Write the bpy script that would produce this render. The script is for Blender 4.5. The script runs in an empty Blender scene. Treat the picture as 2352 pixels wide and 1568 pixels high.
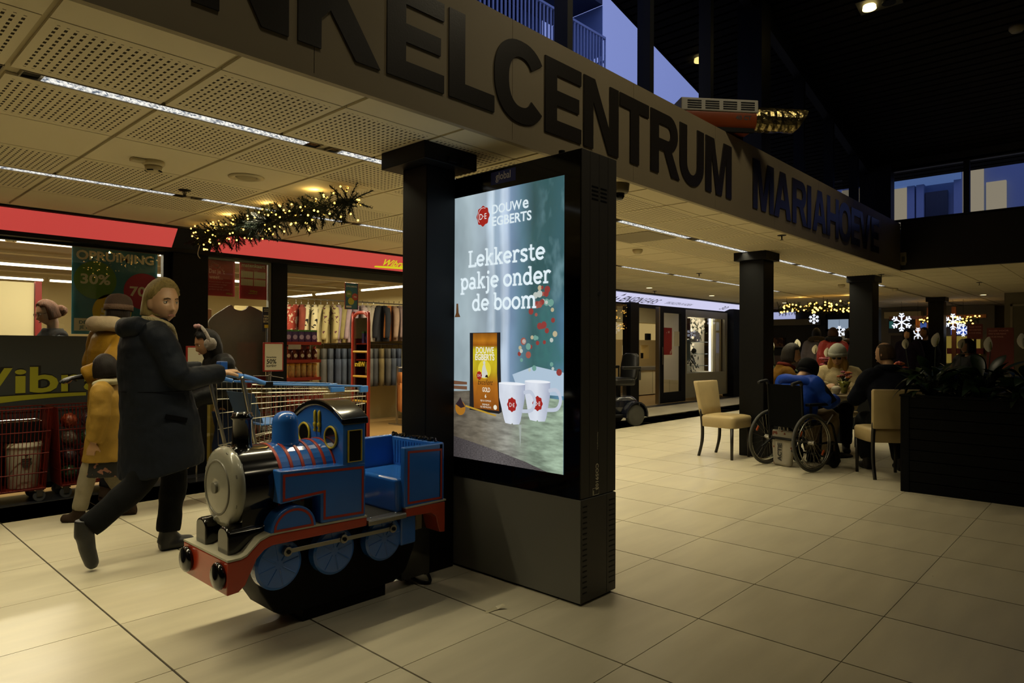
import bpy, math, random
from mathutils import Vector, Matrix
random.seed(7)
S = bpy.context.scene
COL = S.collection
PI = math.pi

# ------------------------------------------------------------------ camera
TH, PITCH, ROLL, FPX = .8214, .0071, -.0043, 1544.
c_, s_ = math.cos(TH), math.sin(TH)
R0 = Vector((c_, -s_, 0)); F0 = Vector((s_, c_, 0)); U0 = Vector((0, 0, 1))
FW = F0 * math.cos(PITCH) + U0 * math.sin(PITCH)
UPp = U0 * math.cos(PITCH) - F0 * math.sin(PITCH)
RT = R0 * math.cos(ROLL) - UPp * math.sin(ROLL)
UP = R0 * math.sin(ROLL) + UPp * math.cos(ROLL)
cam = bpy.data.cameras.new('camera'); cam.sensor_width = 36; cam.lens = FPX / 2352 * 36
cam.clip_start = .05; cam.clip_end = 200
co = bpy.data.objects.new('camera', cam); COL.objects.link(co)
m = Matrix((RT, UP, -FW)).transposed().to_4x4(); m.translation = Vector((0, 0, 1.3))
co.matrix_world = m
S.camera = co

# ------------------------------------------------------------------ world, exposure
S.view_settings.view_transform = 'Standard'
S.view_settings.look = 'None'
S.view_settings.exposure = 0.0
S.view_settings.gamma = 1
S.view_settings.use_curve_mapping = False
W = bpy.data.worlds.new('dusk_sky'); S.world = W; W.use_nodes = True
nt = W.node_tree; bg = nt.nodes['Background']
tc = nt.nodes.new('ShaderNodeTexCoord'); sx = nt.nodes.new('ShaderNodeSeparateXYZ'); rp = nt.nodes.new('ShaderNodeValToRGB')
nt.links.new(tc.outputs['Generated'], sx.inputs[0]); nt.links.new(sx.outputs[2], rp.inputs[0]); nt.links.new(rp.outputs[0], bg.inputs[0])
rp.color_ramp.elements[0].position = 0.0; rp.color_ramp.elements[0].color = (.17, .235, .60, 1)
rp.color_ramp.elements[1].position = .8; rp.color_ramp.elements[1].color = (.30, .36, .74, 1)
bg.inputs[1].default_value = 1.0

WARM = (1.0, .88, .57)
def area_light(name, loc, sx, sy, power, col=WARM, rot=(0, 0, 0), spread=PI):
    l = bpy.data.lights.new(name, 'AREA'); l.shape = 'RECTANGLE'; l.size = sx; l.size_y = sy; l.energy = power; l.color = col; l.spread = spread
    o = bpy.data.objects.new(name, l); COL.objects.link(o); o.location = loc; o.rotation_euler = rot
    return o
def spot_light(name, loc, power, angle=1.6, col=WARM, blend=.6, r=.05, rot=(0, 0, 0)):
    l = bpy.data.lights.new(name, 'SPOT'); l.energy = power; l.color = col; l.spot_size = angle; l.spot_blend = blend; l.shadow_soft_size = r
    o = bpy.data.objects.new(name, l); COL.objects.link(o); o.location = loc; o.rotation_euler = rot
    return o

ZC = 2.438          # height of the lower ceiling
LUM_Y = (3.432, 5.355)
P_LUM = 12.6
SEG = [(-2.32 + 1.47 * k, -2.32 + 1.47 * (k + 1)) for k in range(11)]
for y in LUM_Y:
    for a, b in SEG[1:]:
        area_light('luminaire_light', ((a + b) / 2, y, ZC - .012), b - a - .12, .06, P_LUM, spread=2.1)   # the louvre cuts the light off sideways
# downlights in the lower ceiling further away
DOWN = [(11.3, 6.9), (13.9, 6.9), (9.3, 6.6), (14.2, 1.3), (15.6, 4.4), (17.3, 2.4), (17.3, 6.6)]
for x, y in DOWN:
    spot_light('downlight_lamp', (x, y, ZC - .03), 14, 2.2)
# strip lights inside the two shops
SHOP_FILL_TUBES = [(1.0, 8.0), (2.6, 8.0), (4.4, 8.0), (6.1, 8.0), (7.7, 8.0)]  # added row, hidden behind the lintel to light the shop
for x, y in SHOP_FILL_TUBES: area_light('shop_tube_and_fill_light', (x + .75, y, 2.46), 1.4, .06, 40, (1, .89, .62))
for x, y, p in ((1.7, 9.5, 60), (3.6, 9.5, 40), (1.7, 12.4, 60), (1.7, 15.0, 40)): area_light('shop_tube_and_fill_light', (x, y, 2.46), 1.5, .06, p, (1, .89, .62))
for y in (11.6, 13.4): area_light('shop_tube_and_fill_light', (8.45, y, 2.46), .06, 1.5, 45, (1, .89, .62))
for x, y in ((13.1, 9.6), (16.2, 8.6)):
    area_light('clinic_light', (x, y, 2.5), 1.2, .6, 22, (1, .86, .6))
# atrium roof spots: the first is real, the other three are added lights
ROOFSPOT_AND_FILL = [(7.536, 2.012, 30), (4.6, .5, 92), (1.6, .5, 72), (4.6, -2.2, 0)]
spot_light('roof_spot_and_fill_lamp', (4.6, -2.2, 5.3), 42, 2.5, (1, .86, .58), .9, .1)  # added fill lamp out of view, brightens the dim atrium
spot_light('roof_spot_and_fill_lamp', (7.536, 2.012, 4.66), 30, 1.5, (1, .84, .55), .8, .06)
for x, y, p in ROOFSPOT_AND_FILL[1:3]:      # added lamps, tilted to brighten the sign fascia
    spot_light('roof_spot_and_fill_lamp', (x, y, 6.566 - .2304 * x - .2), p, 1.75, (1, .86, .58), .9, .3, (math.atan2(2.0, 6.4 - .23 * x - 2.75), 0, 0))
area_light('display_case_light', (15.5, 8.25, 2.1), 1.6, .3, 14, (1, .92, .75))

# ------------------------------------------------------------------ helpers
def lin(h):
    h = h.lstrip('#'); o = []
    for i in (0, 2, 4):
        v = int(h[i:i + 2], 16) / 255
        o.append(v / 12.92 if v <= .04045 else ((v + .055) / 1.055) ** 2.4)
    return tuple(o)
MATS = {}
def mat(name, col, rough=.5, metal=0., spec=.5, var=0., vscale=8., bump=0., bscale=60., coat=0., stretch=(1, 1, 1), sheen=0., trans=0.):
    if name in MATS: return MATS[name]
    if isinstance(col, str): col = lin(col)
    M = bpy.data.materials.new(name); M.use_nodes = True; MATS[name] = M
    n = M.node_tree.nodes; L = M.node_tree.links; b = n['Principled BSDF']
    b.inputs['Base Color'].default_value = (*col, 1); b.inputs['Roughness'].default_value = rough
    b.inputs['Metallic'].default_value = metal; b.inputs['Specular IOR Level'].default_value = spec
    b.inputs['Coat Weight'].default_value = coat; b.inputs['Coat Roughness'].default_value = .08
    b.inputs['Sheen Weight'].default_value = sheen
    if trans: b.inputs['Transmission Weight'].default_value = trans
    if var or bump:
        t = n.new('ShaderNodeTexCoord'); mp = n.new('ShaderNodeMapping'); L.new(t.outputs['Object'], mp.inputs[0]); mp.inputs['Scale'].default_value = stretch
    if var:
        nz = n.new('ShaderNodeTexNoise'); nz.inputs['Scale'].default_value = vscale; nz.inputs['Detail'].default_value = 6; L.new(mp.outputs[0], nz.inputs[0])
        mr = n.new('ShaderNodeMapRange'); mr.inputs[1].default_value = .3; mr.inputs[2].default_value = .7; mr.inputs[3].default_value = 1 - var; mr.inputs[4].default_value = 1 + var
        L.new(nz.outputs[0], mr.inputs[0])
        mx = n.new('ShaderNodeVectorMath'); mx.operation = 'SCALE'; mx.inputs[0].default_value = col; L.new(mr.outputs[0], mx.inputs['Scale'])
        L.new(mx.outputs[0], b.inputs['Base Color'])
    if bump:
        n2 = n.new('ShaderNodeTexNoise'); n2.inputs['Scale'].default_value = bscale; n2.inputs['Detail'].default_value = 4; L.new(mp.outputs[0], n2.inputs[0])
        bp = n.new('ShaderNodeBump'); bp.inputs['Strength'].default_value = bump; bp.inputs['Distance'].default_value = .01; L.new(n2.outputs[0], bp.inputs['Height'])
        L.new(bp.outputs[0], b.inputs['Normal'])
    return M
def emit(name, col, strength=1., gloss=0.):
    if name in MATS: return MATS[name]
    if isinstance(col, str): col = lin(col)
    M = mat(name, (.02, .02, .02), .25 if gloss else .6, spec=.5 if gloss else .1)
    b = M.node_tree.nodes['Principled BSDF']
    b.inputs['Emission Color'].default_value = (*col, 1); b.inputs['Emission Strength'].default_value = strength
    return M
def glass(name='window_glass', tint=(1, 1, 1), refl=.06, rough=.0):
    if name in MATS: return MATS[name]
    M = bpy.data.materials.new(name); M.use_nodes = True; MATS[name] = M
    n = M.node_tree.nodes; L = M.node_tree.links; n.remove(n['Principled BSDF'])
    t = n.new('ShaderNodeBsdfTransparent'); t.inputs[0].default_value = (*tint, 1)
    g = n.new('ShaderNodeBsdfGlossy'); g.inputs['Roughness'].default_value = rough
    mx = n.new('ShaderNodeMixShader'); fr = n.new('ShaderNodeFresnel'); fr.inputs[0].default_value = 1.35
    ml = n.new('ShaderNodeMath'); ml.operation = 'MULTIPLY'; ml.inputs[1].default_value = refl / .022; L.new(fr.outputs[0], ml.inputs[0]); ml.use_clamp = True
    L.new(ml.outputs[0], mx.inputs[0]); L.new(t.outputs[0], mx.inputs[1]); L.new(g.outputs[0], mx.inputs[2]); L.new(mx.outputs[0], n['Material Output'].inputs[0])
    return M

def rotz(a): return Matrix.Rotation(a, 3, 'Z')
class MB:
    def __init__(s): s.v = []; s.f = []; s.m = []
    def add(s, vs, fs, mi=0):
        o = len(s.v); s.v += [tuple(p) for p in vs]; s.f += [[i + o for i in f] for f in fs]; s.m += [mi] * len(fs); return s
    def box(s, a, b, mi=0):
        x0, y0, z0 = a; x1, y1, z1 = b
        return s.add([(x0, y0, z0), (x1, y0, z0), (x1, y1, z0), (x0, y1, z0), (x0, y0, z1), (x1, y0, z1), (x1, y1, z1), (x0, y1, z1)],
                     [(0, 3, 2, 1), (4, 5, 6, 7), (0, 1, 5, 4), (1, 2, 6, 5), (2, 3, 7, 6), (3, 0, 4, 7)], mi)
    def obox(s, c, size, R=None, mi=0):
        h = [q / 2 for q in size]; R = R or Matrix.Identity(3); c = Vector(c)
        P = [c + R @ Vector((sx * h[0], sy * h[1], sz * h[2])) for sz in (-1, 1) for sx, sy in ((-1, -1), (1, -1), (1, 1), (-1, 1))]
        return s.add(P, [(0, 3, 2, 1), (4, 5, 6, 7), (0, 1, 5, 4), (1, 2, 6, 5), (2, 3, 7, 6), (3, 0, 4, 7)], mi)
    def quad(s, *p, mi=0): return s.add(p, [tuple(range(len(p)))], mi)
    def prism(s, poly, axis, a, b, mi=0):
        f = {'x': lambda p, t: (t, p[0], p[1]), 'y': lambda p, t: (p[0], t, p[1]), 'z': lambda p, t: (p[0], p[1], t)}[axis]
        n = len(poly); vs = [f(p, a) for p in poly] + [f(p, b) for p in poly]
        fs = [tuple(range(n - 1, -1, -1)), tuple(range(n, 2 * n))] + [(i, (i + 1) % n, n + (i + 1) % n, n + i) for i in range(n)]
        return s.add(vs, fs, mi)
    def rings(s, R, closed=False, cap=True, mi=0):
        n = len(R[0]); vs = [p for r in R for p in r]; fs = []
        k = len(R)
        for i in range(k if closed else k - 1):
            a = i * n; b = ((i + 1) % k) * n
            for j in range(n): fs.append((a + j, a + (j + 1) % n, b + (j + 1) % n, b + j))
        if cap and not closed: fs += [tuple(range(n - 1, -1, -1)), tuple((k - 1) * n + j for j in range(n))]
        return s.add(vs, fs, mi)
    def tube(s, pts, r, n=8, closed=False, cap=True, mi=0, flat=1.):
        pts = [Vector(p) for p in pts]; k = len(pts)
        if not hasattr(r, '__len__'): r = [r] * k
        R = []; prev = None
        for i, p in enumerate(pts):
            if closed: t = pts[(i + 1) % k] - pts[i - 1]
            else: t = pts[min(i + 1, k - 1)] - pts[max(i - 1, 0)]
            if t.length < 1e-9: t = Vector((0, 0, 1))
            t.normalize()
            if prev is None:
                up = Vector((0, 0, 1)) if abs(t.z) < .9 else Vector((1, 0, 0))
                a = t.cross(up).normalized()
            else:
                a = prev - t * prev.dot(t)
                a = a.normalized() if a.length > 1e-6 else t.orthogonal().normalized()
            prev = a; b = t.cross(a)
            R.append([p + (a * math.cos(2 * PI * j / n) + b * math.sin(2 * PI * j / n) * flat) * r[i] for j in range(n)])
        return s.rings(R, closed, cap, mi)
    def cyl(s, p0, p1, r0, r1=None, n=12, mi=0, cap=True):
        return s.tube([p0, p1], [r0, r0 if r1 is None else r1], n, cap=cap, mi=mi)
    def sphere(s, c, r, nu=16, nv=10, mi=0, R=None):
        if not hasattr(r, '__len__'): r = (r, r, r)
        R = R or Matrix.Identity(3); c = Vector(c); vs = [c + R @ Vector((0, 0, -r[2]))]
        for i in range(1, nv):
            t = -PI / 2 + PI * i / nv
            vs += [c + R @ Vector((r[0] * math.cos(t) * math.cos(2 * PI * j / nu), r[1] * math.cos(t) * math.sin(2 * PI * j / nu), r[2] * math.sin(t))) for j in range(nu)]
        vs.append(c + R @ Vector((0, 0, r[2]))); fs = []
        for j in range(nu):
            fs.append((0, 1 + (j + 1) % nu, 1 + j)); e = 1 + (nv - 2) * nu; fs.append((len(vs) - 1, e + j, e + (j + 1) % nu))
            for i in range(nv - 2):
                a = 1 + i * nu; fs.append((a + j, a + (j + 1) % nu, a + nu + (j + 1) % nu, a + nu + j))
        return s.add(vs, fs, mi)
    def lathe(s, prof, c=(0, 0, 0), n=20, R=None, mi=0):
        R = R or Matrix.Identity(3); c = Vector(c)
        return s.rings([[c + R @ Vector((r * math.cos(2 * PI * j / n), r * math.sin(2 * PI * j / n), z)) for j in range(n)] for r, z in prof], mi=mi)
    def xf(s, fn): s.v = [tuple(fn(Vector(p))) for p in s.v]; return s
    def join(s, o, mi=None):
        k = len(s.v); s.v += o.v; s.f += [[i + k for i in f] for f in o.f]; s.m += o.m if mi is None else [mi] * len(o.f); return s

def mesh(name, mb, mats, smooth=False):
    me = bpy.data.meshes.new(name); me.from_pydata(mb.v, [], mb.f)
    for q in (mats if isinstance(mats, (list, tuple)) else [mats]): me.materials.append(q)
    if any(mb.m): me.polygons.foreach_set('material_index', mb.m)
    if smooth: me.polygons.foreach_set('use_smooth', [True] * len(me.polygons))
    me.update(); return me
ORD = ('first second third fourth fifth sixth seventh eighth ninth tenth eleventh twelfth thirteenth fourteenth fifteenth sixteenth seventeenth eighteenth nineteenth twentieth twenty-first twenty-second twenty-third twenty-fourth twenty-fifth twenty-sixth').split()
def obj(name, mb, mats=None, parent=None, smooth=False, bevel=0., seg=2, label=None, stuff=False):
    me = mb if isinstance(mb, bpy.types.Mesh) else mesh(name, mb, mats, smooth)
    o = bpy.data.objects.new(name, me); COL.objects.link(o)
    if parent is not None: o.parent = parent
    if bevel:
        b = o.modifiers.new('bevel', 'BEVEL'); b.width = bevel; b.segments = seg; b.limit_method = 'ANGLE'; b.angle_limit = .6
        me.polygons.foreach_set('use_smooth', [True] * len(me.polygons)); b.harden_normals = True
    if label: o['label'] = label
    if stuff: o['kind'] = 'stuff'
    return o
def tag(o, label, cat, group=None):
    o['label'] = label; o['category'] = cat
    if group: o['group'] = group
    return o
def thing(name, label, cat, loc=(0, 0, 0), rz=0., group=None):
    o = bpy.data.objects.new(name, None); COL.objects.link(o); o.location = loc; o.rotation_euler = (0, 0, rz); o.empty_display_size = .1
    return tag(o, label, cat, group)
def struct(name, mb, mats, parent=None, **k):
    o = obj(name, mb, mats, parent, **k)
    if parent is None: o['kind'] = 'structure'
    return o
def dup(root, loc=None, rz=None, label=None, group=None):
    r = root.copy(); COL.objects.link(r)
    if loc is not None: r.location = loc
    if rz is not None: r.rotation_euler = (0, 0, rz)
    if label: r['label'] = label
    if group: r['group'] = group
    for ch in root.children:
        d = ch.copy(); COL.objects.link(d); d.parent = r
        for g in ch.children:
            e = g.copy(); COL.objects.link(e); e.parent = d
    return r

_txt = {}
def text(s, size, bold=0., shear=0., align='CENTER', res=3, wid=None, space=1.):
    """flat lettering as vertices and faces in the xy plane, baseline at y=0"""
    key = (s, size, bold, shear, align, wid, space)
    if key in _txt: return _txt[key]
    cu = bpy.data.curves.new('lettering', 'FONT'); cu.body = s; cu.size = size; cu.offset = bold * size; cu.shear = shear; cu.align_x = align; cu.resolution_u = res; cu.space_character = space
    o = bpy.data.objects.new('lettering', cu); COL.objects.link(o)
    dg = bpy.context.evaluated_depsgraph_get(); me = o.evaluated_get(dg).to_mesh()
    vs = [v.co.copy() for v in me.vertices]; fs = [tuple(p.vertices) for p in me.polygons]
    o.evaluated_get(dg).to_mesh_clear(); bpy.data.objects.remove(o); bpy.data.curves.remove(cu)
    if wid and vs:
        x0 = min(v.x for v in vs); x1 = max(v.x for v in vs); k = wid / (x1 - x0)
        ref = {'LEFT': x0, 'CENTER': (x0 + x1) / 2, 'RIGHT': x1}[align]
        for v in vs: v.x = (v.x - ref) * k
    _txt[key] = (vs, fs); return vs, fs
def put_text(mb, s, size, fn, mi=0, **k):
    vs, fs = text(s, size, **k); mb.add([fn(v.x, v.y) for v in vs], fs, mi)
def front(x0, y, z0): return lambda a, b: (x0 + a, y, z0 + b)        # a wall that faces -Y
def side(x, y0, z0): return lambda a, b: (x, y0 - a, z0 + b)         # a wall that faces -X
def disc(mb, fn, cx, cy, r, n=24, ry=None, mi=0):
    mb.add([fn(cx + r * math.cos(2 * PI * j / n), cy + (ry or r) * math.sin(2 * PI * j / n)) for j in range(n)], [tuple(range(n))], mi)
def poly(mb, fn, pts, mi=0): mb.add([fn(*p) for p in pts], [tuple(range(len(pts)))], mi)
def rect(mb, fn, x0, y0, x1, y1, mi=0): poly(mb, fn, [(x0, y0), (x1, y0), (x1, y1), (x0, y1)], mi)
def catmull(P, n=6):
    P = [Vector(p) for p in P]; out = []
    for i in range(len(P) - 1):
        p0 = P[max(i - 1, 0)]; p1 = P[i]; p2 = P[i + 1]; p3 = P[min(i + 2, len(P) - 1)]
        for j in range(n):
            t = j / n
            out.append(.5 * ((2 * p1) + (p2 - p0) * t + (2 * p0 - 5 * p1 + 4 * p2 - p3) * t * t + (3 * p1 - p0 - 3 * p2 + p3) * t ** 3))
    out.append(P[-1]); return out

BLACK = mat('black_metal', '#08090b', .5, spec=.18)
DARK = mat('dark_frame', '#07080a', .5, spec=.18)
CHROME = mat('chrome', '#c8c8c8', .22, 1.)
STEEL = mat('brushed_steel', '#9a968c', .35, 1.)
RUBBER = mat('black_rubber', '#0d0d0e', .7)
WHITE = mat('white_paint', '#d8d4c6', .5)
GLASS = glass()
# ================================================================== STRUCTURE
# ---- floor: square tiles with recessed joints
def tile_mat():
    M = mat('floor_tile_ceramic', '#bdb59c', .3, spec=.45)
    n = M.node_tree.nodes; L = M.node_tree.links; b = n['Principled BSDF']
    t = n.new('ShaderNodeTexCoord'); g = n.new('ShaderNodeNewGeometry')
    mp = n.new('ShaderNodeMapping'); mp.inputs['Scale'].default_value = (.6, 3.2, 1); L.new(g.outputs['Position'], mp.inputs[0])
    z = n.new('ShaderNodeTexNoise'); z.inputs['Scale'].default_value = 3; z.inputs['Detail'].default_value = 7; L.new(mp.outputs[0], z.inputs[0])
    oi = n.new('ShaderNodeObjectInfo')
    mr = n.new('ShaderNodeMapRange'); mr.inputs[1].default_value = .3; mr.inputs[2].default_value = .7; mr.inputs[3].default_value = .90; mr.inputs[4].default_value = 1.06; L.new(z.outputs[0], mr.inputs[0])
    m2 = n.new('ShaderNodeMapRange'); m2.inputs[3].default_value = .95; m2.inputs[4].default_value = 1.03; L.new(oi.outputs['Random'], m2.inputs[0])
    mu = n.new('ShaderNodeMath'); mu.operation = 'MULTIPLY'; L.new(mr.outputs[0], mu.inputs[0]); L.new(m2.outputs[0], mu.inputs[1])
    # scattered dark specks
    v = n.new('ShaderNodeTexVoronoi'); v.inputs['Scale'].default_value = 3.2; L.new(g.outputs['Position'], v.inputs[0])
    lt = n.new('ShaderNodeMath'); lt.operation = 'GREATER_THAN'; lt.inputs[1].default_value = .018; L.new(v.outputs['Distance'], lt.inputs[0])
    m3 = n.new('ShaderNodeMapRange'); m3.inputs[3].default_value = .35; m3.inputs[4].default_value = 1; L.new(lt.outputs[0], m3.inputs[0])
    m4 = n.new('ShaderNodeMath'); m4.operation = 'MULTIPLY'; L.new(mu.outputs[0], m4.inputs[0]); L.new(m3.outputs[0], m4.inputs[1])
    sc = n.new('ShaderNodeVectorMath'); sc.operation = 'SCALE'; sc.inputs[0].default_value = lin('#bdb59c'); L.new(m4.outputs[0], sc.inputs['Scale']); L.new(sc.outputs[0], b.inputs['Base Color'])
    r = n.new('ShaderNodeMapRange'); r.inputs[3].default_value = .24; r.inputs[4].default_value = .40; L.new(z.outputs[0], r.inputs[0]); L.new(r.outputs[0], b.inputs['Roughness'])
    return M
TILE = tile_mat()
XJ, YJ, TP = .414, 5.388, .641
floor = struct('floor', MB().box((-4.6, -5.6, -.15), (22.2, 14, -.006)), mat('floor_joint', '#2a2318', .8))
tm = mesh('floor_tile', MB().box((.0045, .002, -.012), (TP - .0045, TP - .002, 0)), TILE)
cells = []
for i in range(-8, 34):
    for j in range(-2, 17):
        x, y = XJ + i * TP, YJ - j * TP
        if x < 22 and y > -5.6 and y < 6.2:
            cx, cy = x + TP / 2, y + TP / 2
            d = cx * s_ + cy * c_; r = cx * c_ - cy * s_
            cells.append((d if d > .7 and abs(r) < .8 * d + .8 else 99 + cx * cx + cy * cy, x, y))
cells.sort()
for d, x, y in cells[:290]:
    o = obj('floor_tile', tm, None, floor); o.location = (x, y, 0)
rest = MB()
for d, x, y in cells[290:]: rest.box((x + .0045, y + .002, -.012), (x + TP - .0045, y + TP - .002, 0))
obj('distant_tiles', rest, TILE, floor, stuff=True)
edge_row = MB()
for i in range(-8, 34):
    x = XJ + i * TP; edge_row.box((x + .0045, 6.031, -.012), (x + TP - .0045, 6.598, 0))
obj('edge_tiles', edge_row, TILE, floor, stuff=True)
struct('trim_1', MB().box((-4.5, 6.6, -.012), (9.7, 7.03, .002)), mat('dark_threshold_stone', '#22242a', .4, var=.2))
struct('trim_2', MB().box((9.7, 6.6, -.012), (22, 7.55, 0)).box((9.7, 7.55, -.012), (22, 7.9, .002)), [TILE])
strip2 = struct('trim_3', MB().box((9.72, 7.62, 0), (17.8, 7.88, .004)), mat('dark_threshold_stone', '#22242a'))

# ---- lower ceiling
def perf_mat():
    M = mat('perforated_panel', '#cfc4a4', .8, spec=.2)
    n = M.node_tree.nodes; L = M.node_tree.links; b = n['Principled BSDF']
    g = n.new('ShaderNodeNewGeometry'); s = n.new('ShaderNodeSeparateXYZ'); L.new(g.outputs['Position'], s.inputs[0])
    uv = n.new('ShaderNodeTexCoord'); su = n.new('ShaderNodeSeparateXYZ'); L.new(uv.outputs['Object'], su.inputs[0])
    def M2(op, a, bb=None, cc=None):
        q = n.new('ShaderNodeMath'); q.operation = op
        for i, w in enumerate((a, bb, cc)):
            if w is None: continue
            if isinstance(w, (int, float)): q.inputs[i].default_value = w
            else: L.new(w, q.inputs[i])
        return q.outputs[0]
    def slot(coord, pitch, frac):
        f = M2('FRACT', M2('DIVIDE', coord, pitch)); return M2('LESS_THAN', M2('ABSOLUTE', M2('SUBTRACT', f, .5)), frac / 2)
    def inside(coord, h): return M2('LESS_THAN', M2('ABSOLUTE', coord), h)
    a = slot(su.outputs[0], .0295, .36); c = slot(su.outputs[1], .041, .55)
    k = M2('MULTIPLY', M2('MULTIPLY', a, c), M2('MULTIPLY', inside(su.outputs[0], .266), inside(su.outputs[1], .26)))
    mx = n.new('ShaderNodeMix'); mx.data_type = 'RGBA'; L.new(k, mx.inputs[0]); mx.inputs[6].default_value = (*lin('#cfc4a4'), 1); mx.inputs[7].default_value = (*lin('#2c2415'), 1)
    L.new(mx.outputs[2], b.inputs['Base Color']); return M
PERF = perf_mat(); PLAIN = mat('plain_ceiling_panel', '#cfc4a4', .8, spec=.2); GRID = mat('ceiling_grid_bar', '#ada07e', .7)
ROWS = [(2.575, 2.772, 0), (2.772, 3.385, 1), (3.48, 4.105, 1), (4.105, 4.705, 0), (4.705, 5.308, 1), (5.402, 6.0, 1), (6.0, 6.715, 0)]
ceiling = struct('ceiling', MB().box((-4.5, 2.56, ZC + .014), (22, 6.72, 3.05)).box((11.1, -5.5, ZC + .014), (22, 2.56, 2.95)).box((9.7, 6.72, ZC + .014), (22, 8.0, 2.9)), GRID)
far_panels = MB(); pm = {}
def panel(x0, x1, y0, y1, perf):
    if x0 > 11.9 or x0 < -.7:
        far_panels.box((x0 + .006, y0 + .004, ZC), (x1 - .006, y1 - .004, ZC + .012)); return
    k = (round(x1 - x0, 3), round(y1 - y0, 3), perf); h, w = k[0] / 2, k[1] / 2
    if k not in pm: pm[k] = mesh('ceiling_panel', MB().box((-h + .011, -w + .004, 0), (h - .011, w - .004, .012)), PERF if perf else PLAIN)
    o = obj('ceiling_panel', pm[k], None, ceiling); o.location = ((x0 + x1) / 2, (y0 + y1) / 2, ZC)
for i in range(-7, 37):
    x0 = -.003 + .6 * i
    for y0, y1, p in ROWS: panel(x0, x0 + .6, y0, y1, p)
for i in range(18):
    for j in range(13): 
        x0 = 11.12 + .6 * i; y1 = 2.56 - .6 * j
        far_panels.box((x0 + .006, y1 - .6 + .006, ZC), (x0 + .594, y1 - .006, ZC + .012))
for i in range(21):
    x0 = 9.75 + .6 * i; far_panels.box((x0 + .006, 6.73, ZC), (x0 + .594, 7.54, ZC + .012))
obj('distant_panels', far_panels, PLAIN, ceiling, stuff=True)
for y in (5.0,):
    pass

# ---- linear luminaires
def louvre_mat():
    M = emit('lit_louvre', '#ffffff', 1.35)
    n = M.node_tree.nodes; L = M.node_tree.links; b = n['Principled BSDF']
    tc = n.new('ShaderNodeTexCoord'); wv = n.new('ShaderNodeTexNoise'); wv.inputs['Scale'].default_value = 60; L.new(tc.outputs['Object'], wv.inputs[0])
    cr = n.new('ShaderNodeValToRGB'); L.new(wv.outputs[0], cr.inputs[0])
    cr.color_ramp.elements[0].position = .35; cr.color_ramp.elements[0].color = (.10, .12, .15, 1); cr.color_ramp.elements[1].position = .62; cr.color_ramp.elements[1].color = (.75, .73, .66, 1)
    L.new(cr.outputs[0], b.inputs['Emission Color']); return M
LOUV = louvre_mat()
fr = MB()
for sy in (-1, 1): fr.box((.03, sy * .042 - .003, -.002), (1.44, sy * .042 + .003, .02))
for x in (.03, 1.435): fr.box((x, -.042, -.002), (x + .006, .042, .02))
fr.box((.03, -.042, .018), (1.44, .042, .02))
fm = mesh('luminaire_frame', fr, mat('satin_aluminium', '#8b8472', .35, .9))
lv = MB()
N = 40
for k in range(N):
    x0 = .11 + 1.25 * k / N; x1 = .11 + 1.25 * (k + 1) / N; xm = (x0 + x1) / 2
    lv.quad((x0, -.038, .001), (xm, 0, .014), (x1, -.038, .001)); lv.quad((x0, .038, .001), (x1, .038, .001), (xm, 0, .014))
    lv.quad((x0, -.038, .001), (x0, .038, .001), (xm, 0, .014)); lv.quad((x1, -.038, .001), (xm, 0, .014), (x1, .038, .001))
lm = mesh('louvre', lv, LOUV)
em = mesh('end_reflector', MB().box((.036, -.037, .004), (.1, .037, .016)), mat('dark_reflector', '#3a382f', .15, 1.))
nl = 0
for yi, y in enumerate(LUM_Y):
    for k, (a, b) in enumerate(SEG):
        if b < 0: continue
        nl += 1
        t = thing('ceiling_luminaire', ORD[k - 1] + ' strip light from the near end of the row ' + ('beside the sign fascia' if yi == 0 else 'nearer the red light boxes'), 'light', (a, y, ZC), group='strip lights in the row ' + ('beside the sign fascia' if yi == 0 else 'nearer the red shop fascia'))
        obj('luminaire_frame', fm, None, t); obj('louvre', lm, None, t); obj('end_reflector', em, None, t); obj('end_reflector', em, None, t).location = (1.332, 0, 0)

# ---- sign fascia
FY = 2.527
FAS = mat('fascia_painted_panel', '#8f8267', .55, var=.05, vscale=3)
fas = struct('wall_fascia', MB().box((-4.5, FY + .006, 2.44), (11.016, FY + .03, 3.105)).box((-4.5, FY + .006, 3.095), (11.02, 2.9, 3.108)).box((-4.5, FY - .002, 2.425), (11.02, FY + .03, 2.44)), FAS)
x = 1.49 - 1.22 * 5
k = 0
while x < 11.0:
    x1 = min(x + 1.22, 11.016)
    obj('fascia_panel', MB().box((x + .0015, FY, 2.44), (x1 - .0015, FY + .006, 3.108)), FAS, fas); x = x1
struct('trim_4', MB().box((-4.5, FY + .03, 2.445), (11.05, 2.576, 2.5)), BLACK)

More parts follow.
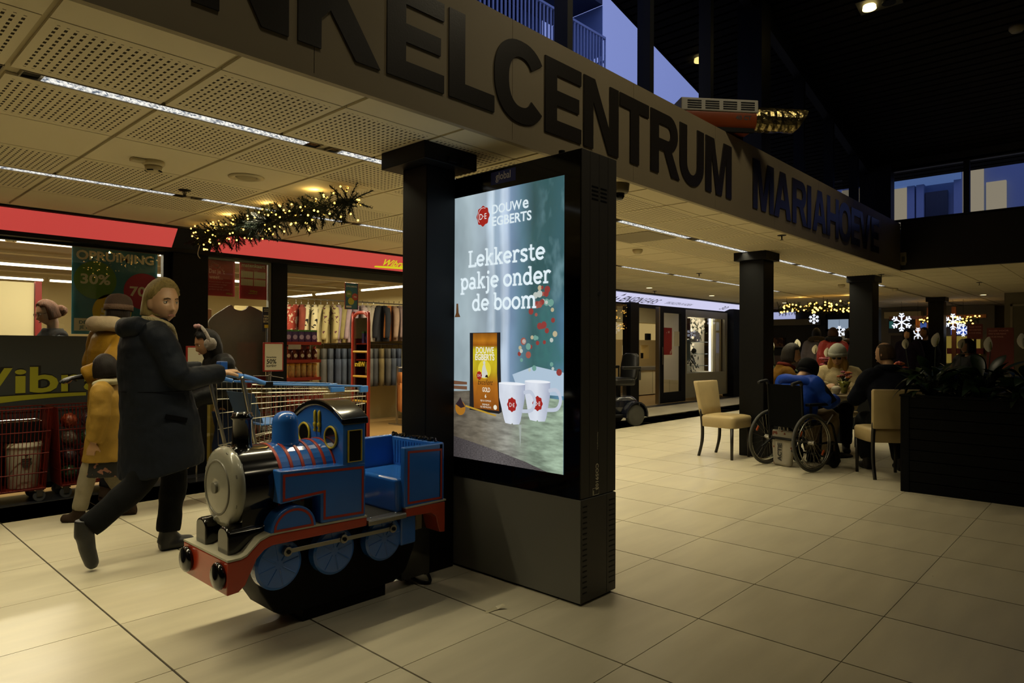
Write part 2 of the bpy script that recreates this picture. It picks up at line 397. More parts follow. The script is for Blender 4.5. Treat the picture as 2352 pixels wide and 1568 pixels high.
SGN = mat('dark_grey_letter', '#292521', .32, spec=.5, bump=.05, bscale=140)
def glyph(c):
    H, S, B = .445, .108, .088
    R = lambda x0, y0, x1, y1: [(x0, y0), (x1, y0), (x1, y1), (x0, y1)]
    if c == 'I': return [R(0, 0, .112, H)], .112
    if c == 'L': return [[(0, 0), (.323, 0), (.323, B), (S, B), (S, H), (0, H)]], .323
    if c == 'T':
        w = .36; a = (w - S) / 2; return [[(a, 0), (a + S, 0), (a + S, H - B), (w, H - B), (w, H), (0, H), (0, H - B), (a, H - B)]], w
    if c == 'E':
        w = .346; q = (H - B) / 2; return [[(0, 0), (w, 0), (w, B), (S, B), (S, q), (w - .022, q), (w - .022, q + B), (S, q + B), (S, H - B), (w, H - B), (w, H), (0, H)]], w
    if c == 'H':
        w = .4; q = (H - B) / 2; return [[(0, 0), (S, 0), (S, q), (w - S, q), (w - S, 0), (w, 0), (w, H), (w - S, H), (w - S, q + B), (S, q + B), (S, H), (0, H)]], w
    if c == 'N':
        w = .38; e = .098; return [[(0, 0), (e, 0), (e, .30), (w - .115, 0), (w, 0), (w, H), (w - e, H), (w - e, .145), (.115, H), (0, H)]], w
    if c == 'M':
        w = .467; e = .1; return [[(0, 0), (e, 0), (e, .33), (w / 2 - .05, 0), (w / 2 + .05, 0), (w - e, .33), (w - e, 0), (w, 0), (w, H), (w - .145, H), (w / 2, .13), (.145, H), (0, H)]], w
    if c == 'V':
        w = .46; return [[(w / 2 - .06, 0), (w / 2 + .06, 0), (w, H), (w - .115, H), (w / 2, .12), (.115, H), (0, H)]], w
    if c == 'A':
        w = .425; return [[(0, 0), (.115, 0), (.14, .095), (w - .14, .095), (w - .115, 0), (w, 0), (w / 2 + .065, H), (w / 2 - .065, H)], [(.162, .175), (w / 2, .335), (w - .162, .175)]], w
    if c == 'K':
        w = .41; return [[(0, 0), (S, 0), (S, .13), (.152, .178), (w - .13, 0), (w, 0), (.228, .262), (w - .015, H), (w - .145, H), (S, .262), (S, H), (0, H)]], w
    if c in 'OC':
        w = .45 if c == 'O' else .395; n = 40; P = []
        for k in range(n):
            t = 2 * PI * k / n; P.append((math.cos(t), math.sin(t)))
        f = lambda x, y, a, b: (w0 / 2 + a * math.copysign(abs(x) ** .88, x), H / 2 + b * math.copysign(abs(y) ** .88, y))
        w0 = .45 if c == 'O' else .43
        out = [f(x, y, w0 / 2, H / 2 + .008) for x, y in P]; inn = [f(x, y, w0 / 2 - .112, H / 2 - .083) for x, y in P]
        if c == 'O': return [out, inn[::-1]], w
        a, b = 4, 36
        o2 = [out[i] for i in range(a, b + 1)]; i2 = [inn[i] for i in range(a, b + 1)]
        return [o2 + i2[::-1]], w
    if c == 'U':
        w = .38; n = 14; o = [(0, H), (S, H), (S, .16)]
        for k in range(1, n): t = PI + PI * k / n; o.append((w / 2 + (w / 2 - S) * math.cos(t), .16 + .085 * math.sin(t)))
        o += [(w - S, .16), (w - S, H), (w, H), (w, .16)]
        for k in range(1, n): t = -PI * k / n; o.append((w / 2 + w / 2 * math.cos(t), .16 + .168 * math.sin(t)))
        o += [(0, .16)]; return [o], w
    if c == 'R':
        w = .41; n = 10; o = [(0, 0), (S, 0), (S, .175), (.185, .175), (w - .12, 0), (w, 0), (.285, .192)]
        for k in range(n + 1): t = -PI / 2 + PI * k / n + .25 * (1 - k / n); o.append((.255 + .125 * math.cos(t), .312 + .133 * math.sin(t)))
        o += [(0, H)]; i = [(S, .255), (.235, .255)]
        for k in range(1, 8): t = -PI / 2 + PI * k / 8; i.append((.235 + .045 * math.cos(t), .308 + .053 * math.sin(t)))
        i += [(.235, .361), (S, .361)]; return [o, i], w
LET = [('N', .99), ('K', 1.411), ('E', 1.858), ('L', 2.238), ('C', 2.561), ('E', 2.983), ('N', 3.357), ('T', 3.755), ('R', 4.143), ('U', 4.556), ('M', 4.968),
       ('M', 5.872), ('A', 6.35), ('R', 6.81), ('I', 7.225), ('A', 7.385), ('H', 7.829), ('O', 8.235), ('E', 8.696), ('V', 9.03), ('E', 9.53)]
sign = thing('lettering_sign', 'large dark grey raised letters spelling the shopping centre name along the beige fascia', 'sign', (1, FY, 2.552))
def letter_mesh(loops):
    cu = bpy.data.curves.new('letter', 'CURVE'); cu.dimensions = '2D'; cu.fill_mode = 'BOTH'; cu.extrude = .004
    for lp in loops:
        sp = cu.splines.new('POLY'); sp.points.add(len(lp) - 1); sp.use_cyclic_u = True
        for p, q in zip(sp.points, lp): p.co = (q[0], q[1], 0, 1)
    o = bpy.data.objects.new('letter', cu); COL.objects.link(o)
    me = bpy.data.meshes.new_from_object(o.evaluated_get(bpy.context.evaluated_depsgraph_get())); bpy.data.objects.remove(o); bpy.data.curves.remove(cu)
    me.transform(Matrix(((1, 0, 0, 0), (0, 0, -1, 0), (0, 1, 0, 0), (0, 0, 0, 1)))); me.materials.clear(); me.materials.append(SGN); return me
LM = {}
for ch, x in LET:
    if ch not in LM: LM[ch] = letter_mesh(glyph(ch)[0])
    o = obj('letter', LM[ch], None, sign); o.location = (x - 1, -.005, 0)

# ---- clerestory over the fascia
CY = 2.95
ROOF = lambda x: 6.566 - .2304 * x
MUL = mat('dark_mullion', '#0c0f15', .5)
cl = struct('window_1', MB().box((-4.5, CY - .03, 3.0), (11.1, CY + .06, 3.125)), MUL)
mx = [-3.2, -2.1, -1.0, .1, 1.2, 2.5, 3.70, 4.78, 5.84, 8.22, 9.27, 10.33]
for x in mx: obj('mullion', MB().box((x - .03, CY - .05, 3.12), (x + .03, CY + .07, ROOF(x) - .05)), MUL, cl)
obj('post', MB().box((6.80, CY - .12, 3.12), (7.03, CY + .14, ROOF(7) - .05)), MUL, cl)
obj('post', MB().box((10.92, CY - .32, 3.12), (11.12, CY + .1, ROOF(11) - .05)), MUL, cl)
obj('head_rail', MB().add([(-4.5, CY - .04, ROOF(-4.5) - .16), (11.1, CY - .04, ROOF(11.1) - .16), (11.1, CY + .05, ROOF(11.1) - .16), (-4.5, CY + .05, ROOF(-4.5) - .16), (-4.5, CY - .04, ROOF(-4.5)), (11.1, CY - .04, ROOF(11.1)), (11.1, CY + .05, ROOF(11.1)), (-4.5, CY + .05, ROOF(-4.5))],
    [(0, 3, 2, 1), (4, 5, 6, 7), (0, 1, 5, 4), (1, 2, 6, 5), (2, 3, 7, 6), (3, 0, 4, 7)]), MUL, cl)
xs = [-4.5] + sorted(mx + [6.915]) + [11.1]
for a, b in zip(xs, xs[1:]):
    obj('pane', MB().quad((a, CY + .01, 3.12), (b, CY + .01, 3.12), (b, CY + .01, ROOF(b) - .1), (a, CY + .01, ROOF(a) - .1)), GLASS, cl)

# ---- sloping slatted timber roof with overhang
RW = mat('dark_timber_slat', '#0f0b08', .7, spec=.15, var=.3, vscale=5)
rf = struct('ceiling_atrium', MB().add([(-4.6, -5.6, ROOF(-4.6) + .03), (11.7, -5.6, ROOF(11.7) + .03), (11.7, 4.25, ROOF(11.7) + .03), (-4.6, 4.25, ROOF(-4.6) + .03), (-4.6, -5.6, ROOF(-4.6) + .3), (11.7, -5.6, ROOF(11.7) + .3), (11.7, 4.25, ROOF(11.7) + .3), (-4.6, 4.25, ROOF(-4.6) + .3)],
    [(0, 3, 2, 1), (4, 5, 6, 7), (0, 1, 5, 4), (1, 2, 6, 5), (2, 3, 7, 6), (3, 0, 4, 7)]), mat('roof_void', '#060505', .8))
sl = MB(); x = 1.0
while x < 11.6:
    w = .085; z0, z1 = ROOF(x), ROOF(x + w)
    sl.add([(x, -5.5, z0), (x + w, -5.5, z1), (x + w, 4.24, z1), (x, 4.24, z0), (x, -5.5, z0 + .03), (x + w, -5.5, z1 + .03), (x + w, 4.24, z1 + .03), (x, 4.24, z0 + .03)],
           [(0, 3, 2, 1), (4, 5, 6, 7), (0, 1, 5, 4), (1, 2, 6, 5), (2, 3, 7, 6), (3, 0, 4, 7)]); x += .115
obj('roof_slats', sl, RW, rf, stuff=True)
obj('edge_board', MB().add([(x_, y_, ROOF(x_) + z_) for z_ in (-.012, .06) for x_, y_ in ((-4.6, 4.235), (11.7, 4.235), (11.7, 4.262), (-4.6, 4.262))], [(0, 3, 2, 1), (4, 5, 6, 7), (0, 1, 5, 4), (1, 2, 6, 5), (2, 3, 7, 6), (3, 0, 4, 7)]), RW, rf)

# ---- far end of the atrium: dark beam and windows above
FX = 11.02
struct('wall_end', MB().box((FX, -5.5, 2.436), (FX + .1, FY, 3.15)).box((FX, -5.5, 3.9), (FX + .1, 2.9, 4.1)), mat('dark_brown_beam', '#120c09', .6))
w2 = struct('window_2', MB().box((FX, -5.5, 3.14), (FX + .08, 2.7, 3.17)).box((FX, -5.5, 3.88), (FX + .08, 2.7, 3.93)), MUL)
ys = [2.69, 1.72, .72, -.28, -1.3, -2.3, -3.4, -4.5, -5.5]
for y in ys[1:-1]: obj('mullion', MB().box((FX - .01, y - .035, 3.15), (FX + .08, y + .035, 3.9)), MUL, w2)
for a, b in zip(ys, ys[1:]): obj('pane', MB().quad((FX + .04, b, 3.16), (FX + .04, a, 3.16), (FX + .04, a, 3.9), (FX + .04, b, 3.9)), GLASS, w2)

# ---- shell behind the camera and at the far ends
SH = mat('shell_wall', '#3a352b', .8)
struct('wall_back', MB().box((-4.6, -5.6, 0), (-4.5, 14, 7.8)), SH)
struct('wall_right', MB().box((-4.6, -5.7, 0), (22, -5.6, 7.8)), SH)
struct('wall_far', MB().box((22, -5.6, 0), (22.1, 14, 3)), mat('far_cream_wall', '#7c745f', .7))

# ---- square steel columns with box capitals
def column(x, y, w, label, cap=.2, d=None):
    d = d or w
    t = thing('column', label, 'column', (x, y, 0))
    obj('shaft', MB().box((-w, -d, 0), (w, d, ZC - .1)), BLACK, t, bevel=.006)
    obj('capital', MB().box((-cap, -cap, ZC - .1), (cap, cap, ZC)), BLACK, t, bevel=.004)
    return t
c1 = column(2.577, 3.075, .11, 'black square steel column behind the backlit advertising screen')
cb = MB(); cb.box((-.03, -.215, ZC - .085), (.03, -.2, ZC - .055)).box((.06, -.225, ZC - .095), (.085, -.2, ZC - .06)); obj('bracket', cb, DARK, c1)
column(7.97, 3.375, .15, 'black square steel column beside the wheelchair and the empty cream chair')
column(11.7, 3.2, .17, 'black square steel column behind the seated man in the dark jacket', .205)
column(17.6, 3.3, .15, 'distant black square column beside the illuminated snowflakes', .19)

# ---- balcony building outside, above the fascia
bl = thing('apartment_building', 'pale apartment block with barred balcony seen through the clerestory glass', 'building', (9, 9, 5))
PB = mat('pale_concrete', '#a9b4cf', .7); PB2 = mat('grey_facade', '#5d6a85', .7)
obj('wall', MB().box((-14, 1.5, -1.5), (3.3, 1.8, 9)), PB2, bl)
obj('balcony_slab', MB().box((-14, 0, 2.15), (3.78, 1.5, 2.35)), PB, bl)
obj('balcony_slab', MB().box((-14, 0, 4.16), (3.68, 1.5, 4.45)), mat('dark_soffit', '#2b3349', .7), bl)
rl = MB(); rl.box((-14, -.03, 3.39), (3.78, .02, 3.44)).box((3.74, 0, 3.39), (3.78, 1.5, 3.44)).box((-14, -.02, 2.5), (3.78, .01, 2.53)).box((3.74, 0, 2.85), (3.77, 1.5, 2.9))
obj('handrail', rl, PB, bl)
br = MB()
for k in range(130): br.box((3.76 - k * .115, -.02, 2.3), (3.79 - k * .115, .01, 3.4))
for k in range(12): br.box((3.75, .1 + k * .12, 2.3), (3.77, .125 + k * .12, 3.4))
obj('balusters', br, PB, bl, stuff=True)
obj('glass_screen', MB().box((3.7, .02, 3.0), (3.72, 1.5, 4.16)), mat('frosted_screen', '#9fb2d6', .4), bl)
for x in (-9, -6.5, -4, -1.2, 1.2): obj('window', MB().box((x, 1.44, 2.4), (x + 1.3, 1.5, 4.1)), mat('dark_window', '#20283a', .2), bl)

# ---- low building seen through the far windows
b2 = thing('office_building', 'low building with lit beige bay and blue columns outside far windows', 'building', (16, 2, 3.1))
BLU = mat('blue_cladding', '#8a9cc4', .7)
obj('wall', MB().box((.3, -9, 0), (.6, 6, 3.6)), BLU, b2)
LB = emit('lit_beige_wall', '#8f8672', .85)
obj('lit_bay', MB().box((.2, 1.5, 0), (.3, 2.9, 1.75)), LB, b2)
obj('lit_bay', MB().box((.2, .25, 0), (.3, .62, 1.9)), LB, b2)
obj('lit_bay', MB().box((.2, -.12, 0), (.3, .2, 1.5)), LB, b2)
for y in (1.33, 1.5, .66): obj('blue_column', MB().box((.1, y - .07, 0), (.25, y + .07, 2)), BLU, b2)
obj('doorway', MB().box((.17, .85, 0), (.26, 1.25, 1.45)), mat('dark_window', '#20283a'), b2)
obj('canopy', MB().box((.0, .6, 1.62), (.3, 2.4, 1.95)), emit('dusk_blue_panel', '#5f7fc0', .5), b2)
obj('railing', MB().box((.05, -.2, .75), (.08, 2.9, .78)).box((.05, -.2, .5), (.08, 2.9, .52)), DARK, b2)
# ================================================================== CLOTHES SHOP (behind the people, left half)
GY = 7.05
canopy = struct('wall_shopfront', MB().prism([(6.72, 2.437), (6.72, 2.42), (6.748, 2.42), (6.90, 2.25), (6.90, 2.21), (7.08, 2.21), (7.08, 2.437)], 'x', -4.5, 9.7)
    .box((2.56, 6.93, 0), (2.9, 7.12, 2.3)).box((3.63, 7.0, 0), (3.81, 7.12, 2.3)).box((8.4, 6.95, 0), (9.7, 7.12, 2.3)).box((-4.5, 6.95, 0), (-1.2, 7.12, 2.3)), BLACK)
obj('lintel', MB().box((3.81, 7.06, 2.125), (8.4, 7.11, 2.21)), mat('grey_lintel', '#3d3d36', .6), canopy)
def slant(X, a):   # on the tilted light box: a = 0 at the bottom edge, 1 at the top edge
    return (X, 6.90 - .152 * a - .006, 2.25 + .17 * a - .005)
RED = mat('backlit_red_panel', '#7a1f20', .35)
_b = RED.node_tree.nodes['Principled BSDF']; _b.inputs['Emission Color'].default_value = (*lin('#c94640'), 1); _b.inputs['Emission Strength'].default_value = .82
for (a, b, lab) in ((-2.6, 2.53, 'backlit plain red light box over the window with the clearance poster'), (2.905, 8.3, 'backlit red light box with yellow shop lettering over the open entrance')):
    t = thing('shop_light_box', lab, 'sign', (a, 6.83, 2.25))
    d = Vector((a, 6.83, 2.25))
    mb = MB().add([Vector(slant(x, q)) - d for x, q in ((a, .02), (b, .02), (b, .98), (a, .98))] + [Vector(slant(x, q)) - d + Vector((0, .004, .004)) for x, q in ((a, .02), (b, .02), (b, .98), (a, .98))],
        [(0, 1, 2, 3), (7, 6, 5, 4), (0, 4, 5, 1), (1, 5, 6, 2), (2, 6, 7, 3), (3, 7, 4, 0)])
    obj('panel', mb, RED, t)
    if a > 0:
        f = lambda x, z: tuple(Vector((4.97 + x, 6.90 - .152 * z / .228 - .009, 2.25 + .17 * z / .228 - .008)) - d)
        lt = MB(); put_text(lt, 'Wibra', .13, lambda x, z: f(x, z + .075), bold=.02, shear=.25, align='LEFT')
        sw = [(-.08 + .86 * k / 12, .052 + .022 * math.sin(PI * k / 12)) for k in range(13)] + [(-.08 + .86 * k / 12, .03 + .028 * math.sin(PI * k / 12) * (k / 12)) for k in range(12, -1, -1)]
        poly(lt, f, sw)
        obj('lettering', lt, emit('lit_yellow_letter', '#d8cf1c', .9), t)

# ---- left window
w3 = struct('window_3', MB().box((-1.2, GY - .03, .04), (2.56, GY + .03, .09)).box((2.50, GY - .035, .05), (2.56, GY + .035, 2.22)).box((-1.2, GY - .03, 2.19), (2.56, GY + .03, 2.22)), DARK)
obj('pane', MB().quad((-1.2, GY, .09), (2.5, GY, .09), (2.5, GY, 2.19), (-1.2, GY, 2.19)), GLASS, w3)
fl = thing('window_film', 'dark grey window film with big yellow shop lettering behind the wire bins', 'window film', (0, GY, .09))
FG = mat('dark_film', '#3b4042', .4)
obj('film', MB().box((-1.2, -.012, 0), (2.49, -.004, 1.285)), FG, fl)
yl = MB(); bk = MB()
BASE = .885 - .09
for ch, x0, w, size in (('W', .84, .46, .30), ('i', 1.315, .082, .30), ('b', 1.422, .212, .31), ('r', 1.655, .15, .30), ('a', 1.83, .22, .30)):
    for mbk, bo, dy, pad in ((bk, .055, -.014, .012), (yl, .02, -.016, 0)):
        put_text(mbk, ch, size, lambda a, b: (x0 + a, dy, BASE + b), bold=bo, align='LEFT', wid=w)
sw = [(.4 + 1.45 * k / 16, -.075 + .055 * math.sin(PI * (k / 16) * .55)) for k in range(17)] + [(.4 + 1.45 * k / 16, -.20 + .15 * math.sin(PI * (k / 16) * .5)) for k in range(16, -1, -1)]
poly(yl, lambda a, b: (a, -.0155, BASE + b), sw)
poly(bk, lambda a, b: (a, -.0135, BASE + b + (.01 if b > -.12 else 0)), sw)
obj('lettering_outline', bk, mat('black_print', '#0b0b0b', .5), fl); obj('lettering', yl, mat('olive_yellow_print', '#a3a324', .5), fl)

# clearance poster
LIGHT = mat('pale_print', '#d2cbac', .6)
def poster(name, label, x0, z0, x1, z1, y, col, cat='poster'):
    t = thing(name, label, cat, (x0, y, z0)); obj('sheet', MB().box((0, 0, 0), (x1 - x0, .004, z1 - z0)), mat('print_' + col, col, .5, var=.08, vscale=6), t); return t, x1 - x0, z1 - z0
t, w, h = poster('clearance_poster', 'teal clearance poster with green, red and yellow discount circles in window', 1.735, 1.395, 2.46, 2.188, 7.06, '#2f7482')
f = lambda a, b: (a, -.002, b)
for col, cx, cz in (('#5c8426', .19, .50), ('#a52844', .60, .42), ('#d0b526', .33, .215)):
    mbk = MB(); disc(mbk, f, cx, cz, .175 if cz > .3 else .165, 36); obj('discount_circle', mbk, mat('print_' + col, col, .5), t)
f2 = lambda a, b: (a, -.003, b)
tx = MB(); put_text(tx, 'OPRUIMING', .115, lambda a, b: f2(w / 2 + a, b + .685), bold=.035, wid=.66)
put_text(tx, '30%', .125, lambda a, b: f2(.19 + a, b + .465), bold=.03, wid=.245); put_text(tx, '70%', .125, lambda a, b: f2(.60 + a, b + .375), bold=.03, wid=.245); put_text(tx, '50%', .11, lambda a, b: f2(.33 + a, b + .17), bold=.03, wid=.2)
obj('lettering', tx, LIGHT, t)
wl = MB(); rect(wl, lambda a, b: (a, -.0025, b), .02, .03, .6, .145); obj('white_label', wl, LIGHT, t)
tx = MB(); put_text(tx, 'DE KLEUR BEPAALT', .04, lambda a, b: f2(.06 + a, b + .095), bold=.02, align='LEFT', wid=.42); put_text(tx, 'JE KORTING', .04, lambda a, b: f2(.06 + a, b + .05), bold=.02, align='LEFT', wid=.26)
obj('label_lettering', tx, mat('teal_print', '#1e5a62', .5), t)
# reversed print showing through
# ---- second window between the pillar and the entrance
w4 = struct('window_4', MB().box((2.9, GY - .02, .04), (3.63, GY + .02, .09)).box((2.9, GY - .02, 2.19), (3.63, GY + .02, 2.23)).box((3.6, GY - .025, .05), (3.63, GY + .025, 2.2)), mat('light_frame', '#6a675a', .5))
obj('pane', MB().quad((2.9, GY, .09), (3.6, GY, .09), (3.6, GY, 2.19), (2.9, GY, 2.19)), GLASS, w4)
t, w, h = poster('notice_poster', 'red notice poster with camera drawing beside the black pillar', 2.93, 1.815, 3.235, 2.2, 7.058, '#982626')
tx = MB(); put_text(tx, "Dat je 't", .062, lambda a, b: f2(.03 + a, b + .235), bold=.02, align='LEFT', wid=.165); put_text(tx, 'weet...', .062, lambda a, b: f2(.03 + a, b + .175), bold=.02, align='LEFT', wid=.145)
for k, (s, wd) in enumerate((('Al onze artikelen zijn zichtbaar', .235), ('en onzichtbaar beveiligd.', .19), ('Bij diefstal wordt altijd aangifte', .15), ('gedaan bij de politie.', .22))):
    put_text(tx, s, .018, lambda a, b: f2(.03 + a, b + .14 - k * .026), bold=.01, align='LEFT', wid=wd)
for pl in ([(.05, .315), (.12, .29), (.135, .325), (.065, .352)], [(.03, .3), (.055, .3), (.055, .27), (.03, .27)], [(.125, .29), (.15, .30), (.15, .315), (.132, .315)]):
    tx.tube([f2(*q) for q in pl], .0022, 4, closed=True)
for q in ((.15, .29), (.16, .275), (.17, .3)): tx.tube([f2(*q), f2(q[0] + .012, q[1] - .008)], .0018, 4)
obj('lettering', tx, mat('pale_red_print', '#c9968a', .6), t)
ty = MB(); put_text(ty, 'Wibra', .026, lambda a, b: f2(.275 + a, b + .02), bold=.02, shear=.2, align='RIGHT'); obj('yellow_lettering', ty, mat('olive_yellow_print', '#8a8a1c'), t)
t, w, h = poster('size_chart_poster', 'red size chart poster with four pale tables beside the door post', 3.285, 1.80, 3.595, 2.2, 7.058, '#982626')
tx = MB(); put_text(tx, 'matenkaart', .058, lambda a, b: f2(w / 2 + a, b + .345), bold=.025, wid=.265)
tb = MB()
for cx, cz in ((.015, .23), (.16, .23), (.015, .145), (.16, .145)): rect(tb, f2, cx, cz, cx + .135, cz + .07)
for cx in (.015, .16):
    for cz, s in ((.305, 'Dames'), (.22, 'Heren')): put_text(tx, s, .014, lambda a, b: f2(cx + a, b + cz), align='LEFT')
tx.tube([f2(.09, .328), f2(.22, .328)], .0012, 4)
obj('lettering', tx, LIGHT, t); obj('size_tables', tb, mat('pale_table_print', '#c4bb98', .6), t)
tl = MB()
for cx, cz in ((.015, .23), (.16, .23), (.015, .145), (.16, .145)):
    for k in range(1, 6): rect(tl, lambda a, b: (a, -.0035, b), cx + k * .0225, cz + .004, cx + k * .0225 + .0012, cz + .066)
obj('table_lines', tl, mat('teal_print', '#1e5a62'), t)
ty = MB(); put_text(ty, 'Wibra', .034, lambda a, b: f2(w / 2 + a, b + .075), bold=.02, shear=.2); rect(ty, f2, .1, .058, .2, .064); obj('yellow_lettering', ty, mat('olive_yellow_print', '#8a8a1c'), t)

# stickers on the post
t, w, h = poster('theft_warning_sticker', 'dark blue warning sticker with yellow badge on the door post', 3.535, 1.45, 3.645, 1.72, 7.03, '#15162f', 'sticker')
tx = MB()
for k, s in enumerate(('WINKEL', 'DIEVEN', 'BETALEN')): put_text(tx, s, .03, lambda a, b: f2(.008 + a, b + .16 - .03 * k), bold=.03, align='LEFT', wid=.09)
put_text(tx, 'ALTIJD', .016, lambda a, b: f2(.015 + a, b + .24), align='LEFT'); put_text(tx, 'AANGIFTE', .016, lambda a, b: f2(.015 + a, b + .22), align='LEFT')
obj('lettering', tx, LIGHT, t); yb = MB(); rect(yb, f2, .02, .04, .085, .075); obj('yellow_badge', yb, mat('yellow_print', '#c0a51e'), t)

# shirt shaped board and boxes behind that window
sh = thing('shirt_display', 'large brown shirt shaped board standing on a red base inside the shop window', 'display', (3.34, 7.22, .5))
P = [(-.17, .45), (-.17, .86), (-.235, .93), (-.31, 1.02), (-.27, 1.10), (-.16, 1.18), (-.07, 1.235), (-.03, 1.195), (.04, 1.18), (.10, 1.20), (.14, 1.235), (.26, 1.19), (.38, 1.12), (.42, 1.02), (.36, .96), (.33, .90), (.33, .45)]
P = [(-.17, .45), (-.17, .86)] + [tuple(q[:2]) for q in catmull([Vector((a, b, 0)) for a, b in P[2:16]], 4)] + [(.33, .45)]
obj('board', MB().prism(P, 'y', 0, .03), mat('brown_card', '#4c4230', .8, var=.1), sh)
obj('red_base', MB().box((-.3, -.02, .33), (.4, .05, .45)), mat('red_shelf', '#7a1a14', .5), sh)
obj('yellow_base', MB().box((-.3, -.03, -.5), (.4, .06, .33)), mat('olive_base', '#6e611d', .5), sh)
CARD = mat('cardboard', '#9a7d52', .8, var=.1)
for k, (x, z, s) in enumerate(((2.98, 1.56, .16), (3.0, 1.4, .19), (2.97, 1.2, .2))):
    bx = obj('cardboard_box', MB().box((0, 0, 0), (s, .14, s * .8)), CARD, bevel=.004); bx.location = (x - .02, 7.36, z)
    tag(bx, ('top', 'middle', 'bottom')[k] + ' cardboard box of the small stack behind the brown shirt board', 'box')
bx = obj('box_stack_shelf', MB().box((-.02, 0, 0), (.26, .16, 1.2)), mat('grey_shelf', '#55524a', .6)); bx.location = (2.93, 7.35, 0); tag(bx, 'narrow grey plinth under the cardboard boxes in the shop window', 'plinth')

# ---- interior shell of the shop
CREAM = mat('cream_shop_wall', '#b7a878', .8)
struct('floor_shop', MB().box((-4.5, 7.03, -.02), (9.7, 16.2, .0)), mat('shop_floor_lino', '#8d6f42', .35, var=.08, vscale=2))
struct('ceiling_shop', MB().box((-4.5, 7.1, 2.72), (9.7, 16.2, 2.8)), mat('shop_ceiling', '#8d8064', .8))
struct('wall_shop_back', MB().box((-4.5, 16.1, 0), (9.7, 16.2, 2.75)), CREAM)
struct('wall_shop_left', MB().box((-4.5, 7.1, 0), (-4.4, 16.2, 2.75)), CREAM)
struct('wall_shop_right', MB().box((9.62, 7.1, 0), (9.7, 16.2, 2.75)), CREAM)
pt = struct('wall_partition', MB().box((-1.0, 9.0, 0), (1.85, 9.06, 1.985)), mat('cream_partition', '#c9bd94', .8))
ro = obj('red_post', MB().box((0, 0, 0), (.06, .06, 2.0)), mat('red_shelf', '#7a1a14')); ro.location = (1.86, 8.98, 0); tag(ro, 'red upright edge post at the end of the cream partition', 'post')
TUBE = emit('fluorescent_tube', '#fff3d2', 4.5)
HOUS = mat('tube_housing', '#c8c0a4', .6)
def batten(x, y, L, along, label, grp):
    t = thing('fluorescent_batten', label, 'light', (x, y, 2.50), 0 if along == 'x' else PI / 2, grp)
    obj('housing', MB().box((0, -.03, .02), (L, .03, .055)), HOUS, t); obj('tube', MB().cyl((.02, 0, 0), (L - .02, 0, 0), .021, n=8), TUBE, t)
    for e in (0, L - .03): obj('end_cap', MB().box((e, -.02, -.02), (e + .03, .02, .03)), HOUS, t)
for r, y in enumerate((9.5, 12.4, 15.0)):
    for k in range(4): batten(.2 + 1.55 * k, y, 1.5, 'x', '%s tube light from the left in the %s row inside the shop' % (ORD[k], ('front', 'second', 'third')[r]), '%s row of shop tubes' % ('front', 'second', 'third')[r])
for k in range(3): batten(8.45, 10.6 + 1.85 * k, 1.75, 'y', '%s tube light of the run above the clothes racks, from the entrance' % ORD[k], 'tubes above the clothes racks')
for k, (x, y) in enumerate(SHOP_FILL_TUBES): batten(x, y, 1.5, 'x', '%s added tube light hidden just inside the shop front' % ORD[k], 'added tubes hidden just inside the shop front')  # battens for the added row of lights, kept out of sight
for k in range(5):
    bm = obj('ceiling_pipe', MB().cyl((-3, 0, 0), (9.5, 0, 0), .018, n=6), HOUS); bm.location = (0, 9.0 + 1.4 * k, 2.6); tag(bm, '%s thin pipe under the shop ceiling, counted from the window' % ORD[k], 'pipe', 'pipes under the shop ceiling')

# ---- sale board on its clip stand, and wire bins
RW1 = mat('red_wire', '#641a0f', .5, spec=.2)
def wire_box(x0, x1, y0, y1, z0, z1, tap, nx, ny, levels, r=.0028):
    mb = MB()
    def P(a, b, z):
        k = (z - z0) / (z1 - z0); s = 1 - tap * (1 - k); cx, cy = (x0 + x1) / 2, (y0 + y1) / 2
        return (cx + (a - cx) * s, cy + (b - cy) * s, z)
    for i in range(nx + 1):
        x = x0 + (x1 - x0) * i / nx
        for y in (y0, y1): mb.cyl(P(x, y, z0), P(x, y, z1), r, n=4, cap=False)
    for i in range(ny + 1):
        y = y0 + (y1 - y0) * i / ny
        for x in (x0, x1): mb.cyl(P(x, y, z0), P(x, y, z1), r, n=4, cap=False)
    hz = MB()
    for z in levels:
        c = [P(x0, y0, z), P(x1, y0, z), P(x1, y1, z), P(x0, y1, z)]
        for k in range(4): hz.cyl(c[k], c[(k + 1) % 4], r * 1.8, n=5)
    return mb, hz
def caster(t, x, y, z=.1, name='caster'):
    w = obj(name, MB().cyl((x, y - .014, .045), (x, y + .014, .045), .045, n=16), mat('grey_caster', '#3e3f40', .5), t, bevel=.004)
    obj('fork', MB().box((x - .02, y - .022, .04), (x + .02, y - .016, z)).box((x - .02, y + .016, .04), (x + .02, y + .022, z)).box((x - .03, y - .025, z - .012), (x + .03, y + .025, z)), STEEL, w)
def bin_(name, label, x0, x1, y0, y1, z1, grp=None):
    t = thing(name, label, 'bin', (x0, y0, 0), 0, grp)
    mb, hz = wire_box(0, x1 - x0, 0, y1 - y0, .11, z1, .12, 24, 10, (.11, .24, .40, .58, z1))
    obj('wires', mb, RW1, t, stuff=True); obj('frame', hz, RW1, t)
    obj('base_tray', MB().box((.04, .02, .1), (x1 - x0 - .04, y1 - y0 - .02, .112)), RW1, t)
    for x in (.08, x1 - x0 - .08): caster(t, x, .05); caster(t, x, y1 - y0 - .05)
    return t
b1 = bin_('wire_bin', 'red wire bin on casters holding a white bucket below the film window', .82, 1.50, 6.62, 6.98, .77, 'red wire bins')
b2_ = bin_('wire_bin', 'red wire bin on casters full of clear bagged goods behind the child', 1.53, 2.2, 6.62, 6.98, .77, 'red wire bins')
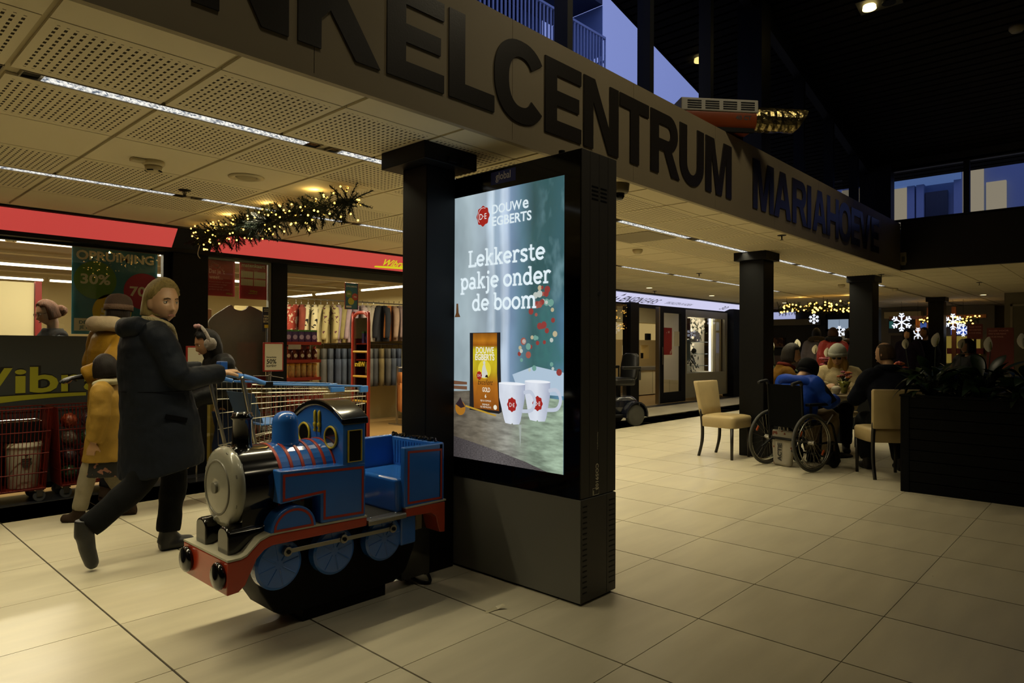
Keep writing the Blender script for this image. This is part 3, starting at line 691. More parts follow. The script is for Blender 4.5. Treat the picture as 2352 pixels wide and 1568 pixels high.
obj('side_panel', MB().add([(.035, .01, .12), (.035, .35, .12), (0, .36, .77), (0, 0, .77), (.04, .01, .12), (.04, .35, .12), (.006, .36, .77), (.006, 0, .77)], [(0, 1, 2, 3), (7, 6, 5, 4), (0, 3, 7, 4), (1, 5, 6, 2), (0, 4, 5, 1), (3, 2, 6, 7)]), RW1, b2_)
bu = thing('bucket', 'white plastic bucket with lid inside the red wire bin', 'bucket', (1.33, 6.79, .113))
BW = mat('white_plastic', '#b9b29c', .5)
obj('pail', MB().lathe([(.1, 0), (.105, .005), (.125, .33), (.128, .34)], n=24), BW, bu, smooth=True)
obj('lid', MB().lathe([(.129, .335), (.137, .335), (.137, .352), (.13, .356), (.13, .372), (.12, .376)], n=24), BW, bu, smooth=True)
lb = MB(); 
for k, (z, w) in enumerate(((.27, .02), (.24, .07), (.22, .06), (.2, .07), (.18, .05))): lb.box((-w / 2, -.131, z), (w / 2, -.118, z + .01))
obj('label', lb, mat('dark_label_print', '#2b2a26'), bu)
bb = thing('grill_basket', 'black box with bright metal rim on top of the white bucket', 'box', (1.08, 6.7, .5)); obj('tray', MB().box((0, 0, 0), (.36, .18, .16)), BLACK, bb, bevel=.01); obj('rim', MB().tube([(0, 0, .165), (.36, 0, .165), (.36, .18, .165), (0, .18, .165)], .005, 6, closed=True), CHROME, bb)
shp = obj('shelf_box', MB().box((0, 0, 0), (.22, .2, .38)), BLACK); shp.location = (.95, 6.72, .113); tag(shp, 'black carton inside the red wire bin beside the white bucket', 'box')
cols = ['#2a4a33', '#4b3d7a', '#151515', '#8a3a20', '#3a2f38', '#7a3a24', '#22382e', '#50323a', '#6a6258']
random.seed(5)
for k in range(14):
    mb = MB(); mb.sphere((0, 0, 0), (.064, .06, .064), 16, 11)
    rr = [1 + random.uniform(-.09, .09) for _ in mb.v]; mb.v = [tuple(q * r for q in p) for p, r in zip(mb.v, rr)]
    o = obj('bagged_toy', mb, mat('bag_film_%d' % (k % 9), cols[k % 9], .12, spec=.9, var=.5, vscale=30, bump=1., bscale=35), smooth=True); o.location = (1.66 + .145 * (k % 4), 6.80, .19 + .15 * (k // 4))
    tag(o, 'crumpled %s bag, %s from the left in the %s layer of the bin' % (('green', 'purple', 'black', 'orange', 'dark violet', 'rust', 'dark green', 'wine red', 'grey')[k % 9], ORD[k % 4], ('bottom', 'second', 'third', 'top')[k // 4]), 'bag', 'bagged goods in the wire bin')
b3 = bin_('wire_bin', 'red wire bin standing before the entrance behind the shopping cart', 3.0, 3.93, 6.42, 6.85, .79, 'red wire bins')
obj('side_panel', MB().box((.70, .0, .36), (.915, .006, .77)), RW1, b3)
for k in range(9):
    o = obj('bagged_toy', MB().sphere((0, 0, 0), (.092, .09, .085), 10, 7), mat('bag_film_%d' % ((k * 4) % 9), '#444')); o.location = (3.17 + .2 * (k % 4), 6.63, .22 + .19 * (k // 4)); tag(o, '%s bag from the left, %s layer of the bin behind the cart' % (ORD[k % 4], ('bottom', 'middle', 'top')[k // 4]), 'bag', 'bags in the bin by the entrance')
t = thing('sale_board', 'white sale price board in a red frame on a clip beside the entrance', 'sign', (3.40, 6.74, 1.02))
obj('frame', MB().box((0, 0, 0), (.23, .02, .31)), mat('red_frame', '#8a1e16', .4), t, bevel=.006)
obj('card', MB().box((.016, -.003, .016), (.214, .01, .294)), mat('white_card', '#b6b09a', .6), t)
tx = MB(); put_text(tx, 'Kerstartikelen', .026, lambda a, b: (.035 + a, -.004, .145 + b), bold=.02, align='LEFT', wid=.11); put_text(tx, '50%', .066, lambda a, b: (.035 + a, -.004, .085 + b), bold=.025, align='LEFT', wid=.11); put_text(tx, 'korting', .042, lambda a, b: (.035 + a, -.004, .05 + b), bold=.02, align='LEFT', wid=.11)
obj('lettering', tx, mat('black_print', '#0b0b0b'), t)
st = MB().cyl((.09, .005, .01), (.09, .03, -.25), .005, n=6).tube([(-.1, .02, -.04), (.06, .02, -.045), (.09, .01, -.02), (.11, .02, -.05), (.24, .02, -.075)], .004, 6).cyl((.05, .03, .31), (.05, .03, .46), .012, n=6)
obj('clip_stand', st, CHROME, t)
t = thing('sale_board', 'second white sale board in red frame half hidden by the girl', 'sign', (2.56, 6.6, .98))
obj('frame', MB().box((0, 0, 0), (.23, .02, .31)), mat('red_frame', '#8a1e16'), t, bevel=.006); obj('card', MB().box((.016, -.003, .016), (.214, .01, .294)), mat('white_card', '#b6b09a'), t)
obj('clip_stand', MB().cyl((.11, .01, 0), (.11, .01, -.97), .008, n=6).box((0, -.1, -.98), (.22, .12, -.97)), CHROME, t)

# ---- security gate in the doorway
g = thing('security_gate', 'red arched anti theft gate with yellow bars in the shop entrance', 'gate', (5.06, 7.2, 0))
arch = [(0, .02, 0), (0, .02, 1.60), (0, .05, 1.68), (0, .12, 1.725), (0, .27, 1.725), (0, .34, 1.68), (0, .37, 1.60), (0, .37, 0)]
obj('tube_frame', MB().tube(catmull(arch, 4), .022, 10), mat('red_tube', '#a02c18', .35), g, smooth=True)
for z in (1.22, .90, .58): obj('bar', MB().cyl((0, .03, z), (0, .36, z), .015, n=8), mat('yellow_bar', '#b58d1a', .4), g)
obj('panel', MB().box((-.004, .05, .1), (.004, .345, 1.66)), glass('gate_panel', (.85, .85, .85), .1), g)
wl = MB(); put_text(wl, 'Wibra', .09, lambda a, b: (-.008, .20 + a, 1.03 + b), bold=.02, shear=.2); obj('lettering', wl, mat('yellow_print', '#c0a51e'), g)
for y in (.02, .37): obj('foot', MB().box((-.06, y - .03, 0), (.06, y + .03, .02)), BLACK, g)

# ---- shelf rack with packs, bottles and canisters
rk = thing('shelf_rack', 'red shelf rack just inside the entrance with packs and bottles', 'shelf', (4.2, 7.75, 0))
RS = mat('red_shelf_edge', '#a03018', .5)
obj('back_panel', MB().box((0, .28, 0), (.50, .3, 1.4)), mat('dark_back', '#3a120c'), rk)
for z in (1.33, 1.105, .88, .6): 
    s = obj('shelf', MB().box((0, 0, z - .015), (.49, .28, z + .005)), RS, rk); obj('shelf_edge', MB().box((-.0, -.012, z - .025), (.49, 0, z + .015)), RS, s)
for z, x in ((1.3, .03), (.83, .1), (.83, .26)): obj('price_card', MB().box((x, -.016, z - .05), (x + .17, -.012, z + .01)), mat('white_card', '#b6b09a'), rk)
pk = MB().box((-.04, 0, 0), (.04, .05, .16))
pkm = mesh('pack', pk, [mat('purple_pack', '#574a78', .3, var=.4, vscale=30)])
for k in range(5):
    for q in range(2):
        t = obj('cleaning_pack', pkm); t.location = (4.26 + .09 * k, 7.79 + .1 * q, 1.336); tag(t, '%s purple pack from the left in the %s row on the top red shelf' % (ORD[k], ('front', 'back')[q]), 'pack', 'packs on the top red shelf')
        obj('green_strip', MB().box((-.041, -.001, .14), (.041, .051, .161)), mat('green_strip', '#4f8a3a'), t); lbm = MB(); disc(lbm, lambda a, b: (a, -.002, b), 0, .07, .03, 14); obj('round_picture', lbm, mat('pale_blue_print', '#b8b4d0'), t)
for k in range(5):
    t = thing('bottle', '%s brown bottle from the left on the middle red shelf' % ORD[k], 'bottle', (4.26 + .095 * k, 7.82, 1.11), 0, 'bottles on the middle red shelf')
    obj('body', MB().lathe([(.034, 0), (.038, .01), (.038, .10), (.03, .125), (.014, .14), (.014, .15)], n=14), mat('brown_bottle', '#5a2410', .25), t, smooth=True)
    obj('cap', MB().lathe([(.017, .145), (.017, .175), (.012, .178)], n=10), mat('red_cap', '#a03420', .4), t, smooth=True); mb = MB(); disc(mb, lambda a, b: (a, -.0385, b), 0, .06, .024, 16); obj('label', mb, LIGHT, t)
for k in range(6):
    t = thing('canister', '%s cream canister from the left on the lower red shelf' % ORD[k], 'canister', (4.245 + .08 * k, 7.82, .885), 0, 'canisters on the lower red shelf')
    obj('tin', MB().lathe([(.033, 0), (.033, .17), (.03, .175)], n=14), mat('cream_tin', '#c9b070', .4, var=.3, vscale=25), t, smooth=True); obj('lid', MB().lathe([(.034, .16), (.034, .185), (.03, .188)], n=14), mat('gold_lid', '#c79f38', .4), t, smooth=True)

# ---- garments on the racks
def garment_mesh(kind, seed):
    random.seed(seed); mb = MB(); n = 18
    if kind == 'top':
        prof = [(-.62, .24), (-.58, .245), (-.4, .225), (-.2, .22), (-.1, .225), (-.04, .17), (0, .075)]
        mb.rings([[(w * math.cos(2 * PI * j / n) * (1 + .04 * math.sin(5 * 2 * PI * j / n + seed)), (.035 + .02 * abs(z)) * math.sin(2 * PI * j / n) * (1 + .35 * math.sin(7 * 2 * PI * j / n + seed * 2)), z) for j in range(n)] for z, w in prof])
        for sx in (-1, 1): mb.tube(catmull([(sx * .17, 0, -.06), (sx * .25, .005, -.2), (sx * .285, .02, -.4), (sx * .28, .03, -.56)], 3), [.055, .054, .052, .05, .05, .048, .046, .044, .042, .04], 8, flat=.75)
    else:
        mb.rings([[(w * math.cos(2 * PI * j / n), .045 * math.sin(2 * PI * j / n) * (1 + .3 * math.sin(6 * 2 * PI * j / n + seed)), z) for j in range(n)] for z, w in ((-.2, .19), (-.08, .18), (0, .165))])
        for sx in (-1, 1): mb.rings([[(sx * (.095 + .01 * abs(z)) + w * math.cos(2 * PI * j / n) * (1 + .08 * math.sin(4 * 2 * PI * j / n + seed)), (.05) * math.sin(2 * PI * j / n), z) for j in range(n)] for z, w in ((-.64, .085), (-.5, .088), (-.3, .095), (-.17, .097))])
    hk = MB().tube(catmull([(0, 0, -.01), (0, 0, .04), (.015, 0, .06), (0, 0, .08), (-.02, 0, .065)], 3), .004, 5)
    return mb, hk
def print_mat(name, a, b, scale, thr, wave=False, stretch=(1, 1, 1)):
    M = mat(name, a, .85); n = M.node_tree.nodes; L = M.node_tree.links; bs = n['Principled BSDF']
    tc = n.new('ShaderNodeTexCoord'); mp = n.new('ShaderNodeMapping'); mp.inputs['Scale'].default_value = stretch; L.new(tc.outputs['Object'], mp.inputs[0])
    t = n.new('ShaderNodeTexWave' if wave else 'ShaderNodeTexNoise'); t.inputs['Scale'].default_value = scale; L.new(mp.outputs[0], t.inputs[0])
    if wave: t.bands_direction = 'Z'
    g = n.new('ShaderNodeMath'); g.operation = 'GREATER_THAN'; g.inputs[1].default_value = thr; L.new(t.outputs['Fac'], g.inputs[0])
    mx = n.new('ShaderNodeMix'); mx.data_type = 'RGBA'; mx.inputs[6].default_value = (*lin(a), 1); mx.inputs[7].default_value = (*lin(b), 1); L.new(g.outputs[0], mx.inputs[0]); L.new(mx.outputs[2], bs.inputs['Base Color']); return M
COW = print_mat('spotted_fleece', '#c9bc92', '#16120e', 11, .6); REDP = print_mat('red_white_knit', '#8a2c18', '#b59a80', 14, .55); STR = print_mat('striped_jersey', '#9a8f8a', '#141414', 9, .5, True); FLO = print_mat('floral_blouse', '#a89a68', '#5a3038', 13, .62)
def cloth(c): return mat('cloth_' + c, c, .9, var=.12, vscale=14)
UP_ = [(REDP, 'red and white knit'), (REDP, 'red and white knit'), (cloth('#7a3422'), 'rust red'), (COW, 'black spotted cream'), (COW, 'black spotted cream'), (cloth('#b8ab7c'), 'pale cream'), (FLO, 'floral ochre'), (FLO, 'floral ochre'), (cloth('#8d7a80'), 'dusty mauve'), (cloth('#8a7d4c'), 'olive'), (cloth('#9a8488'), 'dusty pink'), (cloth('#8d7a80'), 'dusty mauve'), (cloth('#a2908c'), 'greyish pink'),
       (cloth('#9a8f7c'), 'beige grey'), (cloth('#9a8f7c'), 'beige grey'), (cloth('#16171c'), 'black'), (cloth('#16171c'), 'black'), (cloth('#a8652a'), 'orange'), (cloth('#8f7660'), 'tan'), (cloth('#84706a'), 'brown grey'), (cloth('#85788f'), 'lilac'), (STR, 'black striped'), (cloth('#7d7288'), 'lilac grey'), (cloth('#5d4a50'), 'plum')]
gm = [garment_mesh('top', k) for k in range(4)]; gt = [garment_mesh('trouser', k) for k in range(3)]
hook = mesh('hanger_hook', gm[0][1], CHROME); GMC = {}; HC = {}
def hang(kind, k, M, what, x, y, z, rz, place):
    key = (kind, k, M.name)
    if key not in GMC: GMC[key] = mesh('garment', (gm if kind == 'top' else gt)[k][0], M, True)
    HC[place] = HC.get(place, -1) + 1
    t = thing('hanging_shirt' if kind == 'top' else 'hanging_trousers', '%s %s, %s from the left %s' % (what, 'shirt' if kind == 'top' else 'trousers', ORD[HC[place]], place), 'clothing', (x, y, z), rz, 'clothes hanging ' + place)
    obj('garment', GMC[key], None, t); obj('hanger_hook', hook, None, t)
for k, (M, wh) in enumerate(UP_):
    place = 'on the upper rack' + (' near the shelf' if k < 8 else ' in the middle' if k < 15 else ' at the column end'); hang('top', k % 4, M, wh, 5.25 + .112 * k, 9.6 + random.uniform(-.02, .02), 1.93 + .004 * k, 1.0 + random.uniform(-.25, .25), place)
LOW = ['#6a5a34', '#4d4a44', '#41464f', '#3a4150', '#3d4552', '#353c48', '#444b56', '#2c2f33', '#55534c', '#3a3a3a']
for k in range(14): hang('trouser', k % 3, cloth(LOW[k % 10]), {'#6a5a34': 'khaki', '#4d4a44': 'grey', '#55534c': 'grey', '#2c2f33': 'charcoal', '#3a3a3a': 'charcoal'}.get(LOW[k % 10], 'slate blue'), 5.75 + .125 * k, 9.62, 1.25, 1.0 + random.uniform(-.2, .2), 'on the lower rack')
LOW2 = ['#6d2f2c', '#5b2d22', '#3a2620', '#6a3a20', '#7a6a58', '#5a2a22', '#4a4048']
for k in range(9): hang('top', k % 4, cloth(LOW2[k % 7]), 'dark rust' if k % 2 else 'brown', 7.55 + .11 * k, 9.4, 1.28, 1.0 + random.uniform(-.2, .2), 'on the rack beside the column')
for k in range(8): hang('trouser', k % 3, cloth(['#a8652a', '#55534c', '#7a3a1c', '#6a6458'][k % 4]), 'orange and brown' if k % 2 == 0 else 'grey', 6.9 + .11 * k, 8.9, .86, 1.1, 'on the low front rack')
def rail(name, label, x0, x1, y, z):
    t = thing(name, label, 'clothes rack', (x0, y, 0)); L_ = x1 - x0
    obj('rail', MB().cyl((0, 0, z + .075), (L_, 0, z + .075), .012, n=8), STEEL, t)
    for x in (0, L_): obj('upright', MB().box((x - .015, -.015, 0), (x + .015, .015, z + .1)).box((x - .02, -.2, 0), (x + .02, .2, .02)), STEEL, t)
rail('clothes_rack', 'tall steel clothes rack carrying the row of tops', 5.1, 8.1, 9.6, 1.96); rail('clothes_rack', 'waist high steel rack carrying slate trousers', 5.65, 7.5, 9.62, 1.255); rail('clothes_rack', 'steel rack of dark rust clothes close to the column', 7.5, 8.6, 9.4, 1.285); rail('clothes_rack', 'low front rack with orange and grey trousers', 6.8, 7.85, 8.9, .865)
bw = struct('wall_display', MB().box((4.6, 10.0, 0), (9.6, 10.06, 1.9)), CREAM)
# hanging sale sign in the entrance
t, w, h = poster('hanging_clearance_sign', 'small teal clearance sign with circles hanging over the clothes racks', 4.95, 1.78, 5.15, 2.125, 7.6, '#3d6f74', 'sign')
fr_ = MB().tube([(0, -.002, 0), (w, -.002, 0), (w, -.002, h), (0, -.002, h)], .006, 4, closed=True); obj('frame', fr_, mat('red_frame', '#8a1e16'), t)
for col, cx, cz in (('#6c8a3a', .06, .2), ('#b0503c', .155, .165), ('#c0b53a', .095, .105)):
    mb = MB(); disc(mb, f, cx, cz, .048, 20); obj('discount_circle', mb, mat('print_' + col, col, .5), t)
tx = MB(); put_text(tx, 'OPRUIMING', .03, lambda a, b: f2(w / 2 + a, b + .29), bold=.03, wid=.165); put_text(tx, '30%', .032, lambda a, b: f2(.06 + a, b + .19), bold=.03); put_text(tx, '70%', .03, lambda a, b: f2(.155 + a, b + .155), bold=.03); rect(tx, f2, .02, .02, .1, .045); obj('lettering', tx, LIGHT, t)

# ================================================================== HEARING SHOP (far right of the passage)
EY = 7.9
def es(X, a): return (X, 8.02 - .42 * a, 2.25 + .17 * a)
ew = struct('wall_hearing_shop', MB().prism([(7.55, 2.437), (7.55, 2.42), (7.6, 2.42), (8.03, 2.245), (8.03, 2.17), (8.12, 2.17), (8.12, 2.437)], 'x', 9.7, 17.55)
    .box((12.12, 7.85, 0), (12.45, 8.05, 2.25)).box((16.85, 7.75, 0), (17.5, 8.05, 2.3)).box((9.7, 7.0, 0), (9.8, 8.1, 2.45)), BLACK)
dis = struct('wall_display_front', MB().box((14.5, 7.92, .08), (16.85, 7.98, .66)).box((14.5, 7.92, 2.03), (16.85, 7.98, 2.2)).box((14.5, 7.92, .66), (14.68, 7.98, 2.03)).box((16.7, 7.92, .66), (16.85, 7.98, 2.03)), mat('grey_beige_panel', '#8d8a7a', .6))
t = thing('hearing_shop_sign', 'long white backlit sign with dark italic lettering over the cream shop', 'sign', (11, 8.0, 2.25)); d = Vector((11, 8.0, 2.25))
obj('panel', MB().add([Vector(es(x, q)) - d - Vector((0, .006, .01)) for x, q in ((9.9, .03), (17.45, .03), (17.45, .97), (9.9, .97))], [(0, 1, 2, 3)]), emit('lit_white_panel', '#d3d2f2', .95), t)
f5 = lambda x, z: tuple(Vector(es(x, z)) - d - Vector((0, .011, .016)))
tx = MB(); put_text(tx, 'ENGIN', .145, lambda a, b: f5(11.78 + a, .16 + b / .2), bold=.014, shear=.3, align='LEFT', wid=.82)
ar = [(11.5 + .0, .35), (11.56, .7), (11.62, .5)]
for c0 in ((11.48, .3), (11.58, .62), (11.62, .2)): poly(tx, f5, [(c0[0], c0[1]), (c0[0] + .09, c0[1] + .1), (c0[0] + .05, c0[1] + .3)])
obj('lettering', tx, mat('navy_print', '#14162c', .5), t)
tx = MB(); put_text(tx, 'EARS', .145, lambda a, b: f5(12.62 + a, .16 + b / .2), bold=0, shear=.3, align='LEFT', wid=.6); put_text(tx, 'SPECIALISTEN IN HOREN', .07, lambda a, b: f5(13.55 + a, .3 + b / .2), shear=.25, align='LEFT', wid=1.2); put_text(tx, '30', .12, lambda a, b: f5(16.3 + a, .25 + b / .2), align='LEFT', wid=.3)
obj('thin_lettering', tx, mat('grey_navy_print', '#44455e', .5), t)
# glazing and door
w5 = struct('window_5', MB().box((9.8, 7.88, .02), (12.12, 7.92, .06)), DARK); obj('pane', MB().quad((9.8, EY, .05), (12.12, EY, .05), (12.12, EY, 2.2), (9.8, EY, 2.2)), GLASS, w5)
w6 = struct('window_6', MB().box((14.66, 7.93, .64), (16.72, 7.97, .67)), mat('grey_beige_panel', '#8d8a7a')); obj('pane', MB().quad((14.68, 7.95, .67), (16.7, 7.95, .67), (16.7, 7.95, 2.03), (14.68, 7.95, 2.03)), GLASS, w6)
d1 = struct('door_1', MB().box((13.32, 7.86, .02), (13.5, 7.93, 2.2)).box((14.3, 7.86, .02), (14.5, 7.93, 2.2)).box((13.5, 7.86, .02), (14.3, 7.93, .26)).box((13.5, 7.86, 2.08), (14.3, 7.93, 2.2)), DARK)
obj('pane', MB().quad((13.5, 7.9, .26), (14.3, 7.9, .26), (14.3, 7.9, 2.08), (13.5, 7.9, 2.08)), GLASS, d1)
obj('edge_trim', MB().box((13.27, 7.85, .02), (13.32, 7.94, 2.2)), STEEL, d1); obj('handle', MB().cyl((13.4, 7.83, .9), (13.4, 7.83, 1.3), .012, n=8), STEEL, d1)
t = obj('door_poster', MB().box((0, 0, 0), (.38, .004, .62)), print_mat('red_photo_print', '#8a1a18', '#b58a80', 5, .66)); t.location = (13.52, 7.88, 1.12); tag(t, 'red photo poster on the glass door of the hearing shop', 'poster')
t = obj('door_notice', MB().box((0, 0, 0), (.24, .004, .34)), mat('white_card', '#b6b09a')); t.location = (14.0, 7.88, 1.32); tag(t, 'white notice sheet on the glass door beside the red poster', 'notice')
t = obj('window_leaflet', MB().box((0, 0, 0), (.2, .004, .5)), mat('purple_leaflet', '#6a4a58', .6)); t.location = (14.72, 7.955, 1.5); tag(t, 'dull purple leaflet at the top of the display window edge', 'leaflet')
t = obj('window_leaflet', MB().box((0, 0, 0), (.2, .004, .5)), mat('blue_leaflet', '#7d94ac', .6)); t.location = (14.72, 7.955, .98); tag(t, 'pale blue leaflet below the purple one in the display window', 'leaflet')
# interior
WARMW = mat('warm_beige_wall', '#b39a66', .8); CW = mat('warm_white', '#cfc49c', .7)
struct('floor_hearing_shop', MB().box((9.72, 7.9, -.01), (22, 12.6, .003)), mat('oak_floor', '#8d7248', .4, var=.15, vscale=3, stretch=(1, 8, 1)))
struct('ceiling_hearing_shop', MB().box((9.72, 8.0, 2.55), (22, 12.6, 2.6)), CW)
struct('wall_hearing_back', MB().box((9.72, 12.5, 0), (22, 12.6, 2.6)).box((9.71, 8.1, 0), (9.77, 12.6, 2.6)), WARMW)
ns = thing('niche_shelf_wall', 'beige shelf wall with lit niches behind the reception desk', 'shelf', (15.6, 10.6, 0))
obj('panel', MB().box((0, .3, 0), (5.5, .34, 2.5)).box((0, 0, .95), (.35, .3, 1.35)).box((.85, 0, .95), (1.3, .3, 1.35)).box((1.75, 0, .95), (2.2, .3, 1.35)).box((0, 0, 1.35), (5.5, .3, 1.5)).box((0, 0, 0), (5.5, .3, .95)), WARMW, ns)
obj('bulkhead', MB().box((0, -.05, 2.0), (5.5, .3, 2.5)), CW, ns)
for x in (.36, 1.31): obj('lit_niche', MB().box((x, .28, .96), (x + .46, .295, 1.34)), emit('niche_glow', '#e6cf90', .8), ns)
obj('lit_back', MB().box((0, .28, 1.5), (5.5, .295, 2.0)), emit('shelf_glow', '#c9ac6c', .6), ns)
for k, (x, z, s) in enumerate(((.5, .96, .1), (1.5, .96, .16), (.7, 1.5, .14), (1.05, 1.5, .08), (1.9, 1.5, .2))):
    o = obj('hearing_device_box', MB().box((-s / 2, 0, 0), (s / 2, .1, s)), BLACK, bevel=.01); o.location = (15.6 + x, 10.68, z); tag(o, 'small dark device display on the beige niche shelves, %s' % ('inside the first niche', 'inside the second niche', 'on the upper ledge near the door', 'lowest one on the upper ledge', 'tallest one on the upper ledge')[k], 'device')
t = thing('reception_desk', 'cream reception desk with grey top inside the hearing shop', 'desk', (15.2, 9.6, 0)); obj('body', MB().box((0, 0, .03), (3.2, .5, .68)), CW, t); obj('desk_top', MB().box((-.03, -.03, .68), (3.23, .55, .76)), mat('grey_top', '#6a655a', .4), t)
for x in (.7, 1.6, 2.4): obj('door_gap', MB().box((x, -.003, .05), (x + .008, 0, .66)), mat('dark_gap', '#5c543f'), t)
# display window contents
WP = mat('white_display_back', '#d6d2c2', .6)
t = thing('display_case', 'white lit display case with glass shelves in the hearing shop window', 'display case', (14.6, 8.0, 0))
obj('back', MB().box((0, .55, .5), (2.2, .58, 2.2)).box((0, 0, .6), (2.2, .55, .66)), WP, t)
obj('side_panel', MB().box((-.02, -.0, .5), (.0, .58, 2.2)), WP, t)
obj('curtain', MB().box((1.62, .02, .66), (2.08, .06, 2.03)), CW, t)
obj('led_strip', MB().box((1.50, .03, .68), (1.54, .07, 2.03)), emit('led_strip', '#ffffff', 3), t)
for z in (.82, 1.12, 1.42): obj('glass_shelf', MB().box((.6, .1, z), (1.5, .5, z + .012)), mat('green_glass_edge', '#7d9088', .1), t)
for k, (x, z, kind) in enumerate(((1.1, 1.132, 'ball'), (1.15, 1.432, 'box'))):
    if kind == 'ball': o = obj('round_speaker', MB().sphere((0, 0, .07), .07), BLACK, smooth=True); tag(o, 'round black speaker on a glass shelf of the lit display case', 'speaker')
    else: o = obj('dark_gift_box', MB().box((-.13, -.08, 0), (.13, .08, .26)), mat('dark_plum', '#33262a'), bevel=.008); tag(o, 'dark upright box on the top glass shelf of the display case', 'box')
    o.location = (14.6 + x, 8.28, z)
random.seed(3)
tw = thing('flower_branch', 'leafy branch with round white flowers and tiny lights in the display case', 'decoration', (15.15, 8.2, .7))
sp = catmull([(.05, 0, 1.3), (.5, .05, 1.2), (.9, .08, 1.05), (.35, .05, .75), (.3, .05, .35), (.7, .08, .1)], 8)
obj('stem', MB().tube(sp, .012, 5), mat('brown_twig', '#3b2c1c'), tw)
lf = MB(); bl_ = MB()
for q in range(170):
    p = random.choice(sp) + Vector((random.gauss(0, .1), random.gauss(0, .05), random.gauss(0, .09))); a = random.uniform(0, 6.3); u = Vector((math.cos(a), 0, math.sin(a))) * .07; v_ = Vector((-u.z, .02, u.x)) * .3
    lf.add([p - u, p + v_, p + u, p - v_], [(0, 1, 2, 3)])
for q in range(34):
    p = random.choice(sp[:30]) + Vector((random.gauss(0, .13), random.gauss(0, .04) - .05, random.gauss(0, .1))); bl_.sphere(p, .036, 8, 5)
obj('leaves', lf, mat('olive_leaf', '#33381f', .6), tw, stuff=True); obj('blossoms', bl_, emit('glowing_blossom', '#f6e2b4', 1.1), tw, stuff=True)

for k, (x, y) in enumerate(((13.1, 9.6), (16.2, 8.6))):
    t = thing('ceiling_light_panel', ('square light panel over the reception of the hearing shop', 'square light panel over the display case of the hearing shop')[k], 'light', (x, y, 2.53)); obj('panel', MB().box((-.6, -.3, 0), (.6, .3, .02)), HOUS, t); obj('diffuser', MB().box((-.57, -.27, -.004), (.57, .27, 0)), emit('panel_glow', '#fff0c8', 2), t)
# ================================================================== ADVERTISING SCREEN
KX, KY0, KY1, KT = 2.698, 2.037, 3.113, 2.295
ks = thing('advertising_screen', 'tall free standing backlit coffee advertising screen in dark grey metal housing', 'advertising screen', (KX, (KY0 + KY1) / 2, 0))
kd = Vector(ks.location)
def KB(*bxs):
    m = MB()
    for a, b in bxs: m.box(tuple(Vector(a) - kd), tuple(Vector(b) - kd))
    return m
GREY = mat('charcoal_powder_coat', '#66655e', .45, spec=.4); GREY2 = mat('charcoal_side_panel', '#3a3731', .55)
obj('lower_cabinet', KB(((KX, KY0, .012), (3.0, KY1, .531))), GREY, ks, bevel=.003)
obj('plinth', KB(((KX + .02, KY0 + .02, 0), (2.99, KY1 - .02, .014))), BLACK, ks)
obj('core', KB(((KX + .012, KY0 + .006, .531), (2.99, KY1 - .004, KT - .004))), BLACK, ks)
for a, b in ((KX, 2.768), (2.770, 2.846), (2.848, 2.925), (2.927, 3.004)):
    obj('side_panel', KB(((a, KY0, .536), (b, KY0 + .02, KT))), GREY2, ks, bevel=.002)
    obj('side_panel', KB(((a, KY1 - .02, .536), (b, KY1, KT))), GREY2, ks, bevel=.002)
for a, b in ((KX + .004, 2.918), (2.921, 3.002)): obj('lower_side_panel', KB(((a, KY0 - .003, .016), (b, KY0 + .001, .528))), GREY2, ks, bevel=.001)
obj('back_panel', KB(((2.99, KY0 + .02, .536), (3.0, KY1 - .02, KT))), GREY2, ks)
obj('top_cover', KB(((KX + .004, KY0 + .004, KT - .004), (3.0, KY1 - .004, KT + .002))), GREY2, ks)
BEZ = mat('glossy_black_glass', '#040405', .07, spec=.3)
obj('front_glass', KB(((KX - .004, KY0 + .004, .536), (KX + .012, KY1 - .004, KT - .002))), BEZ, ks, bevel=.002)
vt = MB()
for x0 in (2.782, 2.858):
    for k in range(4): vt.box(tuple(Vector((x0, KY0 - .0012, 2.115 - .021 * k)) - kd), tuple(Vector((x0 + .056, KY0 + .003, 2.123 - .021 * k)) - kd))
obj('upper_vents', vt, DARK, ks, stuff=True)
vt = MB()
for x0, w in ((2.712, .034), (2.94, .05)):
    for k in range(17): vt.box(tuple(Vector((x0, KY0 - .0045, .06 + .027 * k)) - kd), tuple(Vector((x0 + w, KY0 - .001, .066 + .027 * k)) - kd))
obj('lower_vents', vt, DARK, ks, stuff=True)
obj('lock', MB().cyl(tuple(Vector((2.846, KY0 - .004, 1.578)) - kd), tuple(Vector((2.846, KY0 + .002, 1.578)) - kd), .01, n=14), STEEL, ks)
obj('sensor_knob', MB().cyl(tuple(Vector((KX + .03, 2.19, KT)) - kd), tuple(Vector((KX + .03, 2.19, KT + .022)) - kd), .017, n=14), DARK, ks)
tx = MB(); put_text(tx, 'CO59103', .034, lambda a, b: tuple(Vector((2.823 + b, KY0 - .0014, .70 - a)) - kd), bold=.03, align='LEFT', wid=.135)
put_text(tx, 'i', .03, lambda a, b: tuple(Vector((2.80 + a, KY0 - .0016, .545 + b)) - kd), bold=.05, align='LEFT')
put_text(tx, 'Meldpunt storingen 24 uur', .014, lambda a, b: tuple(Vector((2.835 + b, KY0 - .0014, .86 - a)) - kd), align='LEFT', wid=.09)
obj('code_lettering', tx, LIGHT, ks); tp = MB()
tp.tube([tuple(Vector(q) - kd) for q in ((2.798, KY0 - .001, .541), (2.85, KY0 - .001, .541), (2.85, KY0 - .001, .575), (2.798, KY0 - .001, .575))], .0013, 4, closed=True)
obj('code_frame', tp, LIGHT, ks)
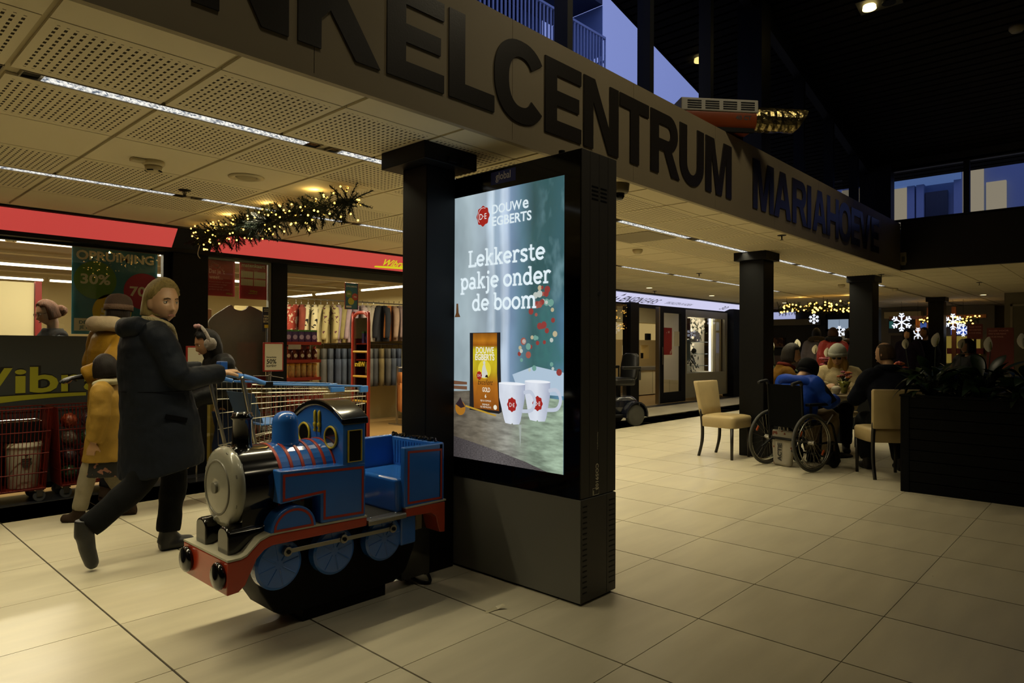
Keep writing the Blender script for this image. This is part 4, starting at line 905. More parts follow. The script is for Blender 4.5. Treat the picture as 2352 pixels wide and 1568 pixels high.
# logo plate above the screen
lp = MB(); fk = lambda a, b: tuple(Vector((KX - .0048, 2.674 - a, 2.207 + b)) - kd); rect(lp, fk, 0, 0, .19, .072)
obj('logo_plate', lp, mat('navy_plate', '#1e2a70', .4), ks)
tx = MB(); put_text(tx, 'global', .058, lambda a, b: tuple(Vector((KX - .0054, 2.579 - a, 2.23 + b)) - kd), bold=.012, wid=.115); obj('logo_lettering', tx, mat('silver_print', '#c4c4ca', .5), ks)

# ---- the picture on the screen (flat, self lit)
SW, SH_ = .858, 1.531
def SC(n): return lambda a, b: tuple(Vector((KX - .0048 - .0004 * n, 3.002 - a, .646 + b)) - kd)
def E_(c, k=1.): return emit('screen_' + c + ('' if k == 1 else '_%d' % int(k * 100)), c, k * 1.05, gloss=1)
def screen_mat(name, ramp, axis, nz=(.75, 1.2), scale=5., extra=None, stretch=(1, 1, 1)):
    M = emit(name, '#ffffff', 1.08, gloss=1); n = M.node_tree.nodes; L = M.node_tree.links; b = n['Principled BSDF']
    g = n.new('ShaderNodeTexCoord'); s = n.new('ShaderNodeSeparateXYZ'); L.new(g.outputs['Generated'], s.inputs[0])
    zz = n.new('ShaderNodeTexNoise'); mp = n.new('ShaderNodeMapping'); mp.inputs['Scale'].default_value = stretch; L.new(g.outputs['Generated'], mp.inputs[0]); L.new(mp.outputs[0], zz.inputs[0]); zz.inputs['Scale'].default_value = scale; zz.inputs['Detail'].default_value = 3
    # wobble the ramp coordinate a little with the noise
    ma = n.new('ShaderNodeMath'); ma.operation = 'MULTIPLY_ADD'; L.new(zz.outputs[0], ma.inputs[0]); ma.inputs[1].default_value = extra or 0; sub = n.new('ShaderNodeMath'); sub.operation = 'SUBTRACT'; sub.inputs[0].default_value = 1; L.new(s.outputs[1], sub.inputs[1])
    L.new(sub.outputs[0] if axis == 's' else s.outputs[2], ma.inputs[2])
    cr = n.new('ShaderNodeValToRGB'); L.new(ma.outputs[0], cr.inputs[0]); e = cr.color_ramp.elements
    while len(e) < len(ramp): e.new(.5)
    for q, (p, c) in zip(e, ramp): q.position = p; q.color = (*lin(c), 1)
    mr = n.new('ShaderNodeMapRange'); mr.inputs[1].default_value = .3; mr.inputs[2].default_value = .7; mr.inputs[3].default_value = nz[0]; mr.inputs[4].default_value = nz[1]; L.new(zz.outputs[0], mr.inputs[0])
    vm = n.new('ShaderNodeVectorMath'); vm.operation = 'SCALE'; L.new(cr.outputs[0], vm.inputs[0]); L.new(mr.outputs[0], vm.inputs['Scale']); L.new(vm.outputs[0], b.inputs['Emission Color']); return M
sc = obj('screen', (lambda m: (rect(m, SC(0), 0, 0, SW, SH_), m)[1])(MB()), screen_mat('screen_room', [(0, '#84959c'), (.2, '#98a8ae'), (.37, '#8f9ea8'), (.405, '#b4c6d4'), (.43, '#c3d3df'), (.455, '#8fa4b6'), (.49, '#93a8bc'), (.52, '#c2d3e4'), (.555, '#bccfe6'), (.585, '#7f9ab8'), (.68, '#5a7c8c'), (.78, '#38585a'), (.9, '#3a5c62'), (1, '#56809a')], 's', (.72, 1.25), 3.2, .06), ks)
def P_(n, col, *shapes, name='picture', k=1.):
    mb = MB()
    for s in shapes: poly(mb, SC(n), s)
    return obj(name, mb, E_(col, k) if isinstance(col, str) else col, sc)
# blurred foliage and tree, mixed into the room picture
def tree_nodes(M):
    n = M.node_tree.nodes; L = M.node_tree.links; b = n['Principled BSDF']; old = b.inputs['Emission Color'].links[0].from_socket
    def mth(op, *a):
        q = n.new('ShaderNodeMath'); q.operation = op
        for k, v in enumerate(a):
            if isinstance(v, (int, float)): q.inputs[k].default_value = v
            else: L.new(v, q.inputs[k])
        return q.outputs[0]
    g = n.new('ShaderNodeTexCoord'); sp = n.new('ShaderNodeSeparateXYZ'); L.new(g.outputs['Generated'], sp.inputs[0]); s_ = mth('SUBTRACT', 1, sp.outputs[1]); t_ = sp.outputs[2]
    def nz(sc): q = n.new('ShaderNodeTexNoise'); q.inputs['Scale'].default_value = sc; q.inputs['Detail'].default_value = 3; L.new(g.outputs['Generated'], q.inputs[0]); return mth('SUBTRACT', q.outputs[0], .5)
    def clamp(v): q = n.new('ShaderNodeClamp'); L.new(v, q.inputs[0]); return q.outputs[0]
    def mix(f, a, c):
        q = n.new('ShaderNodeMix'); q.data_type = 'RGBA'; L.new(f, q.inputs[0]); L.new(a, q.inputs[6]); q.inputs[7].default_value = (*lin(c), 1); return q.outputs[2]
    top = clamp(mth('DIVIDE', mth('ADD', mth('SUBTRACT', s_, .70), mth('MULTIPLY', nz(5), .55)), .16)); up = clamp(mth('DIVIDE', mth('SUBTRACT', t_, .52), .12)); c0 = mix(mth('MULTIPLY', mth('MULTIPLY', top, up), .9), old, '#2f5254'); c1 = mix(mth('MULTIPLY', mth('MULTIPLY', mth('MULTIPLY', top, up), clamp(mth('MULTIPLY', nz(8), 6))), .7), c0, '#6d9098')
    half = mth('MULTIPLY', mth('SUBTRACT', .70, t_), .62); tri = clamp(mth('DIVIDE', mth('ADD', mth('SUBTRACT', half, mth('ABSOLUTE', mth('SUBTRACT', s_, .85))), mth('MULTIPLY', nz(9), .22)), .10)); low = clamp(mth('DIVIDE', mth('SUBTRACT', t_, .33), .05))
    c2 = mix(mth('MULTIPLY', mth('MULTIPLY', tri, low), mth('ADD', .75, nz(24))), c1, '#3c6c6a'); L.new(c2, b.inputs['Emission Color'])
tree_nodes(sc.data.materials[0])
random.seed(11)
for col, n in (('#8a3a36', 16), ('#b4bcb4', 10), ('#9a5448', 7), ('#6a988c', 9), ('#b4a888', 5)):
    mb = MB()
    for q in range(n):
        t = random.random(); w_ = .03 + .2 * t; disc(mb, SC(2 + q % 3 * .3), min(.71 + random.uniform(-w_, min(w_, .13)), SW - .03), .97 - .45 * t, random.uniform(.009, .02), 12)
    obj('picture_baubles', mb, E_(col), sc, stuff=True)
P_(1, '#a9bdcf', [(.55, .40), (SW, .40), (SW, .52), (.66, .55), (.5, .5)], name='picture_snow')
P_(1.5, '#5a3c22', [(.045, .905), (.06, .905), (.065, .85), (.08, .825), (.03, .825), (.042, .85)], name='picture_lamp')
P_(1.5, '#6b4a36', [(0, .425), (.14, .43), (.14, .445), (0, .45)], [(0, .40), (.14, .40), (.14, .42), (0, .42)], name='picture_bench')
# stone table
P_(3, screen_mat('screen_table', [(0, '#4a4238'), (.35, '#6d6658'), (.6, '#8a8a80'), (.8, '#7f8f7c'), (1, '#94a892')], 's', (.6, 1.25), 9, .1, (1, 1, 2)), [(0, .125), (0, .385), (.16, .395), (.45, .40), (SW, .38), (SW, 0), (.75, 0)], name='picture_table')
P_(3.5, screen_mat('screen_table_edge', [(0, '#3c3738'), (.5, '#5d5858'), (1, '#4a4646')], 's', (.4, 1.4), 50), [(0, 0), (0, .125), (.3, .085), (.6, .035), (.75, 0)], name='picture_table_edge')
P_(3.6, '#a9b2aa', [(.55, .23), (.57, .23), (.565, .14), (.56, .11)], name='picture_reflection', k=.8)
# coffee pack
P_(4, '#1b1a1c', [(.163, .285), (.165, .50), (.162, .731), (.409, .731), (.41, .6), (.422, .29), (.40, .278)], name='picture_pack')
PK = screen_mat('screen_pack', [(0, '#7a4210'), (.35, '#a5641a'), (.5, '#b39a1e'), (.78, '#c2b420'), (.84, '#8a4e10'), (.9, '#a86a18'), (1, '#7d4a12')], 't', (.85, 1.15), 4)
P_(5, PK, [(.20, .298), (.19, .5), (.19, .728), (.383, .728), (.385, .5), (.402, .293)], name='picture_pack_front')
mb = MB(); put_text(mb, 'DOUWE', .05, lambda a, b: SC(6)(.287 + a, .614 + b), bold=.02, wid=.145); put_text(mb, 'EGBERTS', .048, lambda a, b: SC(6)(.287 + a, .575 + b), bold=.03, wid=.155)
put_text(mb, 'GOLD', .036, lambda a, b: SC(6)(.30 + a, .395 + b), bold=.02, wid=.062); put_text(mb, '6', .026, lambda a, b: SC(6)(.295 + a, .362 + b), bold=.03); put_text(mb, 'RIJK & COMPLEX', .014, lambda a, b: SC(6)(.297 + a, .34 + b), wid=.085); put_text(mb, 'PREMIUM', .014, lambda a, b: SC(6)(.297 + a, .318 + b), wid=.055); put_text(mb, 'FILTERMALING', .014, lambda a, b: SC(6)(.297 + a, .304 + b), wid=.085)
disc(mb, SC(6), .372, .312, .014, 14)
obj('picture_pack_lettering', mb, E_('#e0dcc8'), sc)
mb = MB(); disc(mb, SC(6), .285, .522, .052, 28); obj('picture_emblem', mb, E_('#d8c83c'), sc)
mb = MB(); poly(mb, SC(6.4), [(.262, .475), (.268, .53), (.275, .548), (.29, .552), (.296, .53), (.312, .50), (.305, .475)]); disc(mb, SC(6.4), .283, .56, .010, 12); obj('picture_emblem_figure', mb, E_('#c9c9bc'), sc)
mb = MB(); put_text(mb, 'Excellent', .045, lambda a, b: SC(6)(.292 + a, .435 + b), shear=.35, wid=.12); poly(mb, SC(6.5), [(.29, .478), (.315, .476), (.312, .49), (.298, .492)]); obj('picture_dark_lettering', mb, E_('#2a1a0c'), sc)
def seal(n, cx, cy, r, s=''):
    mb = MB(); poly(mb, SC(n), [(cx + r * (1 + .07 * math.cos(8 * 2 * PI * j / 48)) * math.cos(2 * PI * j / 48), cy + r * 1.12 * (1 + .07 * math.cos(8 * 2 * PI * j / 48)) * math.sin(2 * PI * j / 48)) for j in range(48)]); obj('picture_seal', mb, E_('#99201a'), sc)
    tx = MB(); put_text(tx, 'D·E', r * .95, lambda a, b: SC(n + .5)(cx + a, cy - r * .36 + b), bold=.0, wid=r * 1.15)
    if r > .04: tx.tube([SC(n + .5)(cx + .82 * r * math.cos(t), cy + .95 * r * math.sin(t)) for t in [PI * .35 + PI * .9 * j / 14 for j in range(15)]], .0012, 4)
    obj('picture_seal_lettering', tx, E_('#dfe2e0'), sc)
seal(6.5, .243, .487, .021)
# cups
def cup(n, x0, x1, b0, b1, zt, zb, hx, hz):
    P_(n, screen_mat('screen_cup', [(0, '#c4cad6'), (.5, '#d2d8e2'), (1, '#9aa2b8')], 's', (.95, 1.05), 3), [(x0, zt), (x0 + .004, zt - .08), (b0, zb + .02), (b0 + .01, zb), ((b0 + b1) / 2 - .008, zb - .004), ((b0 + b1) / 2, zb + .004), ((b0 + b1) / 2 + .008, zb - .004), (b1 - .01, zb), (b1, zb + .02), (x1 - .004, zt - .08), (x1, zt)], name='picture_cup')
    mb = MB(); disc(mb, SC(n + .3), (x0 + x1) / 2, zt, (x1 - x0) / 2, 30, .008); obj('picture_cup_rim', mb, E_('#e4e8ee'), sc)
    mb = MB(); mb.tube(catmull([SC(n + .2)(x1 - .012, zt - .045), SC(n + .2)(x1 + .04, zt - .04), SC(n + .2)(x1 + .068, zt - .085), SC(n + .2)(x1 + .045, zt - .135), SC(n + .2)(x1 - .018, zt - .14)], 5), .0001, 4)
    c = catmull([Vector((x1 - .012, 0, zt - .045)), Vector((x1 + .04, 0, zt - .04)), Vector((x1 + .068, 0, zt - .085)), Vector((x1 + .045, 0, zt - .135)), Vector((x1 - .018, 0, zt - .145))], 5)
    mb = MB()
    for p, q in zip(c, c[1:]):
        u = (q - p).normalized() * .010; w_ = Vector((-u.z, 0, u.x)); poly(mb, SC(n + .2), [((p + w_).x, (p + w_).z), ((q + w_).x, (q + w_).z), ((q - w_).x, (q - w_).z), ((p - w_).x, (p - w_).z)]); disc(mb, SC(n + .2), q.x, q.z, .010, 8)
    obj('picture_cup_handle', mb, E_('#b4bccb'), sc)
    seal(n + .5, (x0 + x1) / 2 + .002, zt - .115, .034)
cup(7, .593, .772, .622, .745, .468, .262, 0, 0); cup(9, .40, .598, .442, .565, .45, .232, 0, 0)
# spoon
P_(6, '#b08a2c', [(.13, .30), (.27, .278), (.375, .262), (.38, .27), (.27, .288), (.13, .31)], name='picture_spoon'); mb = MB(); disc(mb, SC(6), .085, .29, .044, 20, .042); obj('picture_spoon_bowl', mb, E_('#a06a20'), sc); mb = MB(); poly(mb, SC(6.5), [(.045, .31), (.07, .335), (.085, .355), (.1, .33), (.125, .30), (.09, .29)]); obj('picture_ground_coffee', mb, E_('#2e2024'), sc)
# brand lettering and seal
seal(11, .27, 1.395, .05)
SILV = E_('#d6e4ea')
mb = MB(); put_text(mb, 'DOUW', .072, lambda a, b: SC(11)(.343 + a, 1.398 + b), bold=.018, align='LEFT', wid=.225); put_text(mb, 'e', .095, lambda a, b: SC(11)(.572 + a, 1.398 + b), bold=.018, align='LEFT'); put_text(mb, 'EGBERTS', .072, lambda a, b: SC(11)(.343 + a, 1.33 + b), bold=.022, align='LEFT', wid=.295); obj('picture_brand_lettering', mb, SILV, sc)
# slab lettered headline
def arc(cx, cy, rx, ry, a0, a1, n=14): return [(cx + rx * math.cos(math.radians(a0 + (a1 - a0) * k / n)), cy + ry * math.sin(math.radians(a0 + (a1 - a0) * k / n))) for k in range(n + 1)]
GL = {'L': (.92, [[(.24, 0), (.24, 1.4)], [(.02, .07), (.88, .07)], [(.84, .05), (.84, .36)], [(.02, 1.35), (.5, 1.35)]]),
 'e': (.93, [[(.12, .5), (.82, .5)], arc(.47, .5, .36, .43, 0, 318)]), 'k': (.98, [[(.25, 0), (.25, 1.45)], [(.25, .42), (.72, .95)], [(.42, .6), (.8, .05)], [(.03, .06), (.45, .06)], [(.03, 1.4), (.25, 1.4)], [(.55, .94), (.92, .94)], [(.6, .06), (.98, .06)]]),
 'r': (.8, [[(.25, 0), (.25, .95)], arc(.52, .62, .27, .32, 180, 70), [(.62, .92), (.72, .8)], [(.03, .06), (.52, .06)], [(.05, .93), (.25, .93)]]), 's': (.78, [[(.66, .78), (.6, .92), (.38, .95), (.15, .85), (.17, .64), (.4, .52), (.64, .38), (.64, .15), (.4, .04), (.18, .08), (.1, .24)]]),
 't': (.72, [[(.3, 1.3), (.3, .25), (.4, .07), (.55, .05), (.68, .14)], [(.05, .93), (.62, .93)]]), 'p': (1., [[(.25, -.42), (.25, .95)], arc(.54, .49, .33, .43, 0, 360, 20), [(.03, -.38), (.5, -.38)], [(.05, .93), (.25, .93)]]),
 'a': (.95, [arc(.42, .27, .28, .23, 0, 360, 18), [(.7, .05), (.7, .62)], arc(.42, .62, .28, .32, 0, 130), [(.7, .06), (.9, .06)]]), 'j': (.55, [[(.32, .93), (.32, -.2), (.24, -.38), (.05, -.4)], [(.32, 1.3), (.32, 1.34)], [(.1, .93), (.32, .93)]]),
 'o': (.98, [arc(.49, .49, .37, .43, 0, 360, 22)]), 'n': (1.08, [[(.25, 0), (.25, .95)], arc(.53, .6, .28, .34, 180, 0), [(.81, .6), (.81, 0)], [(.03, .06), (.46, .06)], [(.62, .06), (1.03, .06)], [(.05, .93), (.25, .93)]]),
 'd': (1.05, [[(.77, 0), (.77, 1.45)], arc(.46, .49, .34, .43, 0, 360, 20), [(.77, .06), (1.0, .06)], [(.55, 1.4), (.77, 1.4)]]), 'b': (1., [[(.25, .05), (.25, 1.45)], arc(.54, .49, .34, .43, 0, 360, 20), [(.05, 1.4), (.25, 1.4)]]),
 'm': (1.62, [[(.25, 0), (.25, .95)], arc(.53, .62, .27, .32, 180, 0), [(.8, .62), (.8, 0)], arc(1.07, .62, .27, .32, 180, 0), [(1.34, .62), (1.34, 0)], [(.03, .06), (.46, .06)], [(.62, .06), (.98, .06)], [(1.16, .06), (1.56, .06)], [(.05, .93), (.25, .93)]])}
def slab(mb, s, x0, x1, y, xh):
    tot = sum(GL[c][0] if c != ' ' else .45 for c in s); kx = (x1 - x0) / tot; x = x0; n = 12
    for c in s:
        if c == ' ': x += .45 * kx; continue
        w, st = GL[c]
        for pl in st:
            hw = .085 if len(pl) == 2 and abs(pl[0][1] - pl[1][1]) < .01 and abs(pl[0][0] - pl[1][0]) < .6 else .115
            if c == 'j' and pl[0][1] > 1.2: hw = .14
            q = [(x + a * kx, y + b * xh) for a, b in pl]
            for (a, b), (c2, d2) in zip(q, q[1:]):
                L_ = math.hypot(c2 - a, d2 - b) or 1e-6; ux, uy = (c2 - a) / L_, (d2 - b) / L_; h = hw * xh
                poly(mb, SC(12), [(a - uy * h, b + ux * h), (c2 - uy * h, d2 + ux * h), (c2 + uy * h, d2 - ux * h), (a + uy * h, b - ux * h)])
            for a, b in (q[1:-1] if len(pl) > 2 else (q if hw > .13 else [])): disc(mb, SC(12), a, b, hw * xh, 10)
        x += w * kx
mb = MB(); slab(mb, 'Lekkerste', .150, .735, 1.112, .066); slab(mb, 'pakje onder', .082, .776, .985, .066); slab(mb, 'de boom', .182, .678, .858, .066)
obj('picture_headline', mb, SILV, sc)
# ================================================================== TRAIN RIDE (a plain toy engine, no character)
TK = .9857
tr_ = thing('train_ride', 'blue and red coin operated toy steam train ride standing before the screen', 'train ride', (1.242, 2.987, 0))
BLUE = mat('glossy_blue_fibreglass', '#2862b4', .22, coat=.5, var=.05, vscale=6); RED2 = mat('glossy_red_fibreglass', '#a5351a', .28, coat=.4, var=.08, vscale=9); BLK2 = mat('glossy_black_fibreglass', '#0a0a0b', .15, coat=.5)
WHT2 = mat('off_white_footplate', '#a8a48f', .4, var=.08, vscale=12); GRY2 = mat('grey_smokebox', '#8d8b7c', .25, coat=.4); YEL2 = mat('yellow_paint', '#b5a01a', .4); LINE = mat('red_lining', '#9a2c1a', .4)
def T(name, mb, m, parent=None, smooth=False, bevel=0., **k):
    mb.xf(lambda p: Vector((p.x * TK, p.y * TK, max(0, p.z * TK + .0186)))); return obj(name, mb, m, parent or tr_, smooth, bevel, **k)
TW = .23
T('base_plate', MB().box((.42, -.11, -.019), (.90, .11, .05)), mat('matt_black_hull', '#050506', .6, spec=.15))
T('hull', MB().prism([(.17, .40), (.16, .30), (.20, .18), (.27, .07), (.32, .04), (.94, .04), (1.02, .08), (1.08, .2), (1.1, .42)], 'y', -.135, .135), mat('matt_black_hull', '#08080a', .5), bevel=.02)
skirt = [(0, .385), (.06, .385), (.085, .393), (.115, .42), (.145, .445), (.19, .460), (.25, .461), (.70, .45), (.70, .405), (.205, .414), (.165, .402), (.13, .37), (.105, .32), (.08, .27), (.05, .247), (0, .243)]
sk = T('skirt', MB().prism(skirt, 'y', -TW, TW), RED2, bevel=.006)
top = skirt[:8]; fp = MB()
for (a, b), (c, d) in zip(top, top[1:]): fp.add([(a, -TW - .001, b), (c, -TW - .001, d), (c, TW, d), (a, TW, b), (a, -TW - .001, b + .009), (c, -TW - .001, d + .009), (c, TW, d + .009), (a, TW, b + .009)], [(0, 3, 2, 1), (4, 5, 6, 7), (0, 1, 5, 4), (2, 3, 7, 6), (0, 4, 7, 3), (1, 2, 6, 5)])
T('footplate', fp, WHT2)
for y in (-.168, .168):
    T('buffer', MB().lathe([(0, -.03), (.045, -.028), (.057, -.02), (.058, -.008), (.052, 0), (.03, 0)], (0, y, .318), 28, Matrix.Rotation(PI / 2, 3, 'Y')), BLK2, smooth=True)
for y in (-.115, .115):
    arch = [(y - .055, .39), (y + .055, .39), (y + .055, .47)] + [(y + .055 * math.cos(t), .47 + .04 * math.sin(t)) for t in [PI * k / 10 for k in range(1, 10)]] + [(y - .055, .47)]
    T('cylinder_block', MB().prism(arch, 'x', .03, .21), BLK2, bevel=.01)
RX = Matrix.Rotation(PI / 2, 3, 'Y')
def drum(x0, x1, r): return MB().rings([[(x, r * math.cos(2 * PI * j / 40), .66 + r * math.sin(2 * PI * j / 40)) for j in range(40)] for x in (x0, x1)])
T('smokebox', drum(.10, .275, .176), BLK2, bevel=.008)
T('boiler', drum(.275, .57, .173), BLUE)
for k, x in enumerate((.268, .325, .383, .44, .497, .552)): T('boiler_band', drum(x, x + .016, .1775), LINE, bevel=.003)
T('saddle', MB().box((.10, -.15, .44), (.56, .15, .62)), BLK2)
# plain front door of the engine: a blank grey disc with hinge strap and turning handle
dp = [(.176, .105), (.181, .098), (.181, .085), (.172, .07), (.15, .06), (.1, .052), (.05, .048), (.0, .047)]
dr = T('smokebox_door', MB().rings([[(x, r * math.cos(2 * PI * j / 40), .66 + r * math.sin(2 * PI * j / 40)) for j in range(40)] for r, x in dp]), GRY2, smooth=True)
T('door_ring', MB().tube([(.055, .12 * math.cos(2 * PI * k / 32), .66 + .12 * math.sin(2 * PI * k / 32)) for k in range(32)], .005, 6, closed=True), mat('grey_strap', '#6a685c', .35), dr, smooth=True)
for k in range(8): T('door_clamp', MB().obox((.078, .158 * math.cos(PI * k / 4 + .39), .66 + .158 * math.sin(PI * k / 4 + .39)), (.02, .02, .03), Matrix.Rotation(PI / 4 * k + .39 - PI / 2, 3, 'X')), mat('grey_strap', '#6a685c', .35), dr, bevel=.003)
T('hub', MB().cyl((.05, 0, .66), (.036, 0, .66), .026, n=20), mat('grey_strap', '#6a685c', .35), dr, bevel=.003)
T('chimney', MB().lathe([(.062, .80), (.058, .825), (.046, .835), (.043, .86), (.042, .955), (.05, .962), (.052, .97), (.044, .977), (.044, .987), (.036, .988), (.03, .96)], (.168, 0, 0), 28), BLK2, smooth=True)
T('steam_dome', MB().lathe([(.078, .81), (.068, .828), (.062, .84), (.061, .93), (.055, .955), (.04, .972), (.02, .98), (0, .981)], (.383, 0, 0), 28), BLUE, smooth=True)
def strip(pts, y, w):
    """closed mitred band of width w along pts, facing -Y"""
    n = len(pts); I = []; O_ = []
    for k in range(n):
        a, b, c = (Vector(pts[(k + q) % n]) for q in (-1, 0, 1)); u = (b - a).normalized(); v = (c - b).normalized(); n1 = Vector((-u.y, u.x)); n2 = Vector((-v.y, v.x)); m_ = (n1 + n2).normalized(); L_ = w / 2 / max(.3, m_.dot(n1)); I.append(b + m_ * L_); O_.append(b - m_ * L_)
    return MB().add([(p.x, y, p.y) for p in I + O_], [(k, (k + 1) % n, n + (k + 1) % n, n + k) for k in range(n)])
tank = [(.237, .588), (.442, .60), (.442, .465), (.69, .455), (.69, .722), (.237, .737)]
for s in (-1, 1):
    y0, y1 = (-TW, -.11) if s < 0 else (.11, TW)
    tk_ = T('side_tank', MB().prism(tank, 'y', y0, y1), BLUE, bevel=.008)
    if s < 0: T('tank_lining', strip([(.254, .715), (.672, .700), (.672, .478), (.460, .487), (.460, .614), (.254, .605)], -TW - .0012, .012), LINE, tk_)
    ar = [(.195, .462)] + [(.305 + .112 * math.cos(t), .466 + .106 * math.sin(t)) for t in [PI - PI * k / 16 for k in range(17)]] + [(.417, .458)]
    sp_ = T('wheel_splasher', MB().prism(ar, 'y', y0, y1), BLUE, bevel=.01)
    if s < 0: T('splasher_lining', strip([(.213, .474)] + [(.305 + .092 * math.cos(t), .474 + .082 * math.sin(t)) for t in [PI - PI * k / 14 for k in range(1, 14)]] + [(.398, .470)], -TW - .0012, .011), LINE, sp_)
# cab with arched roof
def archy(y): return .917 + .085 * (1 - (abs(y) / TW) ** 2.0)
ca = [(-TW, .455), (TW, .455)] + [(TW - 2 * TW * k / 16, archy(TW - 2 * TW * k / 16)) for k in range(17)]
cab = T('cab', MB().prism([(y * .99, max(z, .6)) for y, z in ca], 'x', .562, .688), BLUE, bevel=.005)
rf_ = [(-TW - .008 + (2 * TW + .016) * k / 16, archy(-TW + 2 * TW * k / 16) - .004) for k in range(17)]
T('cab_roof', MB().prism(rf_ + [(y, z + .032) for y, z in rf_[::-1]], 'x', .55, .702), BLK2, bevel=.008)
for y in (-.125, .125):
    w_ = T('round_window', MB().lathe([(0, 0), (.05, 0), (.05, .006), (0, .006)], (.5605, y, .848), 28, Matrix.Rotation(-PI / 2, 3, 'Y')), BLK2, cab)
    T('window_rim', MB().tube([(.556, y + .052 * math.cos(2 * PI * k / 28), .848 + .052 * math.sin(2 * PI * k / 28)) for k in range(28)], .006, 6, closed=True), YEL2, cab, smooth=True)
for y in (-.02, .02): T('brass_whistle', MB().lathe([(.007, .865), (.009, .875), (.005, .885), (.01, .895), (.01, .91), (.006, .913), (.008, .92), (.008, .965), (.002, .975)], (.556, y, 0), 10), YEL2, cab, smooth=True)
T('side_window', MB().box((.59, -TW - .001, .737), (.661, -TW + .004, .885)), BLK2, cab)
T('side_window_rim', MB().tube([(.588, -TW - .001, .735), (.663, -TW - .001, .735), (.663, -TW - .001, .887), (.588, -TW - .001, .887)], .005, 6, closed=True), YEL2, cab)
# passenger tub
T('floor_mat', MB().box((.69, -TW + .03, .40), (.95, TW, .428)), mat('black_rubber_mat', '#0d0e0d', .8, bump=.4, bscale=200))
T('step_plate', MB().box((.70, -TW - .012, .416), (.936, -TW + .05, .432)).box((.70, -TW - .014, .405), (.936, -TW - .008, .428)), STEEL, bevel=.003)
for x in (.735, .89): T('rivet', MB().sphere((x, -TW + .02, .432), .006, 8, 5), CHROME, smooth=True)
T('seat', MB().box((.90, -TW + .03, .42), (1.18, TW - .03, .605)), BLUE, bevel=.02, seg=3)
near = T('tub_side', MB().box((.932, -TW, .45), (1.20, -TW + .04, .768)), BLUE, bevel=.008)
T('tub_lining', strip([(.957, .742), (1.203 - .02, .732), (1.183, .468), (.957, .475)], -TW - .0012, .012), LINE, near)
T('tub_side', MB().box((.69, TW - .04, .45), (1.20, TW, .775)), BLUE, bevel=.008)
T('tub_back', MB().box((1.165, -TW, .45), (1.205, TW, .77)), BLUE, bevel=.008)
rb = MB()
for k in range(14): rb.box((1.160, -TW + .06 + .025 * k, .62), (1.166, -TW + .07 + .025 * k, .75))
T('back_ribs', rb, BLUE, stuff=True)
random.seed(2); cl_ = MB()
for k in range(60): cl_.sphere((1.185 + random.uniform(-.012, .012), random.uniform(-TW + .03, TW - .02), .772 + random.uniform(0, .012)), random.uniform(.006, .012), 6, 4)
T('coal', cl_, BLK2, stuff=True)
sk2 = [(.94, .455), (1.21, .444), (1.21, .277), (1.172, .282), (1.158, .32), (1.145, .372), (1.11, .398), (.94, .405)]
T('rear_skirt', MB().prism(sk2, 'y', -TW - .004, TW), RED2, bevel=.005)
T('rear_footplate', MB().box((.938, -TW - .006, .449), (1.214, TW, .457)), WHT2)
for s in (-1, 1):
    for x in (.25, .536, .827):
        wl = T('wheel', MB().lathe([(0, 0), (.1, 0), (.112, .006), (.112, .05), (0, .05)], (x, s * .2, .311), 36, Matrix.Rotation(PI / 2 * (1 if s < 0 else -1), 3, 'X') @ Matrix.Scale(-1, 3, Vector((0, 0, 1)))), BLUE, smooth=False)
        if s < 0:
            spk = MB()
            for k in range(8): a = PI * k / 4 + .2; spk.cyl((x + .02 * math.cos(a), -.2005, .311 + .02 * math.sin(a)), (x + .095 * math.cos(a), -.2005, .311 + .095 * math.sin(a)), .003, n=5)
            T('spokes', spk, BLUE, wl, stuff=True)
rod = T('coupling_rod', MB().obox(((.28 + .865) / 2, -.218, .364), (.585, .006, .02), Matrix.Rotation(.017, 3, 'Y')), STEEL, bevel=.002)
for x, z in ((.28, .369), (.573, .366), (.865, .359)): T('rod_boss', MB().cyl((x, -.205, z), (x, -.227, z), .021, n=18), STEEL, rod, bevel=.002); T('bolt', MB().cyl((x, -.227, z), (x, -.234, z), .01, n=6), DARK, rod)
T('rear_bracket', MB().box((.93, -.205, .25), (1.03, -.12, .402)), BLUE, bevel=.01)
T('drive_box', MB().box((1.0, -.12, .03), (1.195, .12, .44)), BLK2)
pl = T('rating_plate', MB().box((1.035, -.132, .292), (1.128, -.12, .395)), mat('foil_plate', '#86836f', .45))
tx = MB(); random.seed(4)
for k in range(10): put_text(tx, random.choice(('220V 50Hz 180W', 'MADE IN EU 2009', 'SERIAL 004218', 'IP 20  CLASS I', 'MAX 80 KG')), .007, lambda a, b: (1.04 + a, -.1325, .383 - .009 * k + b), align='LEFT')
T('plate_lettering', tx, mat('black_print', '#0b0b0b'), pl)
T('power_cable', MB().tube(catmull([(1.05, 0, .08), (1.12, -.1, .0), (1.16, -.16, -.006), (1.21, -.1, .0), (1.26, .02, .02)], 5), .009, 8), BLACK, smooth=True)
